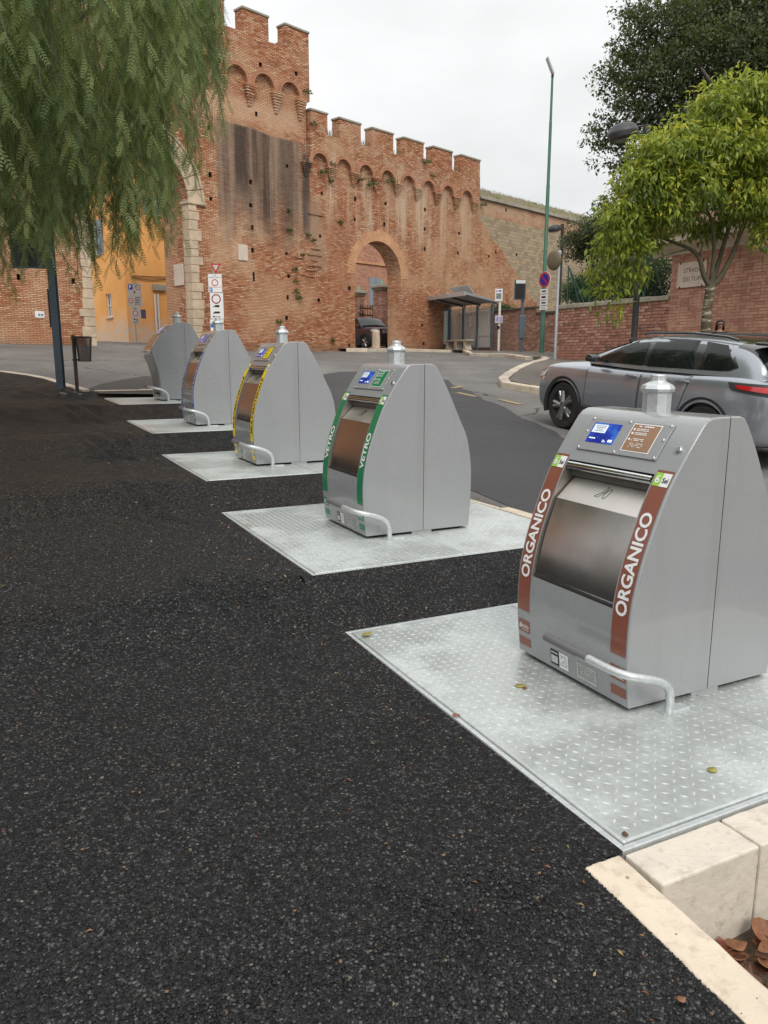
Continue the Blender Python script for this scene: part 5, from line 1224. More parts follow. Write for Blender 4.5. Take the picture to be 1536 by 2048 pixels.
# convex mirror seen from behind
Y = 23.6; g = at_y(1110, 716, Y); zb_ = zgw(g)+.11; mp_ = empty('traffic_mirror', (g.x, g.y, zb_), 0, 'tan backed convex traffic mirror on thin zinc post', 'mirror'); h = at_y(1120, 500, Y).z-zb_
mb = MB(); mb.tube([(0, 0, -.02), (0, 0, h*.45), (0, 0, h*.455), (0, 0, h)], [.045, .045, .04, .04], 10); mb.build('post', M['zinc'], mp_, smooth=True, sharp=40)
c = at_y(1114, 519, Y); Mx = Matrix.Translation((c.x-g.x-.05, .14, c.z-zb_)) @ Matrix.Rotation(rad(-60), 4, 'Z') @ Matrix.Rotation(rad(12), 4, 'Y') @ Matrix.Rotation(rad(90), 4, 'X')
mb = MB(); mb.lathe([(.02, .10), (.14, .095), (.2, .075), (.26, .05), (.295, .02), (.30, 0), (.295, -.01)], 28, Mx); md = mb.build('mirror_back', simple('faded_tan_plastic', (.15, .12, .075), .6, var=.2, nscale=4), mp_, smooth=True, sharp=50)
mb = MB(); mb.box((-.05, -.05, h-.32), (.05, .12, h-.24)); mb.box((-.05, -.05, h-.12), (.05, .12, h-.04)); mb.build('clamp', M['zinc'], mp_, bevel=.01)
# bus information display
Y = 33.4; g = at_y(1042, 703, Y); zb_ = zgw(g)+.11; bd = empty('bus_display', (g.x, g.y, zb_), 0, 'black electronic bus display panel on steel post', 'bus display')
zt = at_y(1046, 570, Y).z-zb_; mb = MB(); mb.tube([(0, 0, 0), (0, 0, zt)], .07, 10); mb.build('post', M['pgrey'], bd, smooth=True, sharp=40)
mb = MB(); mb.box((-.13, -.12, at_y(1042, 677, Y).z-zb_), (.12, .09, at_y(1042, 631, Y).z-zb_)); mb.build('service_box', M['pgrey'], bd, bevel=.02)
x0, x1 = at_y(1027, 600, Y).x-g.x, at_y(1050, 600, Y).x-g.x; z0, z1 = at_y(1040, 600, Y).z-zb_, at_y(1040, 562, Y).z-zb_
mb = MB(); mb.box((x0, -.16, z0), (x1, -.075, z1)); cs = mb.build('casing', M['pgrey'], bd, bevel=.01); mb = MB(); mb.box((x0+.03, -.166, z0+.03), (x1-.05, -.161, z1-.13)); mb.build('screen', M['black'], cs)
mb = MB(); mb.box((x0+.06, -.17, z1-.11), (x1-.03, -.1605, z1+.02), 0); mb.box((x0+.005, -.171, z1-.115), (x0+.06, -.1605, z1+.025), 1); mb.build('header', [M['white'], M['green']], cs)
# bus stop pole
Y = 35.0; g = at_y(997, 703, Y); zb_ = zgw(g)+.11; bs = empty('bus_stop_pole', (g.x, g.y, zb_), 0, 'white bus stop pole with small screen and timetable', 'bus stop')
mb = MB(); mb.tube([(0, 0, 0), (0, 0, at_y(998, 600, Y).z-zb_)], .055, 10); mb.build('pole', M['white'], bs, smooth=True, sharp=40)
def px_plate(root, g, Y, zb_, xa, xb, ya, yb, d0, d1, mat, name, bevel=.0):
    mb = MB(); mb.box((at_y(xa, ya, Y).x-g.x, d0, at_y(xa, yb, Y).z-zb_), (at_y(xb, ya, Y).x-g.x, d1, at_y(xa, ya, Y).z-zb_)); return mb.build(name, mat, root, bevel=bevel)
hd = px_plate(bs, g, Y, zb_, 990, 1005, 578, 603, -.1, -.06, M['white'], 'stop_flag', .02); px_plate(hd, g, Y, zb_, 992, 1002, 587, 598, -.103, -.101, simple('lcd_grey', (.20, .27, .26), .2), 'screen')
px_plate(hd, g, Y, zb_, 992, 994.5, 581, 584, -.103, -.101, M['red'], 'print'); px_plate(hd, g, Y, zb_, 997, 1002, 580.5, 584, -.103, -.101, M['lblue'], 'print')
tt = px_plate(bs, g, Y, zb_, 990, 1005, 631, 646, -.09, -.065, simple('paper_notice', (.62, .58, .66), .5), 'timetable'); px_plate(tt, g, Y, zb_, 992, 996, 634, 643, -.0925, -.0905, simple('paper_ink', (.3, .3, .55), .5), 'print'); px_plate(tt, g, Y, zb_, 999, 1003, 634, 643, -.0925, -.0905, simple('paper_ink2', (.42, .38, .55), .5), 'print')
px_plate(bs, g, Y, zb_, 994, 999, 652, 658, -.08, -.05, M['black'], 'lock_box')
# ================================================================ bus shelter
bsz = zg(31.8, 19.7)+.12
sh = empty('bus_shelter', ue(30.0, 20.3, bsz), SA, 'grey steel bus shelter with glass panels and solar cells on roof', 'bus shelter')
for y in (0, 1.22, 2.45, 3.7):
    mb = MB(); mb.box((-.055, y-.055, 0), (.055, y+.055, 2.0)); mb.build('post', M['pgrey'], sh, bevel=.012)
    mb = MB(); mb.tube([(0, y, 2.0), (0, y, 2.14)], .025, 8); mb.build('spigot', M['galv'], sh)
mb = MB(); mb.box((-1.36, 3.645, 0), (-1.25, 3.755, 2.02)); mb.build('post', M['pgrey'], sh, bevel=.012)
rp = [(.16, 2.10), (.16, 2.16), (-1.5, 2.50), (-1.52, 2.36), (-1.40, 2.36)]
for k in range(3):
    y0 = -.12+k*1.33; mb = MB(); mb.prism(rp, lambda a, b, d: (a, d, b), y0+.015, y0+1.315); mb.build('roof_panel', simple('roof_grey%d' % k, (.36, .365, .375), .4, .3), sh, bevel=.008)
    mb = MB(); mb.box((-1.56, y0+.02, 2.33), (-1.521, y0+1.31, 2.52)); mb.build('fascia', M['galv'], sh, bevel=.01)
for k in range(4):
    y0 = -.12+k*1.33; mb = MB(); mb.prism([(.14, 2.0), (.14, 2.09), (-1.42, 2.36), (-1.42, 2.30)], lambda a, b, d: (a, d, b), y0-.03, y0+.03); mb.build('rafter', M['lampgrey'], sh)
def mat_pane():
    t = NT('shelter_glass'); t.set('Base Color', (.75, .82, .80)); t.set('Roughness', .04); t.set('Transmission Weight', 0.0); t.set('Alpha', .34); t.set('Specular IOR Level', .6); return t.mat
M['pane'] = mat_pane()
for k in range(3):
    mb = MB(); mb.box((-.006, .07+k*1.225, .12), (.006, 1.15+k*1.225, 1.95)); mb.build('glass_panel', M['pane'], sh)
mb = MB()
for k in range(26):
    z = .25+k*.065
    for s_ in (1, -1): mb.obox(Matrix.Translation((-.0085, 3.07+s_*.13, z)) @ Matrix.Rotation(rad(40*s_), 4, 'X'), (.001, .30, .018))
mb.build('glass_print', simple('frost_print', (.55, .52, .44), .7), sh)
# two pale glass posters at the far end and a route frame
mb = MB(); mb.box((-1.25, 3.68, .28), (-.06, 3.72, 1.92)); af = mb.build('poster_glass', simple('pale_green_glass', (.62, .70, .66), .12, coat=.5, var=.06, nscale=2), sh)
for a, b in (((-1.25, 3.665, .22), (-.06, 3.735, .30)), ((-1.25, 3.665, 1.90), (-.06, 3.735, 1.99)), ((-1.252, 3.663, .301), (-1.17, 3.737, 1.899)), ((-.14, 3.663, .301), (-.058, 3.737, 1.899)), ((-.70, 3.664, .301), (-.60, 3.736, 1.899))):
    mb = MB(); mb.box(a, b); mb.build('poster_frame', M['pgrey'], af)
for (y0, y1, z0, z1) in ((.12, 1.10, .62, 1.85), (1.55, 2.0, 1.0, 1.7)):
    for a, b in (((y0, z0), (y1, z0+.05)), ((y0, z1-.05), (y1, z1)), ((y0, z0+.051), (y0+.05, z1-.051)), ((y1-.05, z0+.051), (y1, z1-.051))):
        mb = MB(); mb.box((-.03, a[0], a[1]), (-.0075, b[0], b[1])); mb.build('notice_frame', M['galv'], sh)
for k in range(2):
    y0 = .55+k*.8; mb = MB(); mb.obox(Matrix.Translation((-.75, y0+.38, 2.62)) @ Matrix.Rotation(rad(50), 4, 'Y'), (.62, .76, .03)); sp_ = mb.build('solar_panel', simple('solar_cell%d' % k, (.16, .15, .16), .25), sh)
    mb = MB(); mb.obox(Matrix.Translation((-.76, y0+.38, 2.605)) @ Matrix.Rotation(rad(50), 4, 'Y'), (.66, .79, .03)); mb.build('panel_frame', M['galv'], sp_)
bn = empty('stone_bench', ue(30.9, 19.75, zg(31.8, 19.7)+.12), SA, 'pale stone bench with three curved feet inside the shelter', 'bench')
mb = MB(); mb.box((-.2, 0, .40), (.2, 2.2, .48)); mb.build('seat', M['kerb2'], bn, bevel=.025)
for k in range(3):
    y = .3+k*.8; mb = MB(); pf = [(-.25, 0), (-.17, .04), (-.11, .12), (-.08, .24), (-.12, .34), (-.19, .40), (.19, .40), (.12, .34), (.08, .24), (.11, .12), (.17, .04), (.25, 0)]
    mb.prism([(p[0]*1.0, p[1]) for p in pf], lambda a, b, d: (d, y+a, b), -.16, .16); mb.build('foot', M['kerb2'], bn, bevel=.015)
# ================================================================ sign stacks by the gate
def stack(name, xp, Y, ybase, ytop, label, cat='road signs'):
    g = at_y(xp, ybase, Y); zb_ = zgw(g); r = empty(name, (g.x, g.y, zb_), 0, label, cat); mb = MB(); mb.tube([(0, .05, 0), (0, .05, at_y(xp, ytop, Y).z-zb_)], .035, 8); mb.build('post', M['zinc'], r, smooth=True); return r, g, zb_
Y = 27.6; r, g, zb_ = stack('sign_stack', 433, Y, 703, 540, 'tall stack of white restriction plates topped by a yield triangle', 'road signs')
P_ = lambda x, y: Vector((at_y(x, y, Y).x-g.x, 0, at_y(x, y, Y).z-zb_))
mb = MB(); tri = [P_(421, 527.5), P_(441.5, 527.5), P_(431.5, 547)]; c = sum(tri, Vector())/3
mb.prism([(p.x, p.z) for p in tri], lambda a, b, d: (a, d, b), -.01, .01); yt = mb.build('yield_triangle', M['red'], r); mb = MB(); mb.prism([((c+(p-c)*.62).x, (c+(p-c)*.62).z) for p in tri], lambda a, b, d: (a, d, b), -.014, -.0105); mb.build('yield_centre', M['greyfilm'], yt)
p1 = px_plate(r, g, Y, zb_, 416, 443, 548, 574, -.015, .005, M['white'], 'plate'); p2 = px_plate(r, g, Y, zb_, 417, 444, 575, 584.5, -.015, .005, M['white'], 'plate'); p3 = px_plate(r, g, Y, zb_, 419.5, 446, 586, 637.5, -.015, .005, M['white'], 'plate')
p4 = px_plate(r, g, Y, zb_, 420, 447, 638.5, 646, -.015, .005, M['white'], 'plate'); p5 = px_plate(r, g, Y, zb_, 421, 447, 647, 662, -.015, .005, M['white'], 'plate')
k = Y/1569
mb = MB(); c = P_(430, 565.5); disc(mb, 5.0*k, 6.6*k, Matrix.Translation(c), 28, 0, -.018); text_mb(mb, 'ZONA', lambda x, y: (c.x+x, -.018, c.z+y), 0, 14*k, 1.7*k, 1); text_mb(mb, 'TRAFFICO LIMITATO', lambda x, y: (c.x+x, -.018, c.z+y), 0, 10*k, 2.2*k, 1, wmax=23*k); mb.build('print', [M['red'], M['black']], p1)
px_plate(p2, g, Y, zb_, 419, 425, 576, 583.5, -.018, -.0152, M['lblue'], 'print'); mb = MB(); c = P_(422, 580); text_mb(mb, 'P', lambda x, y: (c.x+x, -.0195, c.z+y), 0, 0, 5*k, 0, .02); mb.build('print', M['white'], p2)
mb = MB(); c = P_(432.5, 598); disc(mb, 7.0*k, 9.2*k, Matrix.Translation(c), 32, 0, -.018); mb.build('print', simple('dark_red', (.28, .012, .03), .4), p3)
for (xa, xb, ya, yb) in ((430, 439, 610, 614.5), (426.5, 429, 612, 614.5), (429, 440, 623, 627), (426.5, 429, 625, 627.5), (426, 430, 632, 634.5), (431, 441, 633, 634.3)): px_plate(p3, g, Y, zb_, xa, xb, ya, yb, -.018, -.0152, M['black'], 'print')
px_plate(p5, g, Y, zb_, 421.5, 436, 648, 655, -.018, -.0152, M['lblue'], 'print')
Y = 36.6; r, g, zb_ = stack('sign_stack', 272, Y, 683, 575, 'grey stack of parking and traffic plates before the orange house', 'road signs')
P_ = lambda x, y: Vector((at_y(x, y, Y).x-g.x, 0, at_y(x, y, Y).z-zb_)); k = Y/1569
M['gplate'] = simple('grey_plate', (.50, .48, .45), .5, var=.06)
a = px_plate(r, g, Y, zb_, 254.6, 282, 567, 589.3, -.015, .005, M['gplate'], 'plate'); b = px_plate(r, g, Y, zb_, 255.5, 284, 590, 613, -.015, .005, M['gplate'], 'plate'); c_ = px_plate(r, g, Y, zb_, 261, 281, 614, 634.5, -.015, .005, M['gplate'], 'plate'); d_ = px_plate(r, g, Y, zb_, 265, 278, 635, 649, -.015, .005, M['gplate'], 'plate')
px_plate(a, g, Y, zb_, 256, 265, 569, 579, -.018, -.0152, M['sblue'], 'print'); mb = MB(); c = P_(260.5, 574); text_mb(mb, 'P', lambda x, y: (c.x+x, -.0195, c.z+y), 0, 0, 7*k, 0, .02); mb.build('print', M['white'], a)
for pl, x, y, n_ in ((a, 276, 575, '30'), (b, 262, 601.5, ''), (c_, 271, 626.5, '30')):
    mb = MB(); c = P_(x, y); disc(mb, 3.3*k, 4.9*k, Matrix.Translation(c), 24, 0, -.018); disc(mb, .001, 3.2*k, Matrix.Translation(c), 24, 1, -.018)
    if n_: text_mb(mb, n_, lambda x, y: (c.x+x, -.0195, c.z+y), 0, 0, 2.8*k, 2, .01)
    else: mb.box((c.x-.04, -.0195, c.z-.03), (c.x+.04, -.0182, c.z+.02), 2)
    mb.build('print', [M['red'], M['white'], M['black']], pl)
px_plate(a, g, Y, zb_, 268.3, 269.7, 582, 588, -.018, -.0152, M['black'], 'print'); px_plate(a, g, Y, zb_, 267.5, 270.5, 582, 584.5, -.0185, -.0181, M['black'], 'print')
for kk in range(5): px_plate(b, g, Y, zb_, 270, 281-kk % 2*2, 594+kk*3.4, 595.3+kk*3.4, -.018, -.0152, M['lampgrey'], 'print')
for (xa, xb, ya, yb) in ((267.5, 274, 617, 618.5),): px_plate(c_, g, Y, zb_, xa, xb, ya, yb, -.018, -.0152, M['black'], 'print')
for (xa, xb, ya, yb) in ((267.5, 271, 637, 640), (272.5, 276, 638, 639.5), (272.5, 276, 641, 642), (267, 276, 644, 645)): px_plate(d_, g, Y, zb_, xa, xb, ya, yb, -.018, -.0152, M['black'], 'print')
nb = px_plate(r, g, Y, zb_, 281.5, 291, 619, 637, .01, .03, simple('purple_board', (.09, .07, .13), .5, var=.4, nscale=30), 'notice_board')
# stone bollard in the archway
gb = at_y(752, 702, 35.0); bl = empty('stone_bollard', (gb.x, gb.y, zgw(gb)+.1), 0, 'weathered square stone bollard standing in the small archway', 'bollard')
mb = MB(); mb.lathe([(.19, 0), (.185, .5), (.17, .72), (.13, .80), (.03, .83)], 8); mb.build('shaft', M['quoin'], bl, bevel=.02)

# out-of-frame boundary wall, added across the path for the steel doors to mirror
M['grende'] = simple('stained_render', (.27, .235, .20), .9, var=.3, nscale=.8, bump=.01)
bw = empty('boundary_wall', ue(0, -10.5, 0), SA, 'long rendered boundary wall across the path from the turrets', 'wall')
for k in range(8):
    u0 = -9+k*3.0; zb_ = .076*(u0-2.5); mb = MB(); mb.box((-.4, u0, zb_-.6), (0, u0+2.99, zb_+3.4)); mb.build('wall', M['grende'], bw)
    mb = MB(); mb.box((-.46, u0, zb_+3.401), (.06, u0+2.98, zb_+3.5)); mb.build('coping', M['cap'], bw, bevel=.02)
# ================================================================ cars
def car_paint(name, col, metal=.55, rough=.3):
    t = NT(name); o = t.coord(); fl = t.noise(o, 400, 2); g = t.rng(fl, .3, .7, .9, 1.1); t.set('Base Color', t.mix(1.0, col, t.comb(g, g, g), 'MULTIPLY'))
    d = t.noise(o, 2.2, 4); t.set('Metallic', metal); t.set('Roughness', t.rng(d, .3, .7, rough-.05, rough+.08)); t.set('Coat Weight', 1.0); t.set('Coat Roughness', .04); return t.mat
M['plastic'] = simple('black_car_plastic', (.028, .028, .030), .55, var=.15)
M['tyre'] = simple('tyre_rubber', (.022, .021, .020), .8, var=.2, bump=.002)
M['alloy'] = simple('alloy_rim', (.32, .32, .33), .3, .8, var=.1)
M['roofblack'] = simple('gloss_black', (.02, .02, .022), .15, coat=1.0, var=.05)
def mat_cglass():
    t = NT('car_glass'); t.set('Base Color', (.008, .011, .011)); t.set('Roughness', .02); t.set('Specular IOR Level', .55); return t.mat
M['cglass'] = mat_cglass()
M['tail'] = simple('tail_lamp_red', (.50, .012, .016), .15, coat=1.0, var=.1)
M['lampclear'] = simple('headlamp_lens', (.55, .58, .6), .08, coat=1.0, var=.1)
def body_sec(st):
    x, w_, zs, zb_, zc = st
    return [(0, zs), (w_*.82, zs), (w_-.03, zs+.05), (w_, zs+.22), (w_+.008, zs+.62*(zb_-zs)), (w_-.012, zb_-.09), (w_-.07, zb_), (w_*.55, zc-.012), (0, zc)]
def gh_sec(st):
    x, wb_, zb_, wr, zr = st
    wm = wb_+(wr-wb_)*.45
    return [(wb_, zb_), (wm, zb_+(zr-zb_)*.5), (wr, zr-.06*min(1, (zr-zb_)/.3)), (wr-.09, zr-.008), (0, zr+.018)]
def loft(secs, xs, close=True):
    mb = MB(); n = len(secs[0]); ring = 2*n-2 if close else 2*n-1
    for x, s_ in zip(xs, secs):
        pts = [(y, z) for y, z in s_]+([(-y, z) for y, z in reversed(s_[1:-1])] if close else [(-y, z) for y, z in reversed(s_[:-1])])
        for y, z in pts: mb.v.append((x, y, z))
    m_ = len(mb.v)//len(xs)
    for i in range(len(xs)-1):
        for k in range(m_ if close else m_-1):
            mb.f.append((i*m_+k, i*m_+(k+1) % m_, (i+1)*m_+(k+1) % m_, (i+1)*m_+k)); mb.m.append(0)
    mb.f.append(tuple(range(m_))); mb.m.append(0); mb.f.append(tuple(reversed(range(len(mb.v)-m_, len(mb.v))))); mb.m.append(0)
    return mb
def make_car(name, loc, rz, pitch, BS, GS, WB, wr, paint, label, doors, glasses, pillar):
    root = empty(name, loc, rz, label, 'car'); root.rotation_euler = (0, -pitch, rz)
    wz = wr; mb = loft([body_sec(s) for s in BS], [s[0] for s in BS]); me = mb.mesh('body', paint, True, None); o = bpy.data.objects.new('body', me); COL.objects.link(o)
    sb = o.modifiers.new('s', 'SUBSURF'); sb.levels = sb.render_levels = 3
    cut = MB()
    for x in WB:
        for sy in (1, -1): cut.lathe([(wr+.035, -.20), (wr+.035, .30)], 32, Matrix.Translation((x, sy*.80, wz)) @ Matrix.Rotation(rad(90), 4, 'X'))
    cm = bpy.data.objects.new('cut', cut.mesh('cut', paint)); COL.objects.link(cm); bo = o.modifiers.new('b', 'BOOLEAN'); bo.object = cm; bo.operation = 'DIFFERENCE'; bo.solver = 'EXACT'
    bpy.context.view_layer.update(); dg = bpy.context.evaluated_depsgraph_get(); nm = bpy.data.meshes.new_from_object(o.evaluated_get(dg)); bpy.data.objects.remove(o); bpy.data.objects.remove(cm)
    nm.materials.clear(); nm.materials.append(paint); nm.polygons.foreach_set('material_index', [0]*len(nm.polygons)); nm.polygons.foreach_set('use_smooth', [True]*len(nm.polygons)); nm.set_sharp_from_angle(angle=rad(38))
    bobj = bpy.data.objects.new('body', nm); link(bobj, root)
    mb = loft([gh_sec(s) for s in GS], [s[0] for s in GS], False); me = mb.mesh('cabin', [paint, M['roofblack']], True, None)
    me.polygons.foreach_set('material_index', [1 if all(abs(me.vertices[v].co.y) < GS[5][3]-.02 or me.vertices[v].co.z > GS[5][4]-.03 for v in p.vertices) else 0 for p in me.polygons])
    g = bpy.data.objects.new('cabin', me); link(g, root); sb = g.modifiers.new('s', 'SUBSURF'); sb.levels = sb.render_levels = 2
    bx = [s[0] for s in BS]; gx = [s[0] for s in GS]
    def interp(S, xs_, x, secf):
        x = max(min(xs_), min(max(xs_), x)); sr = sorted(S, key=lambda q: q[0]); X = [q[0] for q in sr]; st = [x]+[float(np.interp(x, X, [q[k] for q in sr])) for k in range(1, 5)]; return secf(st)
    from mathutils.bvhtree import BVHTree
    bv = BVHTree.FromPolygons([v.co.copy() for v in nm.vertices], [tuple(p.vertices) for p in nm.polygons])
    bpy.context.view_layer.update(); gm = g.evaluated_get(bpy.context.evaluated_depsgraph_get()).to_mesh(); gv = BVHTree.FromPolygons([v.co.copy() for v in gm.vertices], [tuple(p.vertices) for p in gm.polygons])
    def by(x, z):
        h_ = bv.ray_cast(Vector((x, 3, z)), Vector((0, -1, 0)))
        if h_[0] is not None and h_[0].y > .45: return h_[0].y
        s_ = interp(BS, bx, x, body_sec)[1:7]; return float(np.interp(z, [q[1] for q in s_], [q[0] for q in s_]))
    def gy(x, z):
        h_ = gv.ray_cast(Vector((x, 3, z)), Vector((0, -1, 0)))
        if h_[0] is not None and h_[0].y > .4: return h_[0].y
        s_ = interp(GS, gx, x, gh_sec)[:4]; return float(np.interp(z, [q[1] for q in s_], [q[0] for q in s_]))
    def patch(poly, yf, off, mat, nm_, par, sgn, nx=10, nz=5):
        X0, X1 = min(p[0] for p in poly), max(p[0] for p in poly); V = []; F = []
        for i in range(nx+1):
            x = X0+(X1-X0)*min(max(i/nx, .0005), .9995); zz = []
            for (a, b) in zip(poly, poly[1:]+poly[:1]):
                if (a[0]-x)*(b[0]-x) <= 0 and abs(a[0]-b[0]) > 1e-9: zz.append(a[1]+(b[1]-a[1])*(x-a[0])/(b[0]-a[0]))
            za, zb_ = min(zz), max(zz)
            for k in range(nz+1): z = za+(zb_-za)*k/nz; V.append((x, sgn*(yf(x, z)+off), z))
        for i in range(nx):
            for k in range(nz): a = i*(nz+1)+k; F.append((a, a+1, a+nz+2, a+nz+1))
        m2 = MB(); m2.add(V, F); q = m2.build(nm_, mat, par, smooth=True, sharp=None)
        if nm_ == 'door':
            ring = []
            for (a, b) in zip(poly, poly[1:]+poly[:1]):
                for k in range(10): x, z = a[0]+(b[0]-a[0])*k/10, a[1]+(b[1]-a[1])*k/10; ring.append((x, sgn*(yf(x, z)+.002), z))
            m3 = MB(); m3.tube(ring+[ring[0]], .0045, 5, cap=False); m3.build('door_seam', M['plastic'], q)
        return q
    for sgn in (1, -1):
        for pol in glasses: patch(pol, gy, .007, M['cglass'], 'window', g, sgn)
        patch(pillar, gy, .002, M['roofblack'], 'pillar_trim', g, sgn, 24, 6)
        for pol, hx, hz in doors:
            d = patch(pol, by, .003, paint, 'door', root, sgn, 14, 10); m2 = MB(); y = sgn*(by(hx, hz)+.028); m2.tube([(hx-.10, sgn*(by(hx-.1, hz)+.004), hz), (hx-.07, y, hz), (hx+.07, y, hz), (hx+.10, sgn*(by(hx+.1, hz)+.004), hz)], .013, 8); m2.build('handle', paint, d, smooth=True)
        for x in WB:
            m2 = MB(); V = []; N = 22
            for k in range(N+1):
                a = rad(-18)+rad(216)*k/N
                for r_, yy in ((wr+.03, .012), (wr+.095, .012), (wr+.105, -.03), (wr+.03, -.05)):
                    xx, zz = x+r_*math.cos(a), wz+r_*math.sin(a); V.append((xx, sgn*(max(by(xx, max(zz, .3)), BS[5][1]-.02)+yy), zz))
            F = [(4*k+e_, 4*k+(e_+1) % 4, 4*k+4+(e_+1) % 4, 4*k+4+e_) for k in range(N) for e_ in range(4)]; m2.add(V, F); m2.build('arch_cladding', M['plastic'], root, smooth=True, sharp=40)
            Mx = Matrix.Translation((x, sgn*(BS[5][1]-.115), wz)) @ Matrix.Rotation(rad(-90*sgn), 4, 'X')
            m2 = MB(); m2.lathe([(wr*.66, -.10), (wr*.93, -.105), (wr, -.08), (wr, .08), (wr*.93, .105), (wr*.70, .10), (wr*.66, .07)], 36, Mx); ty = m2.build('wheel', M['tyre'], root, smooth=True, sharp=35)
            m2 = MB(); m2.lathe([(wr*.66, -.09), (wr*.685, .085), (wr*.64, .09), (wr*.60, .03), (wr*.25, .02), (.03, .02)], 30, Mx); rm = m2.build('rim', M['plastic'], ty, smooth=True, sharp=35)
            m2 = MB()
            for k in range(5):
                for dd in (-.16, .16):
                    a = 2*math.pi*k/5+dd; p0 = Vector((math.cos(2*math.pi*k/5)*.05, math.sin(2*math.pi*k/5)*.05, .075)); p1 = Vector((math.cos(a)*wr*.65, math.sin(a)*wr*.65, .078)); m2.tube([Mx @ p0, Mx @ p1], [.040, .030], 6)
            m2.lathe([(.06, .04), (.06, .085), (.03, .095)], 14, Mx); m2.build('spokes', M['alloy'], rm, smooth=True, sharp=45)
        m2 = MB(); V = []
        xs_ = np.linspace(WB[1]+wr+.09, WB[0]-wr-.09, 8)
        for x in xs_:
            for y, z in ((.016, .20), (.018, .40), (-.04, .42), (-.06, .18)): V.append((x, sgn*(BS[5][1]-.01+y), z))
        m2.add(V, [(4*k+e_, 4*k+(e_+1) % 4, 4*k+4+(e_+1) % 4, 4*k+4+e_) for k in range(7) for e_ in range(4)]+[(0, 1, 2, 3), (31, 30, 29, 28)]); m2.build('sill_cladding', M['plastic'], root, bevel=.008)
        m2 = MB(); m2.lathe([(.01, -.09), (.065, -.075), (.085, 0), (.075, .06), (.01, .075)], 14, Matrix.Translation((GS[1][0]-.12, sgn*(GS[1][1]+.13), GS[1][2]+.09)) @ Matrix.Rotation(rad(90), 4, 'X') @ Matrix.Diagonal((1.1, .75, 1, 1))); m2.build('door_mirror', M['roofblack'], root, smooth=True)
        patch([(BS[1][0]-.02, BS[1][3]-.14), (BS[2][0]-.12, BS[2][3]-.16), (BS[2][0]-.16, BS[2][3]-.09), (BS[1][0]-.02, BS[1][3]-.06)], by, .010, M['lampclear'], 'headlight', root, sgn)
        xr = BS[-3][0]
        q = patch([(xr-.09, .86), (xr+.34, .90), (xr+.40, .99), (xr-.09, 1.0)], by, .007, M['plastic'], 'tail_light_panel', root, sgn)
        patch([(xr-.085, .905), (xr+.24, .925), (xr+.30, .965), (xr-.085, .968)], by, .016, M['tail'], 'tail_light', q, sgn)
    # windscreen and rear window as inset panes over the cabin
    def pane(ia, ib, nm_, f0, f1):
        V = []; F = []; a, b = GS[ia], GS[ib]; N = 8; R = 6
        rows = []
        sr = GS[ia:ib+1] if ia < ib else GS[ib:ia+1]
        for i in range(R+1):
            x = a[0]+(b[0]-a[0])*(f0+(f1-f0)*i/R); s_ = interp(GS, gx, x, gh_sec); wr_, zr_ = s_[2][0]-.02, s_[3][1]; zt = s_[4][1]
            for k in range(N+1): t = -1+2*k/N; V.append((x, t*wr_, zt+(s_[2][1]-zt)*abs(t)**2.2))
        off = Vector((.012 if a[0] > 0 else -.012, 0, .012)); V = [(v[0]+off.x, v[1], v[2]+off.z) for v in V]
        for i in range(R):
            for k in range(N): q = i*(N+1)+k; F.append((q, q+1, q+N+2, q+N+1))
        m2 = MB(); m2.add(V, F); m2.build(nm_, M['cglass'], g, smooth=True, sharp=None)
    pane(0, 3, 'windscreen', .12, .92); pane(len(GS)-3, len(GS)-1, 'rear_window', .1, .9)
    m2 = MB(); m2.box((BS[-1][0]-.005, -.62, .30), (BS[-1][0]+.10, .62, .52)); m2.build('rear_bumper', M['plastic'], root, bevel=.03)
    m2 = MB(); m2.box((BS[0][0]-.10, -.52, .32), (BS[0][0]+.012, .52, .62)); m2.build('grille', M['plastic'], root, bevel=.03)
    return root, g
BS = [(2.15, .55, .30, .76, .80), (2.09, .72, .24, .83, .87), (1.92, .815, .21, .90, .945), (1.62, .862, .20, .945, .995), (1.29, .878, .20, .965, 1.03), (.95, .878, .20, .985, 1.06), (.3, .87, .20, 1.0, 1.06),
      (-.5, .87, .20, 1.02, 1.07), (-1.0, .872, .20, 1.045, 1.09), (-1.31, .885, .20, 1.06, 1.10), (-1.72, .868, .22, 1.07, 1.10), (-1.98, .82, .26, 1.05, 1.08), (-2.10, .75, .30, 1.0, 1.03), (-2.15, .60, .34, .92, .95)]
GS = [(1.05, .76, 1.0, .70, 1.06), (.78, .80, 1.0, .70, 1.185), (.45, .815, 1.0, .675, 1.335), (.12, .82, 1.0, .65, 1.455), (-.25, .825, 1.0, .63, 1.515), (-.75, .825, 1.02, .62, 1.532), (-1.2, .82, 1.03, .61, 1.52), (-1.5, .80, 1.04, .60, 1.495), (-1.72, .78, 1.04, .60, 1.44), (-1.86, .75, 1.04, .62, 1.27), (-1.98, .72, 1.03, .66, 1.08)]
GS = [(a, b_, c_, d_+.055*min(1, (e_-c_)/.4), c_+(e_-c_)*.90) for a, b_, c_, d_, e_ in GS]
glasses = [[(.74, 1.055), (.05, 1.375), (-.17, 1.415), (-.17, 1.055)], [(-.26, 1.055), (-.26, 1.418), (-.98, 1.42), (-1.02, 1.085)], [(-1.08, 1.09), (-1.04, 1.415), (-1.36, 1.39), (-1.56, 1.16), (-1.5, 1.12)]]
doors = [([(.82, .42), (.82, .965), (-.20, .985), (-.20, .42)], -.05, .915), ([(-.222, .42), (-.222, .985), (-1.04, 1.0), (-.86, .42)], -.93, .935)]
CS = .925; cu_ = 8.56-1.295*CS; cz = zg(cu_, 7.75)
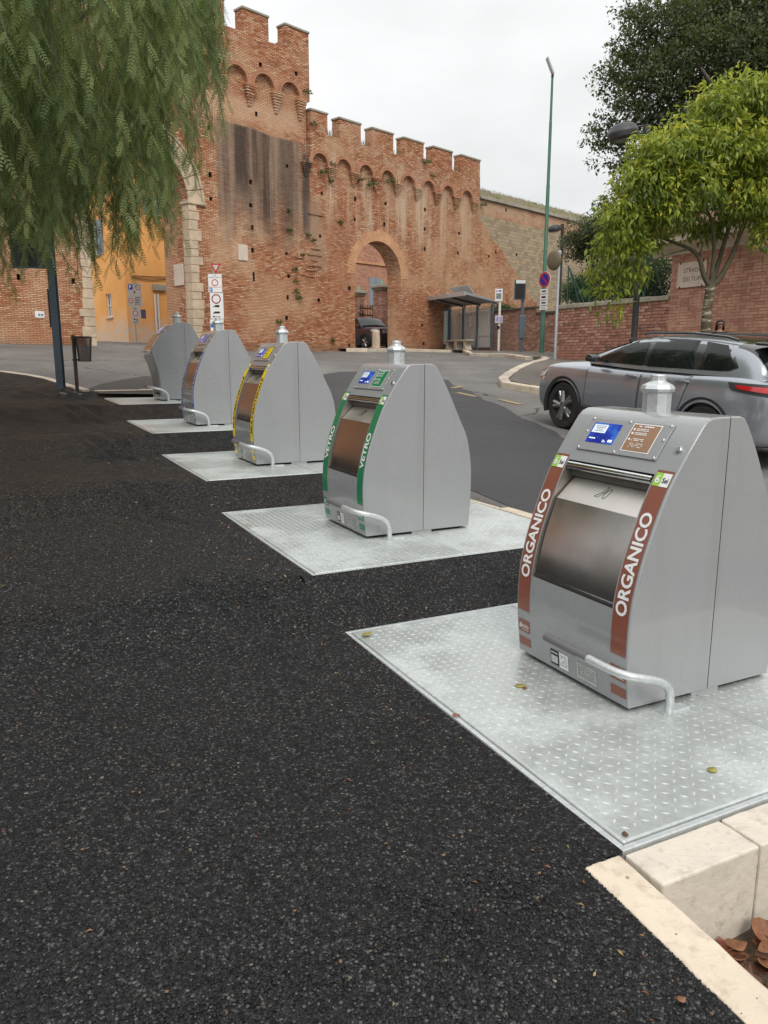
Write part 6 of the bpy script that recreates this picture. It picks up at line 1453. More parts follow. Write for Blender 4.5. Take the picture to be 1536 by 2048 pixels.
silver, scab = make_car('suv_car', ue(cu_, 6.95+.885*CS, cz+.004), SA+rad(90), math.atan(.076), BS, GS, (1.295, -1.305), .342, car_paint('silver_grey_paint', (.355, .375, .415), .62, .2), 'silver grey compact SUV with black roof rails driving along the road', doors, glasses, [(.82, 1.03), (.05, 1.40), (-.3, 1.435), (-1.0, 1.438), (-1.40, 1.41), (-1.62, 1.15), (-1.5, 1.095)])
silver.scale = (CS, CS, CS)
for sgn in (1, -1):
    mb = MB(); mb.tube([(.02, sgn*.63, 1.445), (-.1, sgn*.63, 1.475), (-.8, sgn*.625, 1.50), (-1.3, sgn*.615, 1.48), (-1.45, sgn*.61, 1.45)], .018, 8); mb.build('roof_rail', M['roofblack'], silver, smooth=True)
mb = MB(); mb.prism([(-1.45, 1.46), (-1.35, 1.485), (-1.50, 1.56), (-1.56, 1.56)], lambda a, b, d: (a, d, b), -.02, .02); mb.build('roof_antenna', M['roofblack'], silver, bevel=.008)
mb = MB(); mb.box((-1.92, -.60, 1.41), (-1.66, .60, 1.445)); mb.build('spoiler', M['roofblack'], silver, bevel=.015)
# dark parked car behind the archway
BJ = [(2.10, .70, .32, .98, 1.00), (2.06, .80, .28, 1.02, 1.05), (1.92, .87, .24, 1.05, 1.09), (1.6, .89, .24, 1.07, 1.11), (1.25, .90, .24, 1.08, 1.13), (.95, .90, .24, 1.09, 1.14), (.3, .89, .24, 1.09, 1.14), (-.5, .89, .24, 1.10, 1.14), (-1.0, .89, .24, 1.10, 1.14), (-1.3, .90, .24, 1.10, 1.14), (-1.7, .89, .26, 1.10, 1.13), (-1.98, .87, .28, 1.08, 1.12), (-2.08, .83, .32, 1.04, 1.08), (-2.12, .75, .36, 1.0, 1.03)]
GJ = [(1.02, .80, 1.08, .76, 1.13), (.85, .83, 1.08, .75, 1.30), (.65, .84, 1.08, .73, 1.48), (.45, .84, 1.08, .71, 1.61), (.1, .84, 1.08, .70, 1.66), (-.75, .84, 1.08, .70, 1.68), (-1.2, .84, 1.08, .70, 1.67), (-1.6, .83, 1.08, .69, 1.66), (-1.85, .82, 1.08, .69, 1.62), (-1.95, .80, 1.08, .70, 1.4), (-2.02, .79, 1.08, .72, 1.12)]
gl2 = [[(.74, 1.13), (.42, 1.56), (-.15, 1.60), (-.15, 1.13)], [(-.24, 1.13), (-.24, 1.6), (-.95, 1.6), (-1.0, 1.13)], [(-1.1, 1.14), (-1.06, 1.6), (-1.7, 1.58), (-1.72, 1.16)]]
dr2 = [([(.82, .42), (.82, 1.04), (-.18, 1.05), (-.18, .42)], -.03, .98), ([(-.205, .42), (-.205, 1.05), (-1.02, 1.05), (-.84, .42)], -.9, .98)]
jp = at_y(727, 699, 41.5); jz = zgw(jp)+.02
jeep, jc = make_car('suv_car', (jp.x, jp.y, jz), rad(-52), 0, BJ, GJ, (1.28, -1.29), .35, car_paint('midnight_purple_paint', (.020, .016, .045), .3, .2), 'dark midnight blue boxy car parked beyond the small archway', dr2, gl2, [(.8, 1.11), (.42, 1.58), (-1.72, 1.6), (-1.74, 1.12)])
for sgn in (1, -1):
    mb = MB(); mb.lathe([(.10, 0), (.10, .03), (.07, .045)], 16, Matrix.Translation((2.075, sgn*.60, .87)) @ Matrix.Rotation(rad(90), 4, 'Y')); mb.build('round_headlight', M['lampclear'], jeep, smooth=True)
for k in range(7):
    mb = MB(); mb.box((2.08, -.33+k*.11-.03, .78), (2.118, -.33+k*.11+.03, .96)); mb.build('grille_slot', M['greyfilm'], jeep)

# ================================================================ woman behind the car
M['skin'] = simple('skin', (.48, .25, .17), .5, var=.06)
M['hair'] = simple('dark_hair', (.014, .009, .008), .4, var=.3, nscale=40)
M['jacket'] = simple('dark_jacket', (.03, .03, .035), .8, var=.2, bump=.003)
Yw = 15.2; hp = at_y(1440, 654, Yw); wz_ = zgw(hp)+.122; HT = (hp.z-wz_)+.115; k = HT/1.66
wo = empty('person', (hp.x, hp.y, wz_), rad(-12), 'person with dark shoulder-length hair and sunglasses behind the silver car', 'person')
vs_ = [(0, 0, .92), (0, 0, 1.08), (0, .01, 1.25), (0, .02, 1.38), (0, .015, 1.45), (0, 0, 1.50)]
rs_ = [(.15, .11), (.135, .10), (.155, .105), (.12, .075), (.052, .052), (.05, .05)]
ed = [(i, i+1) for i in range(5)]
for s_ in (1, -1):
    b = len(vs_); vs_ += [(s_*.085, 0, .86), (s_*.095, -.02 if s_ > 0 else .03, .48), (s_*.10, .04 if s_ > 0 else .10, .08), (s_*.105, -.10 if s_ > 0 else -.02, .035)]; rs_ += [(.095, .095), (.06, .06), (.042, .042), (.04, .03)]; ed += [(0, b), (b, b+1), (b+1, b+2), (b+2, b+3)]
    b = len(vs_); vs_ += [(s_*.165, .015, 1.37), (s_*.215, .03, 1.10), (s_*.225, -.05, .86), (s_*.225, -.07, .79)]; rs_ += [(.055, .055), (.043, .043), (.03, .03), (.028, .018)]; ed += [(3, b), (b, b+1), (b+1, b+2), (b+2, b+3)]
    h0 = b+3
    for q, (dx, l) in enumerate(((-.022, .075), (-.008, .085), (.007, .08), (.02, .065))):
        b = len(vs_); vs_ += [(s_*.225+dx*.2, -.075+dx, .74), (s_*.225-s_*.008, -.078+dx, .74-l*.55), (s_*.225-s_*.025, -.076+dx, .74-l)]; rs_ += [(.009, .009), (.008, .008), (.007, .007)]; ed += [(h0, b), (b, b+1), (b+1, b+2)]
    b = len(vs_); vs_ += [(s_*.215, -.105, .78), (s_*.205, -.118, .745)]; rs_ += [(.010, .010), (.008, .008)]; ed += [(h0, b), (b, b+1)]
# head with jaw, nose and brow as part of the same skeleton
b = len(vs_); vs_ += [(0, -.01, 1.545), (0, .0, 1.60), (0, .008, 1.635), (0, -.07, 1.515), (0, -.105, 1.555)]; rs_ += [(.066, .075), (.074, .09), (.06, .075), (.035, .03), (.010, .010)]; ed += [(5, b), (b, b+1), (b+1, b+2), (b, b+3), (b, b+4)]
me = bpy.data.meshes.new('body'); me.from_pydata([(x*k, y*k, z*k) for x, y, z in vs_], ed, []); ob = bpy.data.objects.new('body', me); COL.objects.link(ob)
ob.modifiers.new('skin', 'SKIN'); 
for i, r_ in enumerate(rs_): me.skin_vertices[0].data[i].radius = (r_[0]*k, r_[1]*k)
me.skin_vertices[0].data[0].use_root = True
sb = ob.modifiers.new('s', 'SUBSURF'); sb.levels = sb.render_levels = 2
bpy.context.view_layer.update(); dg = bpy.context.evaluated_depsgraph_get(); nm = bpy.data.meshes.new_from_object(ob.evaluated_get(dg)); bpy.data.objects.remove(ob)
nm.materials.clear(); [nm.materials.append(m_) for m_ in (M['skin'], M['jacket'])]
nm.polygons.foreach_set('material_index', [0 if (p.center.z > 1.42*k or (p.center.z < .82*k and abs(p.center.x) > .17*k)) else 1 for p in nm.polygons]); nm.polygons.foreach_set('use_smooth', [True]*len(nm.polygons))
bo_ = bpy.data.objects.new('body', nm); link(bo_, wo)
mb = MB()      # hair cap and side locks
V = []; F = []; NU, NV_ = 24, 12
for j in range(NV_+1):
    t = j/NV_
    for i in range(NU):
        a = 2*math.pi*i/NU; front = max(0, -math.sin(a)); ln = .27*(1-front)**.6
        if t < .5: ph = t*math.pi; x, y, z = .093*math.sin(ph)*math.cos(a), .018+.108*math.sin(ph)*math.sin(a), 1.60+.092*math.cos(ph)
        else:
            q = (t-.5)*2; x, y, z = (.093+.02*q)*math.cos(a), .018+(.108+.01*q)*math.sin(a), 1.60-ln*q
        V.append((x*k, y*k, z*k+.008*math.sin(i*2.7)*t))
for j in range(NV_):
    for i in range(NU):
        a = 2*math.pi*(i+.5)/NU
        if j >= 4 and -math.sin(a) > .35: continue
        F.append((j*NU+i, j*NU+(i+1) % NU, (j+1)*NU+(i+1) % NU, (j+1)*NU+i))
mb.add(V, F); hr = mb.build('hair', M['hair'], wo, smooth=True, sharp=None); md = hr.modifiers.new('t', 'SOLIDIFY'); md.thickness = .012
mb = MB()
for s_ in (1, -1): mb.lathe([(.001, -.006), (.030*k, -.004), (.033*k, 0), (.030*k, .003)], 14, Matrix.Translation((s_*.036*k, -.098*k, 1.585*k)) @ Matrix.Rotation(rad(-90), 4, 'X') @ Matrix.Diagonal((1.05, .8, 1, 1)))
mb.box((-.012*k, -.103*k, 1.588*k), (.012*k, -.096*k, 1.596*k))
for s_ in (1, -1): mb.tube([(s_*.066*k, -.095*k, 1.592*k), (s_*.082*k, -.03*k, 1.592*k), (s_*.08*k, .03*k, 1.585*k)], .004, 6)
mb.build('sunglasses', M['roofblack'], wo, smooth=True, sharp=40)
mb = MB(); mb.tube([(-.022*k, -.082*k, 1.532*k), (0, -.090*k, 1.530*k), (.022*k, -.082*k, 1.532*k)], .006, 8); mb.build('lips', simple('lips', (.42, .14, .11), .4), wo, smooth=True)
# ================================================================ left-hand post, bin
g = gp(123, 780); zb_ = zgw(g)+.012; Y = g.y; r = empty('notice_sign', (g.x, g.y, zb_), 0, 'steel notice panel on grey I-beam post under the weeping tree', 'notice board')
zt = at_y(97, 440, Y).z-zb_; mb = MB(); mb.box((-.055, -.06, 0), (.055, -.048, zt)); mb.box((-.055, .048, 0), (.055, .06, zt)); mb.box((-.006, -.0475, 0), (.006, .0475, zt)); mb.build('post', M['pgrey'], r)
mb = MB(); mb.box((-.09, -.09, -.005), (.09, .09, .012)); mb.build('base_plate', M['pgrey'], r, bevel=.003)
mb = MB(); mb.box((-.085, -.05, at_y(105, 655, Y).z-zb_), (-.0555, .05, at_y(105, 578, Y).z-zb_)); mb.build('side_plate', M['black'], r, bevel=.004)
x0, x1 = at_y(31, 538, Y).x-g.x, at_y(99, 538, Y).x-g.x-.02; z0 = at_y(60, 538, Y).z-zb_; z1 = z0+1.0
mb = MB(); mb.box((x0, -.12, z0), (x1, -.062, z1)); fr = mb.build('panel_frame', M['pgrey'], r, bevel=.006); mb = MB(); mb.box((x0+.03, -.126, z0+.03), (x1-.03, -.1205, z1-.03)); mb.build('panel', simple('dark_glass_panel', (.025, .03, .032), .2, var=.4, nscale=6), fr)
M['rust'] = simple('rusty_paint', (.075, .052, .044), .7, var=.4, nscale=9, bump=.003)
g = gp(155, 785); zb_ = zgw(g)+.012; Y = g.y; r = empty('litter_bin', (g.x, g.y, zb_), rad(12), 'dark perforated litter bin on a rusty post beside the kerb', 'litter bin')
hp_ = at_y(150, 670, Y).z-zb_; mb = MB(); mb.tube([(0, 0, 0), (0, 0, hp_)], .03, 12); mb.build('post', M['rust'], r, smooth=True, sharp=40)
zt, zl = at_y(165, 674, Y).z-zb_, at_y(165, 722, Y).z-zb_; wt, wb_ = .115, .085; cx = .155
def ring4(w_, z, d=.09): return [(cx-w_, -d, z), (cx+w_, -d, z), (cx+w_, d, z), (cx-w_, d, z)]
M['binmetal'] = simple('dark_bin_metal', (.05, .045, .042), .6, var=.3)
for z, w_ in ((zt, wt), (zl, wb_)):
    mb = MB(); P4 = ring4(w_, z, w_*.95); mb.tube(P4+[P4[0]], .011, 6); mb.build('rim', M['binmetal'], r)
mb = MB(); N = 11
for a in range(4):
    c0, c1 = ring4(wt, zt, wt*.95), ring4(wb_, zl, wb_*.95); A_, B_ = Vector(c0[a]), Vector(c0[(a+1) % 4]); C_, D_ = Vector(c1[a]), Vector(c1[(a+1) % 4])
    for k in range(-N, N):
        for s_ in (1, -1):
            t0, t1 = k/6, k/6+1.9
            if s_ < 0: t0, t1 = 1-t0, 1-t1
            pts = []
            for q in range(12):
                f_ = q/11; t = t0+(t1-t0)*f_
                if 0 <= t <= 1: pts.append((A_.lerp(B_, t)).lerp(C_.lerp(D_, t), f_))
            if len(pts) > 1: mb.tube([pts[0], pts[-1]], .0055, 4, cap=False)
o = mb.build('basket_lattice', M['binmetal'], r); tag(o, kind='stuff')
mb = MB(); mb.add(ring4(wb_-.004, zl+.004, wb_*.9), [(0, 1, 2, 3)]); mb.build('bottom', M['binmetal'], r)
for z in (zt-.03, zl+.02): mb = MB(); mb.tube([(-.04, 0, z), (cx-wb_, 0, z)], .014, 6); mb.build('bracket', M['binmetal'], r)
# ================================================================ trees and hedges
M['bark'] = simple('grey_bark', (.105, .085, .062), .9, var=.35, nscale=6, bump=.012, bscale=25)
def mat_young_bark():
    t = NT('banded_bark'); o = t.coord(); b = t.noise(t.map(o, (6, 6, 26)), 1.0, 4, .7); c = t.ramp(b, [(.40, (.085, .066, .042)), (.56, (.13, .105, .065)), (.61, (.42, .39, .30)), (.7, (.46, .43, .34))]); t.set('Base Color', c); t.set('Roughness', .9); t.bump(b, .008); return t.mat
M['ybark'] = mat_young_bark()
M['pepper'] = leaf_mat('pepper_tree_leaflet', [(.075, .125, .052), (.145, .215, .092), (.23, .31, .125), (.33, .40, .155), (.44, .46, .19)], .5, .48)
M['young'] = leaf_mat('glossy_young_leaf', [(.095, .14, .03), (.20, .27, .042), (.36, .41, .052), (.56, .54, .065), (.66, .53, .10)], .42, .42, .45)
M['hedge'] = leaf_mat('hedge_leaf', [(.012, .026, .012), (.025, .05, .02), (.05, .095, .03), (.08, .13, .04)], .45, .2)
def limb(mb, p0, p1, r0, r1, bend=.15, n=6):
    p0, p1 = Vector(p0), Vector(p1); L = (p1-p0).length; side = Vector((random.uniform(-1, 1), random.uniform(-1, 1), random.uniform(-.3, .6)))*bend*L
    pts = [p0.lerp(p1, t)+side*math.sin(math.pi*t) for t in [k/n for k in range(n+1)]]; mb.tube(pts, [r0+(r1-r0)*k/n for k in range(n+1)], 8); return pts
def tree_obj(name, mesh, mat_mesh_parent): pass
# ---- weeping pepper tree on the left: trunk stands left of the frame, its strands hang into view
TX, TY = -6.2, 9.6; tz = zgw(Vector((TX, TY, 0))); pt = empty('weeping_tree', (TX, TY, tz), 0, 'weeping pepper tree whose feathery strands hang over the path', 'tree')
mb = MB(); limb(mb, (0, 0, -.2), (.2, .1, 2.6), .34, .24, .04)
ends = []
for k in range(9):
    a = 2*math.pi*k/9+.2; q = limb(mb, (.2, .1, 2.4), (math.cos(a)*2.2, math.sin(a)*2.2, 4.9+random.uniform(-.4, .5)), .15, .06, .10); ends.append(q)
    for s_ in (-.5, .1, .6): limb(mb, q[4], (math.cos(a+s_)*3.6, math.sin(a+s_)*3.6, 5.6+random.uniform(-.5, .6)), .06, .015, .12)
mb.build('trunk', M['bark'], pt, smooth=True, sharp=None)
def bottom(r): return np.interp(r, [0, 2.0, 3.0, 3.45, 3.85, 4.15, 4.45], [2.35, 2.3, 2.25, 2.5, 3.2, 3.9, 5.0])
LN = 7; lf = []; 
for k in range(LN):
    t = (k+.7)/(LN+.3); l = .042*(1-.35*abs(t-.45)*2); 
    for s_ in (1, -1):
        d = np.array([s_*math.sin(rad(52)), 0.0, -math.cos(rad(52))]); p = np.array([0, 0, -t]); lf.append((p, d, l/.2))
def leaf_template():
    V = []; F = []
    for p, d, l in lf:
        b = len(V); s = np.array([d[2], 0, -d[0]]); n = np.array([0, 1, 0])
        V += [p, p+d*l*.45+s*l*.165+n*l*.03, p+d*l+n*-l*.08, p+d*l*.45-s*l*.165+n*l*.03]; F.append((b, b+1, b+2, b+3))
    b = len(V); V += [np.array([-.008, 0, 0]), np.array([.008, 0, 0]), np.array([.005, 0, -1.02]), np.array([-.005, 0, -1.02])]; F.append((b, b+1, b+2, b+3))
    return np.array(V), np.array(F)
LV, LF = leaf_template()
pos = []; frm = []; sz = []; rn = []; stems = MB()
rs = random.Random(11); ns = 0
clump = [(rs.uniform(-1.75, 1.75), 4.5*math.sqrt(rs.uniform(.05, 1))) for _ in range(120)]
BOT = tz
while ns < 2900:
    if rs.random() < .75:
        ca, cr_ = rs.choice(clump); x0, y0 = math.cos(ca)*cr_+rs.gauss(0, .22), math.sin(ca)*cr_+rs.gauss(0, .22); r_ = math.hypot(x0, y0); a = math.atan2(y0, x0)
    else: r_ = 4.42*math.sqrt(rs.random()); a = rs.uniform(-1.9, 1.9); x0, y0 = math.cos(a)*r_, math.sin(a)*r_
    if r_ > 4.6 or x0 < -1.2 or (y0 > 1.6 and rs.random() < .6): continue
    zb_ = float(bottom(r_))-BOT+rs.uniform(-.08, .5)+(rs.random()**3)*1.0
    lev = rs.random()**1.35; zend = zb_+lev*max(.3, 5.6-zb_); L = rs.uniform(.55, 1.5)
    ztop = zend+L
    if ztop > 8.2*math.sqrt(max(.05, 1-(r_/5.2)**2))+1.2: continue
    ns += 1; n = int(L/.056); sway = (rs.uniform(-.10, .10), rs.uniform(-.10, .10)); pts = []
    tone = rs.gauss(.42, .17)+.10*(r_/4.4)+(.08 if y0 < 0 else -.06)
    for k in range(n):
        t = k/n; x = x0+sway[0]*t*t*2-.12*math.cos(a)*(1-t)**2; y = y0+sway[1]*t*t*2-.12*math.sin(a)*(1-t)**2; z = ztop-L*t
        if k % 4 == 0: pts.append((x, y, z))
        az = k*2.4+rs.uniform(-.5, .5); tilt = rs.uniform(.25, .75)
        dn = np.array([math.sin(tilt)*math.cos(az), math.sin(tilt)*math.sin(az), -math.cos(tilt)]); sd = np.cross(dn, [0, 0, 1]); sd /= np.linalg.norm(sd)+1e-9
        tw = rs.uniform(-1.2, 1.2); no = np.cross(sd, dn); sd2 = sd*math.cos(tw)+no*math.sin(tw); no2 = np.cross(sd2, dn)
        pos.append((x, y, z)); frm.append((sd2, no2, -dn)); sz.append(rs.uniform(.14, .26)); rn.append(min(1, max(0, tone+rs.gauss(0, .08))))
    if len(pts) > 1: stems.tube(pts, .004, 3, cap=False)
pos = np.array(pos); frm = np.array(frm); sz = np.array(sz); n = len(pos)
V = pos[:, None, :]+np.einsum('lk,nkj->nlj', LV, frm)*sz[:, None, None]
F = (np.arange(n)[:, None, None]*len(LV)+LF[None]).reshape(-1, 4)
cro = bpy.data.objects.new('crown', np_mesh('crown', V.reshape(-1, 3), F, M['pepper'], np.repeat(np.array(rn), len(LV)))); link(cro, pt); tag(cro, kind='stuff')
o = stems.build('twigs', simple('pepper_twig', (.10, .085, .05), .8), pt); tag(o, kind='stuff')
# ---- broad-leaved crowns made of leaf clumps
def crown(root, lobes, nl, size, mat, ratio=.42, droop=-.25, inner=.35, tone=None, name='crown', curl=.12, sub=26, srad=.22):
    P = []; D = []; R = []
    tot = sum(l[3]*l[4]*l[5] for l in lobes)
    for cx, cy, cz, rx, ry, rz in lobes:
        m_ = int(nl*rx*ry*rz/tot/sub)+1
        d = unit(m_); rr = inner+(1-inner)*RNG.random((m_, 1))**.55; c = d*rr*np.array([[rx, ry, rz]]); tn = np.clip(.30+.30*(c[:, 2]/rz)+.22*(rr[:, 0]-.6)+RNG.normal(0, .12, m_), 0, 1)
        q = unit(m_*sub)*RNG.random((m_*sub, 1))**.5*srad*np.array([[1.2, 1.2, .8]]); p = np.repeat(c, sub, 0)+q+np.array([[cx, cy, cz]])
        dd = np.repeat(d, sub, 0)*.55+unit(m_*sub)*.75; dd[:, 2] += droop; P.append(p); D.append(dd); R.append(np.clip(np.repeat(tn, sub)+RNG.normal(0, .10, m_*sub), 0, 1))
    P = np.concatenate(P); D = np.concatenate(D); R = np.concatenate(R); n = len(P); up = np.array([[0, 0, 1.0]])+unit(n)*.7
    V, F, rr = leaf_array(P, D, up, size*RNG.uniform(.65, 1.25, n), ratio, R if tone is None else np.clip(R+tone, 0, 1), curl)
    o = bpy.data.objects.new(name, np_mesh(name, V, F, mat, rr)); link(o, root); return tag(o, kind='stuff')
# young glossy tree by the lodge
b = at_y(1412, 660, 14.3); tz = zgw(b)+.12; yt = empty('young_tree', (b.x, b.y, tz), 0, 'young tree with bright yellow-green drooping leaves before the lodge', 'tree')
P = lambda x, y, dy=0.0: (at_y(x, y, 14.3+dy).x-b.x, dy, at_y(x, y, 14.3+dy).z-tz)
mb = MB(); mb.tube([(.02, 0, -.2), P(1411, 662), P(1414, 620), P(1420, 585), P(1421, 572)], [.10, .088, .082, .085, .105], 12); mb.build('trunk', M['ybark'], yt, smooth=True, sharp=None)
mb = MB(); f0 = P(1421, 574)
for ctrl, r0 in (([f0, P(1408, 552), P(1398, 515), P(1380, 498, .1), P(1340, 482, .2), P(1285, 462, .3), P(1262, 445, .3)], .055), ([f0, P(1424, 545), P(1428, 500), P(1424, 450, -.1), P(1400, 380, -.2), P(1370, 320, -.2)], .05), ([f0, P(1430, 548, .1), P(1444, 500, .2), P(1456, 450, .2), P(1440, 380, .3), P(1430, 300, .3)], .055), ([f0, P(1440, 555), P(1462, 515), P(1480, 470), P(1500, 420, .1), P(1530, 350, .2), P(1545, 260, .2)], .06),
                 ([P(1456, 450, .2), P(1500, 400, .4), P(1560, 340, .5)], .03), ([P(1380, 498, .1), P(1350, 505, -.2), P(1310, 520, -.3), P(1255, 560, -.4)], .018), ([P(1340, 482, .2), P(1300, 440, -.2), P(1250, 400, -.3)], .02), ([P(1424, 450, -.1), P(1390, 430, -.4), P(1330, 390, -.6)], .02), ([P(1398, 515), P(1404, 480, -.2), P(1380, 440, -.4)], .015)):
    c = [Vector(q) for q in catmull([tuple(q) for q in ctrl], 4)]; mb.tube(c, [r0*(1-.75*i/(len(c)-1)) for i in range(len(c))], 8)
mb.build('branches', simple('olive_bark', (.085, .075, .045), .85, var=.3, nscale=8, bump=.006), yt, smooth=True, sharp=None)
LB = []
for x, y, dy, r_, rz in [(1290, 370, -.5, .5, .4), (1250, 440, -.6, .4, .35), (1330, 300, -.5, .5, .4), (1210, 500, -.4, .26, .35), (1195, 560, -.1, .2, .3), (1225, 620, -.2, .14, .2), (1260, 500, -.4, .3, .4), (1480, 190, .1, .55, .42), (1420, 230, 0, .6, .45), (1540, 210, .3, .7, .5), (1370, 290, -.2, .55, .42), (1450, 300, -.3, .65, .5), (1530, 310, -.2, .7, .55), (1310, 340, -.3, .5, .4), (1390, 370, -.5, .55, .42), (1500, 390, -.3, .55, .4), (1260, 400, -.2, .42, .38), (1330, 420, -.4, .45, .36), (1230, 455, 0, .36, .36), (1290, 470, -.1, .36, .32), (1235, 525, -.2, .30, .40), (1215, 590, -.2, .20, .28), (1270, 545, -.3, .22, .3), (1560, 420, .2, .6, .5), (1410, 440, .5, .5, .35), (1350, 330, .7, .7, .5), (1480, 330, .9, .8, .6), (1300, 430, .7, .5, .4), (1525, 470, -.2, .25, .3)]:
    c = P(x, y, dy); LB.append((c[0], c[1], c[2], r_, r_, rz))
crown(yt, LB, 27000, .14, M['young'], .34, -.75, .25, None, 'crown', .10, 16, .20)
# holm oak behind the garden wall
ob_ = Vector((12.6, 30.0, 0)); tz = zgw(ob_)+1.2; ok = empty('holm_oak', (ob_.x, ob_.y, tz), 0, 'large dark holm oak rising behind the garden wall', 'tree')
mb = MB(); limb(mb, (0, 0, -.5), (.2, .1, 5.0), .42, .3, .03)
for a in range(8): limb(mb, (.2, .1, 4.5+random.uniform(-.6, .5)), (math.cos(a*.8)*3.3, math.sin(a*.8)*3.0, 8.5+random.uniform(-1, 2.5)), .2, .04, .12)
mb.build('trunk', M['bark'], ok, smooth=True, sharp=None)
def PO(x, y, dy=0.0): q = at_y(x, y, 30+dy); return (q.x-ob_.x, dy, q.z-tz)
LB = []
for x, y, dy, r_, rz in [(1480, 40, 0, 2.2, 1.6), (1340, 50, 0, 1.7, 1.3), (1420, 120, -1, 2.0, 1.5), (1280, 120, 0, 1.4, 1.1), (1530, 140, 0, 2.2, 1.7), (1330, 190, -1, 1.7, 1.3), (1240, 165, 0, 1.0, .8), (1270, 245, 0, 1.2, 1.0), (1400, 250, 0, 1.8, 1.4), (1500, 260, 1, 1.9, 1.6), (1205, 265, 0, .75, .55), (1225, 315, 0, .8, .5), (1310, 320, 0, 1.3, 1.0), (1200, 250, .5, .5, .35), (1420, 380, 1, 1.8, 1.4), (1260, 390, .5, .8, .7), (1550, 20, 2, 2.5, 2.0), (1450, 0, 1.5, 2.2, 1.4), (1190, 400, .5, .35, .3), (1270, 20, .5, .8, .6), (1600, 180, 0, 2.5, 2.5)]:
    c = PO(x, y, dy); LB.append((c[0], c[1], c[2], r_, r_*.9, rz))
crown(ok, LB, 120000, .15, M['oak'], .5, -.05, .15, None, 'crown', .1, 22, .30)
# shrubs of the garden behind the fence
def bush(x, y, Y, rx, rz, label, mat, n, size, name='garden_shrub', tone=None):
    c = at_y(x, y, Y); g = Vector((c.x, c.y, 0)); q = empty(name, (c.x, c.y, 2.7), 0, label, 'shrub'); h = c.z-2.7
    mb = MB(); [limb(mb, (0, 0, -.6), (random.uniform(-.5, .5)*rx, random.uniform(-.5, .5)*rx, h+random.uniform(-.2, .5)*rz), .06, .02, .1) for _ in range(5)]; mb.build('stems', M['bark'], q, smooth=True, sharp=None)
    L = [(random.uniform(-.5, .5)*rx, random.uniform(-.35, .35)*rx, h+random.uniform(-.4, .4)*rz, rx*random.uniform(.45, .65), rx*random.uniform(.4, .6), rz*random.uniform(.45, .65)) for _ in range(8)]; crown(q, L, n, size, mat, .5, 0, .25, tone); return q
bush(1165, 585, 25.8, .75, .55, 'mid green leafy shrub at the open end of the wire fence', M['hedge'], 5000, .075, tone=.18)
bush(1230, 575, 24.3, 1.1, .9, 'dark evergreen shrub behind the middle of the wire fence', M['hedge'], 7000, .085)
bush(1300, 560, 23.2, 1.2, 1.1, 'dark evergreen shrub behind the fence next to the lodge', M['hedge'], 8000, .085)
bush(1285, 470, 25.5, 1.6, 1.6, 'tall dark evergreen shrub between holm oak and lodge eaves', M['hedge'], 9000, .10)
bush(1185, 480, 27.0, 1.0, .95, 'small grey-green oak bush beside the rampart', M['oak'], 7500, .09)
bush(1000, 617, 38.3, .8, .22, 'low green weeds on top of the wall behind the bus shelter', M['weed'], 1500, .08, 'wall_top_weeds')
# ================================================================ litter, stones, leaves
M['litter'] = leaf_mat('dry_litter', [(.06, .03, .018), (.16, .075, .03), (.26, .15, .06), (.34, .27, .14), (.20, .045, .03), (.16, .18, .06)], .8, .1)
P = []; S = []
def put(u_, e_, dz=.016, s=.02): P.append(tuple(ue(u_, e_, zpath(u_, e_)+dz))); S.append(s)
for _ in range(950):
    q = random.random()
    if q < .32: u_, e_ = random.uniform(.6, 13), 1.45-abs(random.gauss(0, .25))
    elif q < .50: i = random.randrange(4); u_ = PU[i]+PL+abs(random.gauss(0, .10)); e_ = random.uniform(.6, 2.6)
    elif q < .75: u_, e_ = random.uniform(8, 16), random.uniform(-7, 1.3)
    else: u_, e_ = random.uniform(-.2, 9), random.uniform(-4.5, 1.4)
    if u_ > ufar(min(e_, 1.45))-.1: continue
    if e_ > 1.45 and not any(g0 < u_ < g1 for g0, g1 in gaps): continue
    d_ = (ue(u_, e_)-Vector((0, 0, 0))).length; put(u_, e_, .015, random.uniform(.008, .024)*(1 if d_ < 4 else 1.6))
n = len(P); d = np.stack([RNG.normal(0, 1, n), RNG.normal(0, 1, n), RNG.normal(0, .12, n)], 1); V, F, rr = leaf_array(np.array(P), d, np.array([[0, 0, 1.0]])+unit(n)*.3, np.array(S), .38, RNG.random(n), .15)
o = bpy.data.objects.new('leaf_litter', np_mesh('leaf_litter', V, F, M['litter'], rr)); link(o); tag(o, 'scattered dry leaf crumbs and twigs on the dark asphalt', 'litter', kind='stuff')
# loose aggregate of the open-graded asphalt, real stones near the viewer
def mat_chip():
    t = NT('asphalt_chip'); r = t.attr('rnd'); t.set('Base Color', t.ramp(r, [(0, (.003, .0029, .003)), (.5, (.007, .0068, .0069)), (.85, (.021, .0202, .0205)), (.985, (.09, .087, .085)), (1, (.085, .07, .06))])); t.set('Roughness', .45); t.set('Specular IOR Level', .32); return t.mat
N = 70000; Yv = 1.25*np.exp(RNG.random(N)*math.log(6.5/1.25)); xv = (RNG.random(N)*1.18-.62); X = xv*Yv
uu = X*U.x+Yv*U.y; eee = X*EV.x+Yv*EV.y; ok_ = (eee < 1.445); X, Yv, uu, eee = X[ok_], Yv[ok_], uu[ok_], eee[ok_]; N = len(X)
w_ = np.clip((eee+2.4)/3.75, 0, 1); w_ = w_*w_*(3-2*w_); st = np.array([stair(q) for q in uu]); Z = .076*(uu-2.5)*(1-w_)+st*w_+.0135
sz = RNG.uniform(.0022, .0050, N)*(1+.25*RNG.random(N))*np.clip(Yv/3, 1, 1.6); base = np.array([(1, 0, 0), (.2, .9, 0), (-.9, .5, 0), (-.7, -.7, 0), (.4, -.9, 0), (.2, .1, .75), (-.3, -.1, .6)])
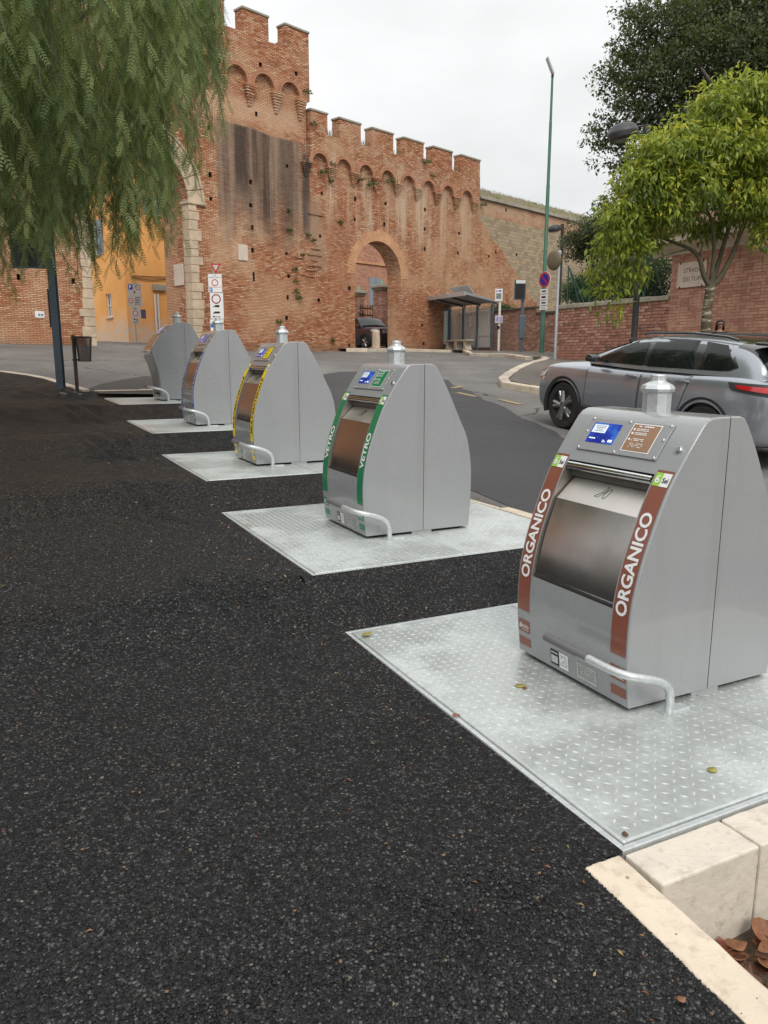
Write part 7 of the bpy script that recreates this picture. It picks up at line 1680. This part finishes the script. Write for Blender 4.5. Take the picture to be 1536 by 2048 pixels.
an = RNG.random(N)*2*math.pi; c, s = np.cos(an), np.sin(an); B = base[None]*(1+RNG.normal(0, .18, (N, 7, 3))); V = np.empty((N, 7, 3))
V[:, :, 0] = X[:, None]+(B[:, :, 0]*c[:, None]-B[:, :, 1]*s[:, None])*sz[:, None]; V[:, :, 1] = Yv[:, None]+(B[:, :, 0]*s[:, None]+B[:, :, 1]*c[:, None])*sz[:, None]; V[:, :, 2] = Z[:, None]+(B[:, :, 2]-.25)*sz[:, None]
tri = np.array([(0, 1, 5), (1, 2, 6), (1, 6, 5), (2, 3, 6), (3, 4, 6), (4, 5, 6), (4, 0, 5)]); F = (np.arange(N)[:, None, None]*7+tri[None]).reshape(-1, 3)
o = bpy.data.objects.new('asphalt_stones', np_mesh('asphalt_stones', V.reshape(-1, 3), F, mat_chip(), np.repeat(RNG.random(N), 7))); link(o); tag(o, 'coarse black stones of the open asphalt surface', 'gravel', kind='stuff')
# single fallen leaves
def leaf_obj(p, size, ang, mat, label, group=None, curl=.25, name='fallen_leaf', tilt=.15):
    mb = MB(); N = 7; V = []; F = []
    for i in range(N+1):
        t = i/N; w_ = .33*math.sin(math.pi*t**.8)*size; x = (t-.5)*size; z = curl*size*(t-.5)**2*2
        V += [(x, -w_, z+curl*w_*1.2), (x, 0, z), (x, w_, z+curl*w_*1.0)]
    for i in range(N):
        a = i*3; F += [(a, a+3, a+4, a+1), (a+1, a+4, a+5, a+2)]
    mb.add(V, F); o = mb.build(name, mat, smooth=True, sharp=None); o.location = p; o.rotation_euler = (random.uniform(-tilt, tilt), random.uniform(-tilt, tilt), ang); md = o.modifiers.new('t', 'SOLIDIFY'); md.thickness = .0006; return tag(o, label, 'leaf', group)
M['leafbrown'] = simple('dry_brown_leaf', (.22, .095, .042), .6, var=.4, nscale=30); M['leafdark'] = simple('dark_brown_leaf', (.11, .048, .03), .6, var=.4, nscale=30); M['leafyel'] = simple('yellow_green_leaf', (.30, .27, .06), .5, var=.4, nscale=30); M['leafred'] = simple('red_brown_leaf', (.28, .08, .05), .6, var=.4, nscale=30)
def on_plat(x, y, i, z=.0175): 
    r_ = ray(x, y); t = (PZ[i]+z-EYE)/r_.z; return Vector((r_.x*t, r_.y*t, PZ[i]+z))
leaf_obj(on_plat(1040, 1372, 0), .055, .3, M['leafyel'], 'yellow-green leaf on the plate beside the brown striped turret', tilt=.08, curl=.1)
leaf_obj(on_plat(1050, 1376, 0), .035, 1.1, M['leafbrown'], 'tiny brown leaf touching the yellow-green one on the plate', tilt=.08, curl=.1)
leaf_obj(on_plat(912, 1430, 0), .035, .1, M['leafred'], 'small red-brown leaf lying alone on the open steel plate', tilt=.05, curl=.1)
leaf_obj(on_plat(1425, 1540, 0), .05, .8, M['leafyel'], 'yellow leaf on the plate corner next to the pale stone edge', tilt=.05, curl=.1)
leaf_obj(on_plat(1250, 1668, 0), .03, 1.4, M['leafdark'], 'dark leaf crumb near the platform corner above the kerb', tilt=.05, curl=.1)
leaf_obj(Vector((*gp(735, 1252)[:2], stair(to_ue(gp(735, 1252))[0])+.02)), .07, .6, M['leafyel'], 'curled yellow leaf at the foot of the steel platform corner', curl=.35)
leaf_obj(ue(1.05, 1.28, zpath(1.05, 1.28)+.02), .028, .5, M['leafbrown'], 'brown leaf flake on the asphalt beside the white kerb', curl=.2)
for q in range(34):
    x, y = random.uniform(1395, 1536), random.uniform(1870, 2046)
    if y < 1880+(1480-x)*-.1 or (x-1395)*1.05+1870 < y-20: continue
    r_ = ray(x, y); t = (-.255-EYE)/r_.z; leaf_obj(Vector((r_.x*t, r_.y*t, -.255+random.uniform(0, .03))), random.uniform(.055, .095), random.uniform(0, 6), random.choice((M['leafbrown'], M['leafbrown'], M['leafred'], M['leafdark'])), 'curled dry brown leaf in the planting bed below the stone edge', 'dry leaves in the planting bed', .5, tilt=.45)
k = 0
for u_ in np.linspace(.45, 1.28, 9):
    for e_ in (1.55, 1.63, 1.72, 1.83, 1.95):
        if random.random() < .72:
            leaf_obj(ue(u_+random.uniform(-.05, .05), e_+random.uniform(-.04, .04), -.275+.076*(u_-1.4)+.035+random.uniform(0, .02)), random.uniform(.06, .12), random.uniform(0, 6), random.choice((M['leafbrown'], M['leafbrown'], M['leafdark'], M['leafred'])), 'curled dry brown leaf in the planting bed below the stone edge', 'dry leaves in the planting bed', .5, tilt=.5)
mb = MB(); mb.add([(-.02, -.012, 0), (.02, -.014, .004), (.022, .013, .014), (-.018, .014, .006)], [(0, 1, 2, 3)]); o = mb.build('paper_scrap', M['white'], loc=ue(1.10, 1.60, -.235), rz=.7); o.rotation_euler = (.5, .2, .7); tag(o, 'small white paper scrap among the dry leaves', 'paper')
pts = [(random.uniform(-.5, 1.3), random.uniform(1.6, 2.6)) for _ in range(2600)]; P = np.array([tuple(ue(a, b_, -.285+.076*(a-1.4))) for a, b_ in pts]); n = len(P); d = np.stack([RNG.normal(0, .8, n), RNG.normal(0, .8, n), np.abs(RNG.normal(0, .5, n))], 1)
V, F, rr = leaf_array(P, d, unit(n), RNG.uniform(.03, .10, n), .06, RNG.random(n), .03); o = bpy.data.objects.new('bed_grass', np_mesh('bed_grass', V, F, M['dry'], rr)); link(o); tag(o, 'dry grass and stalks in the planting bed', 'grass', kind='stuff')
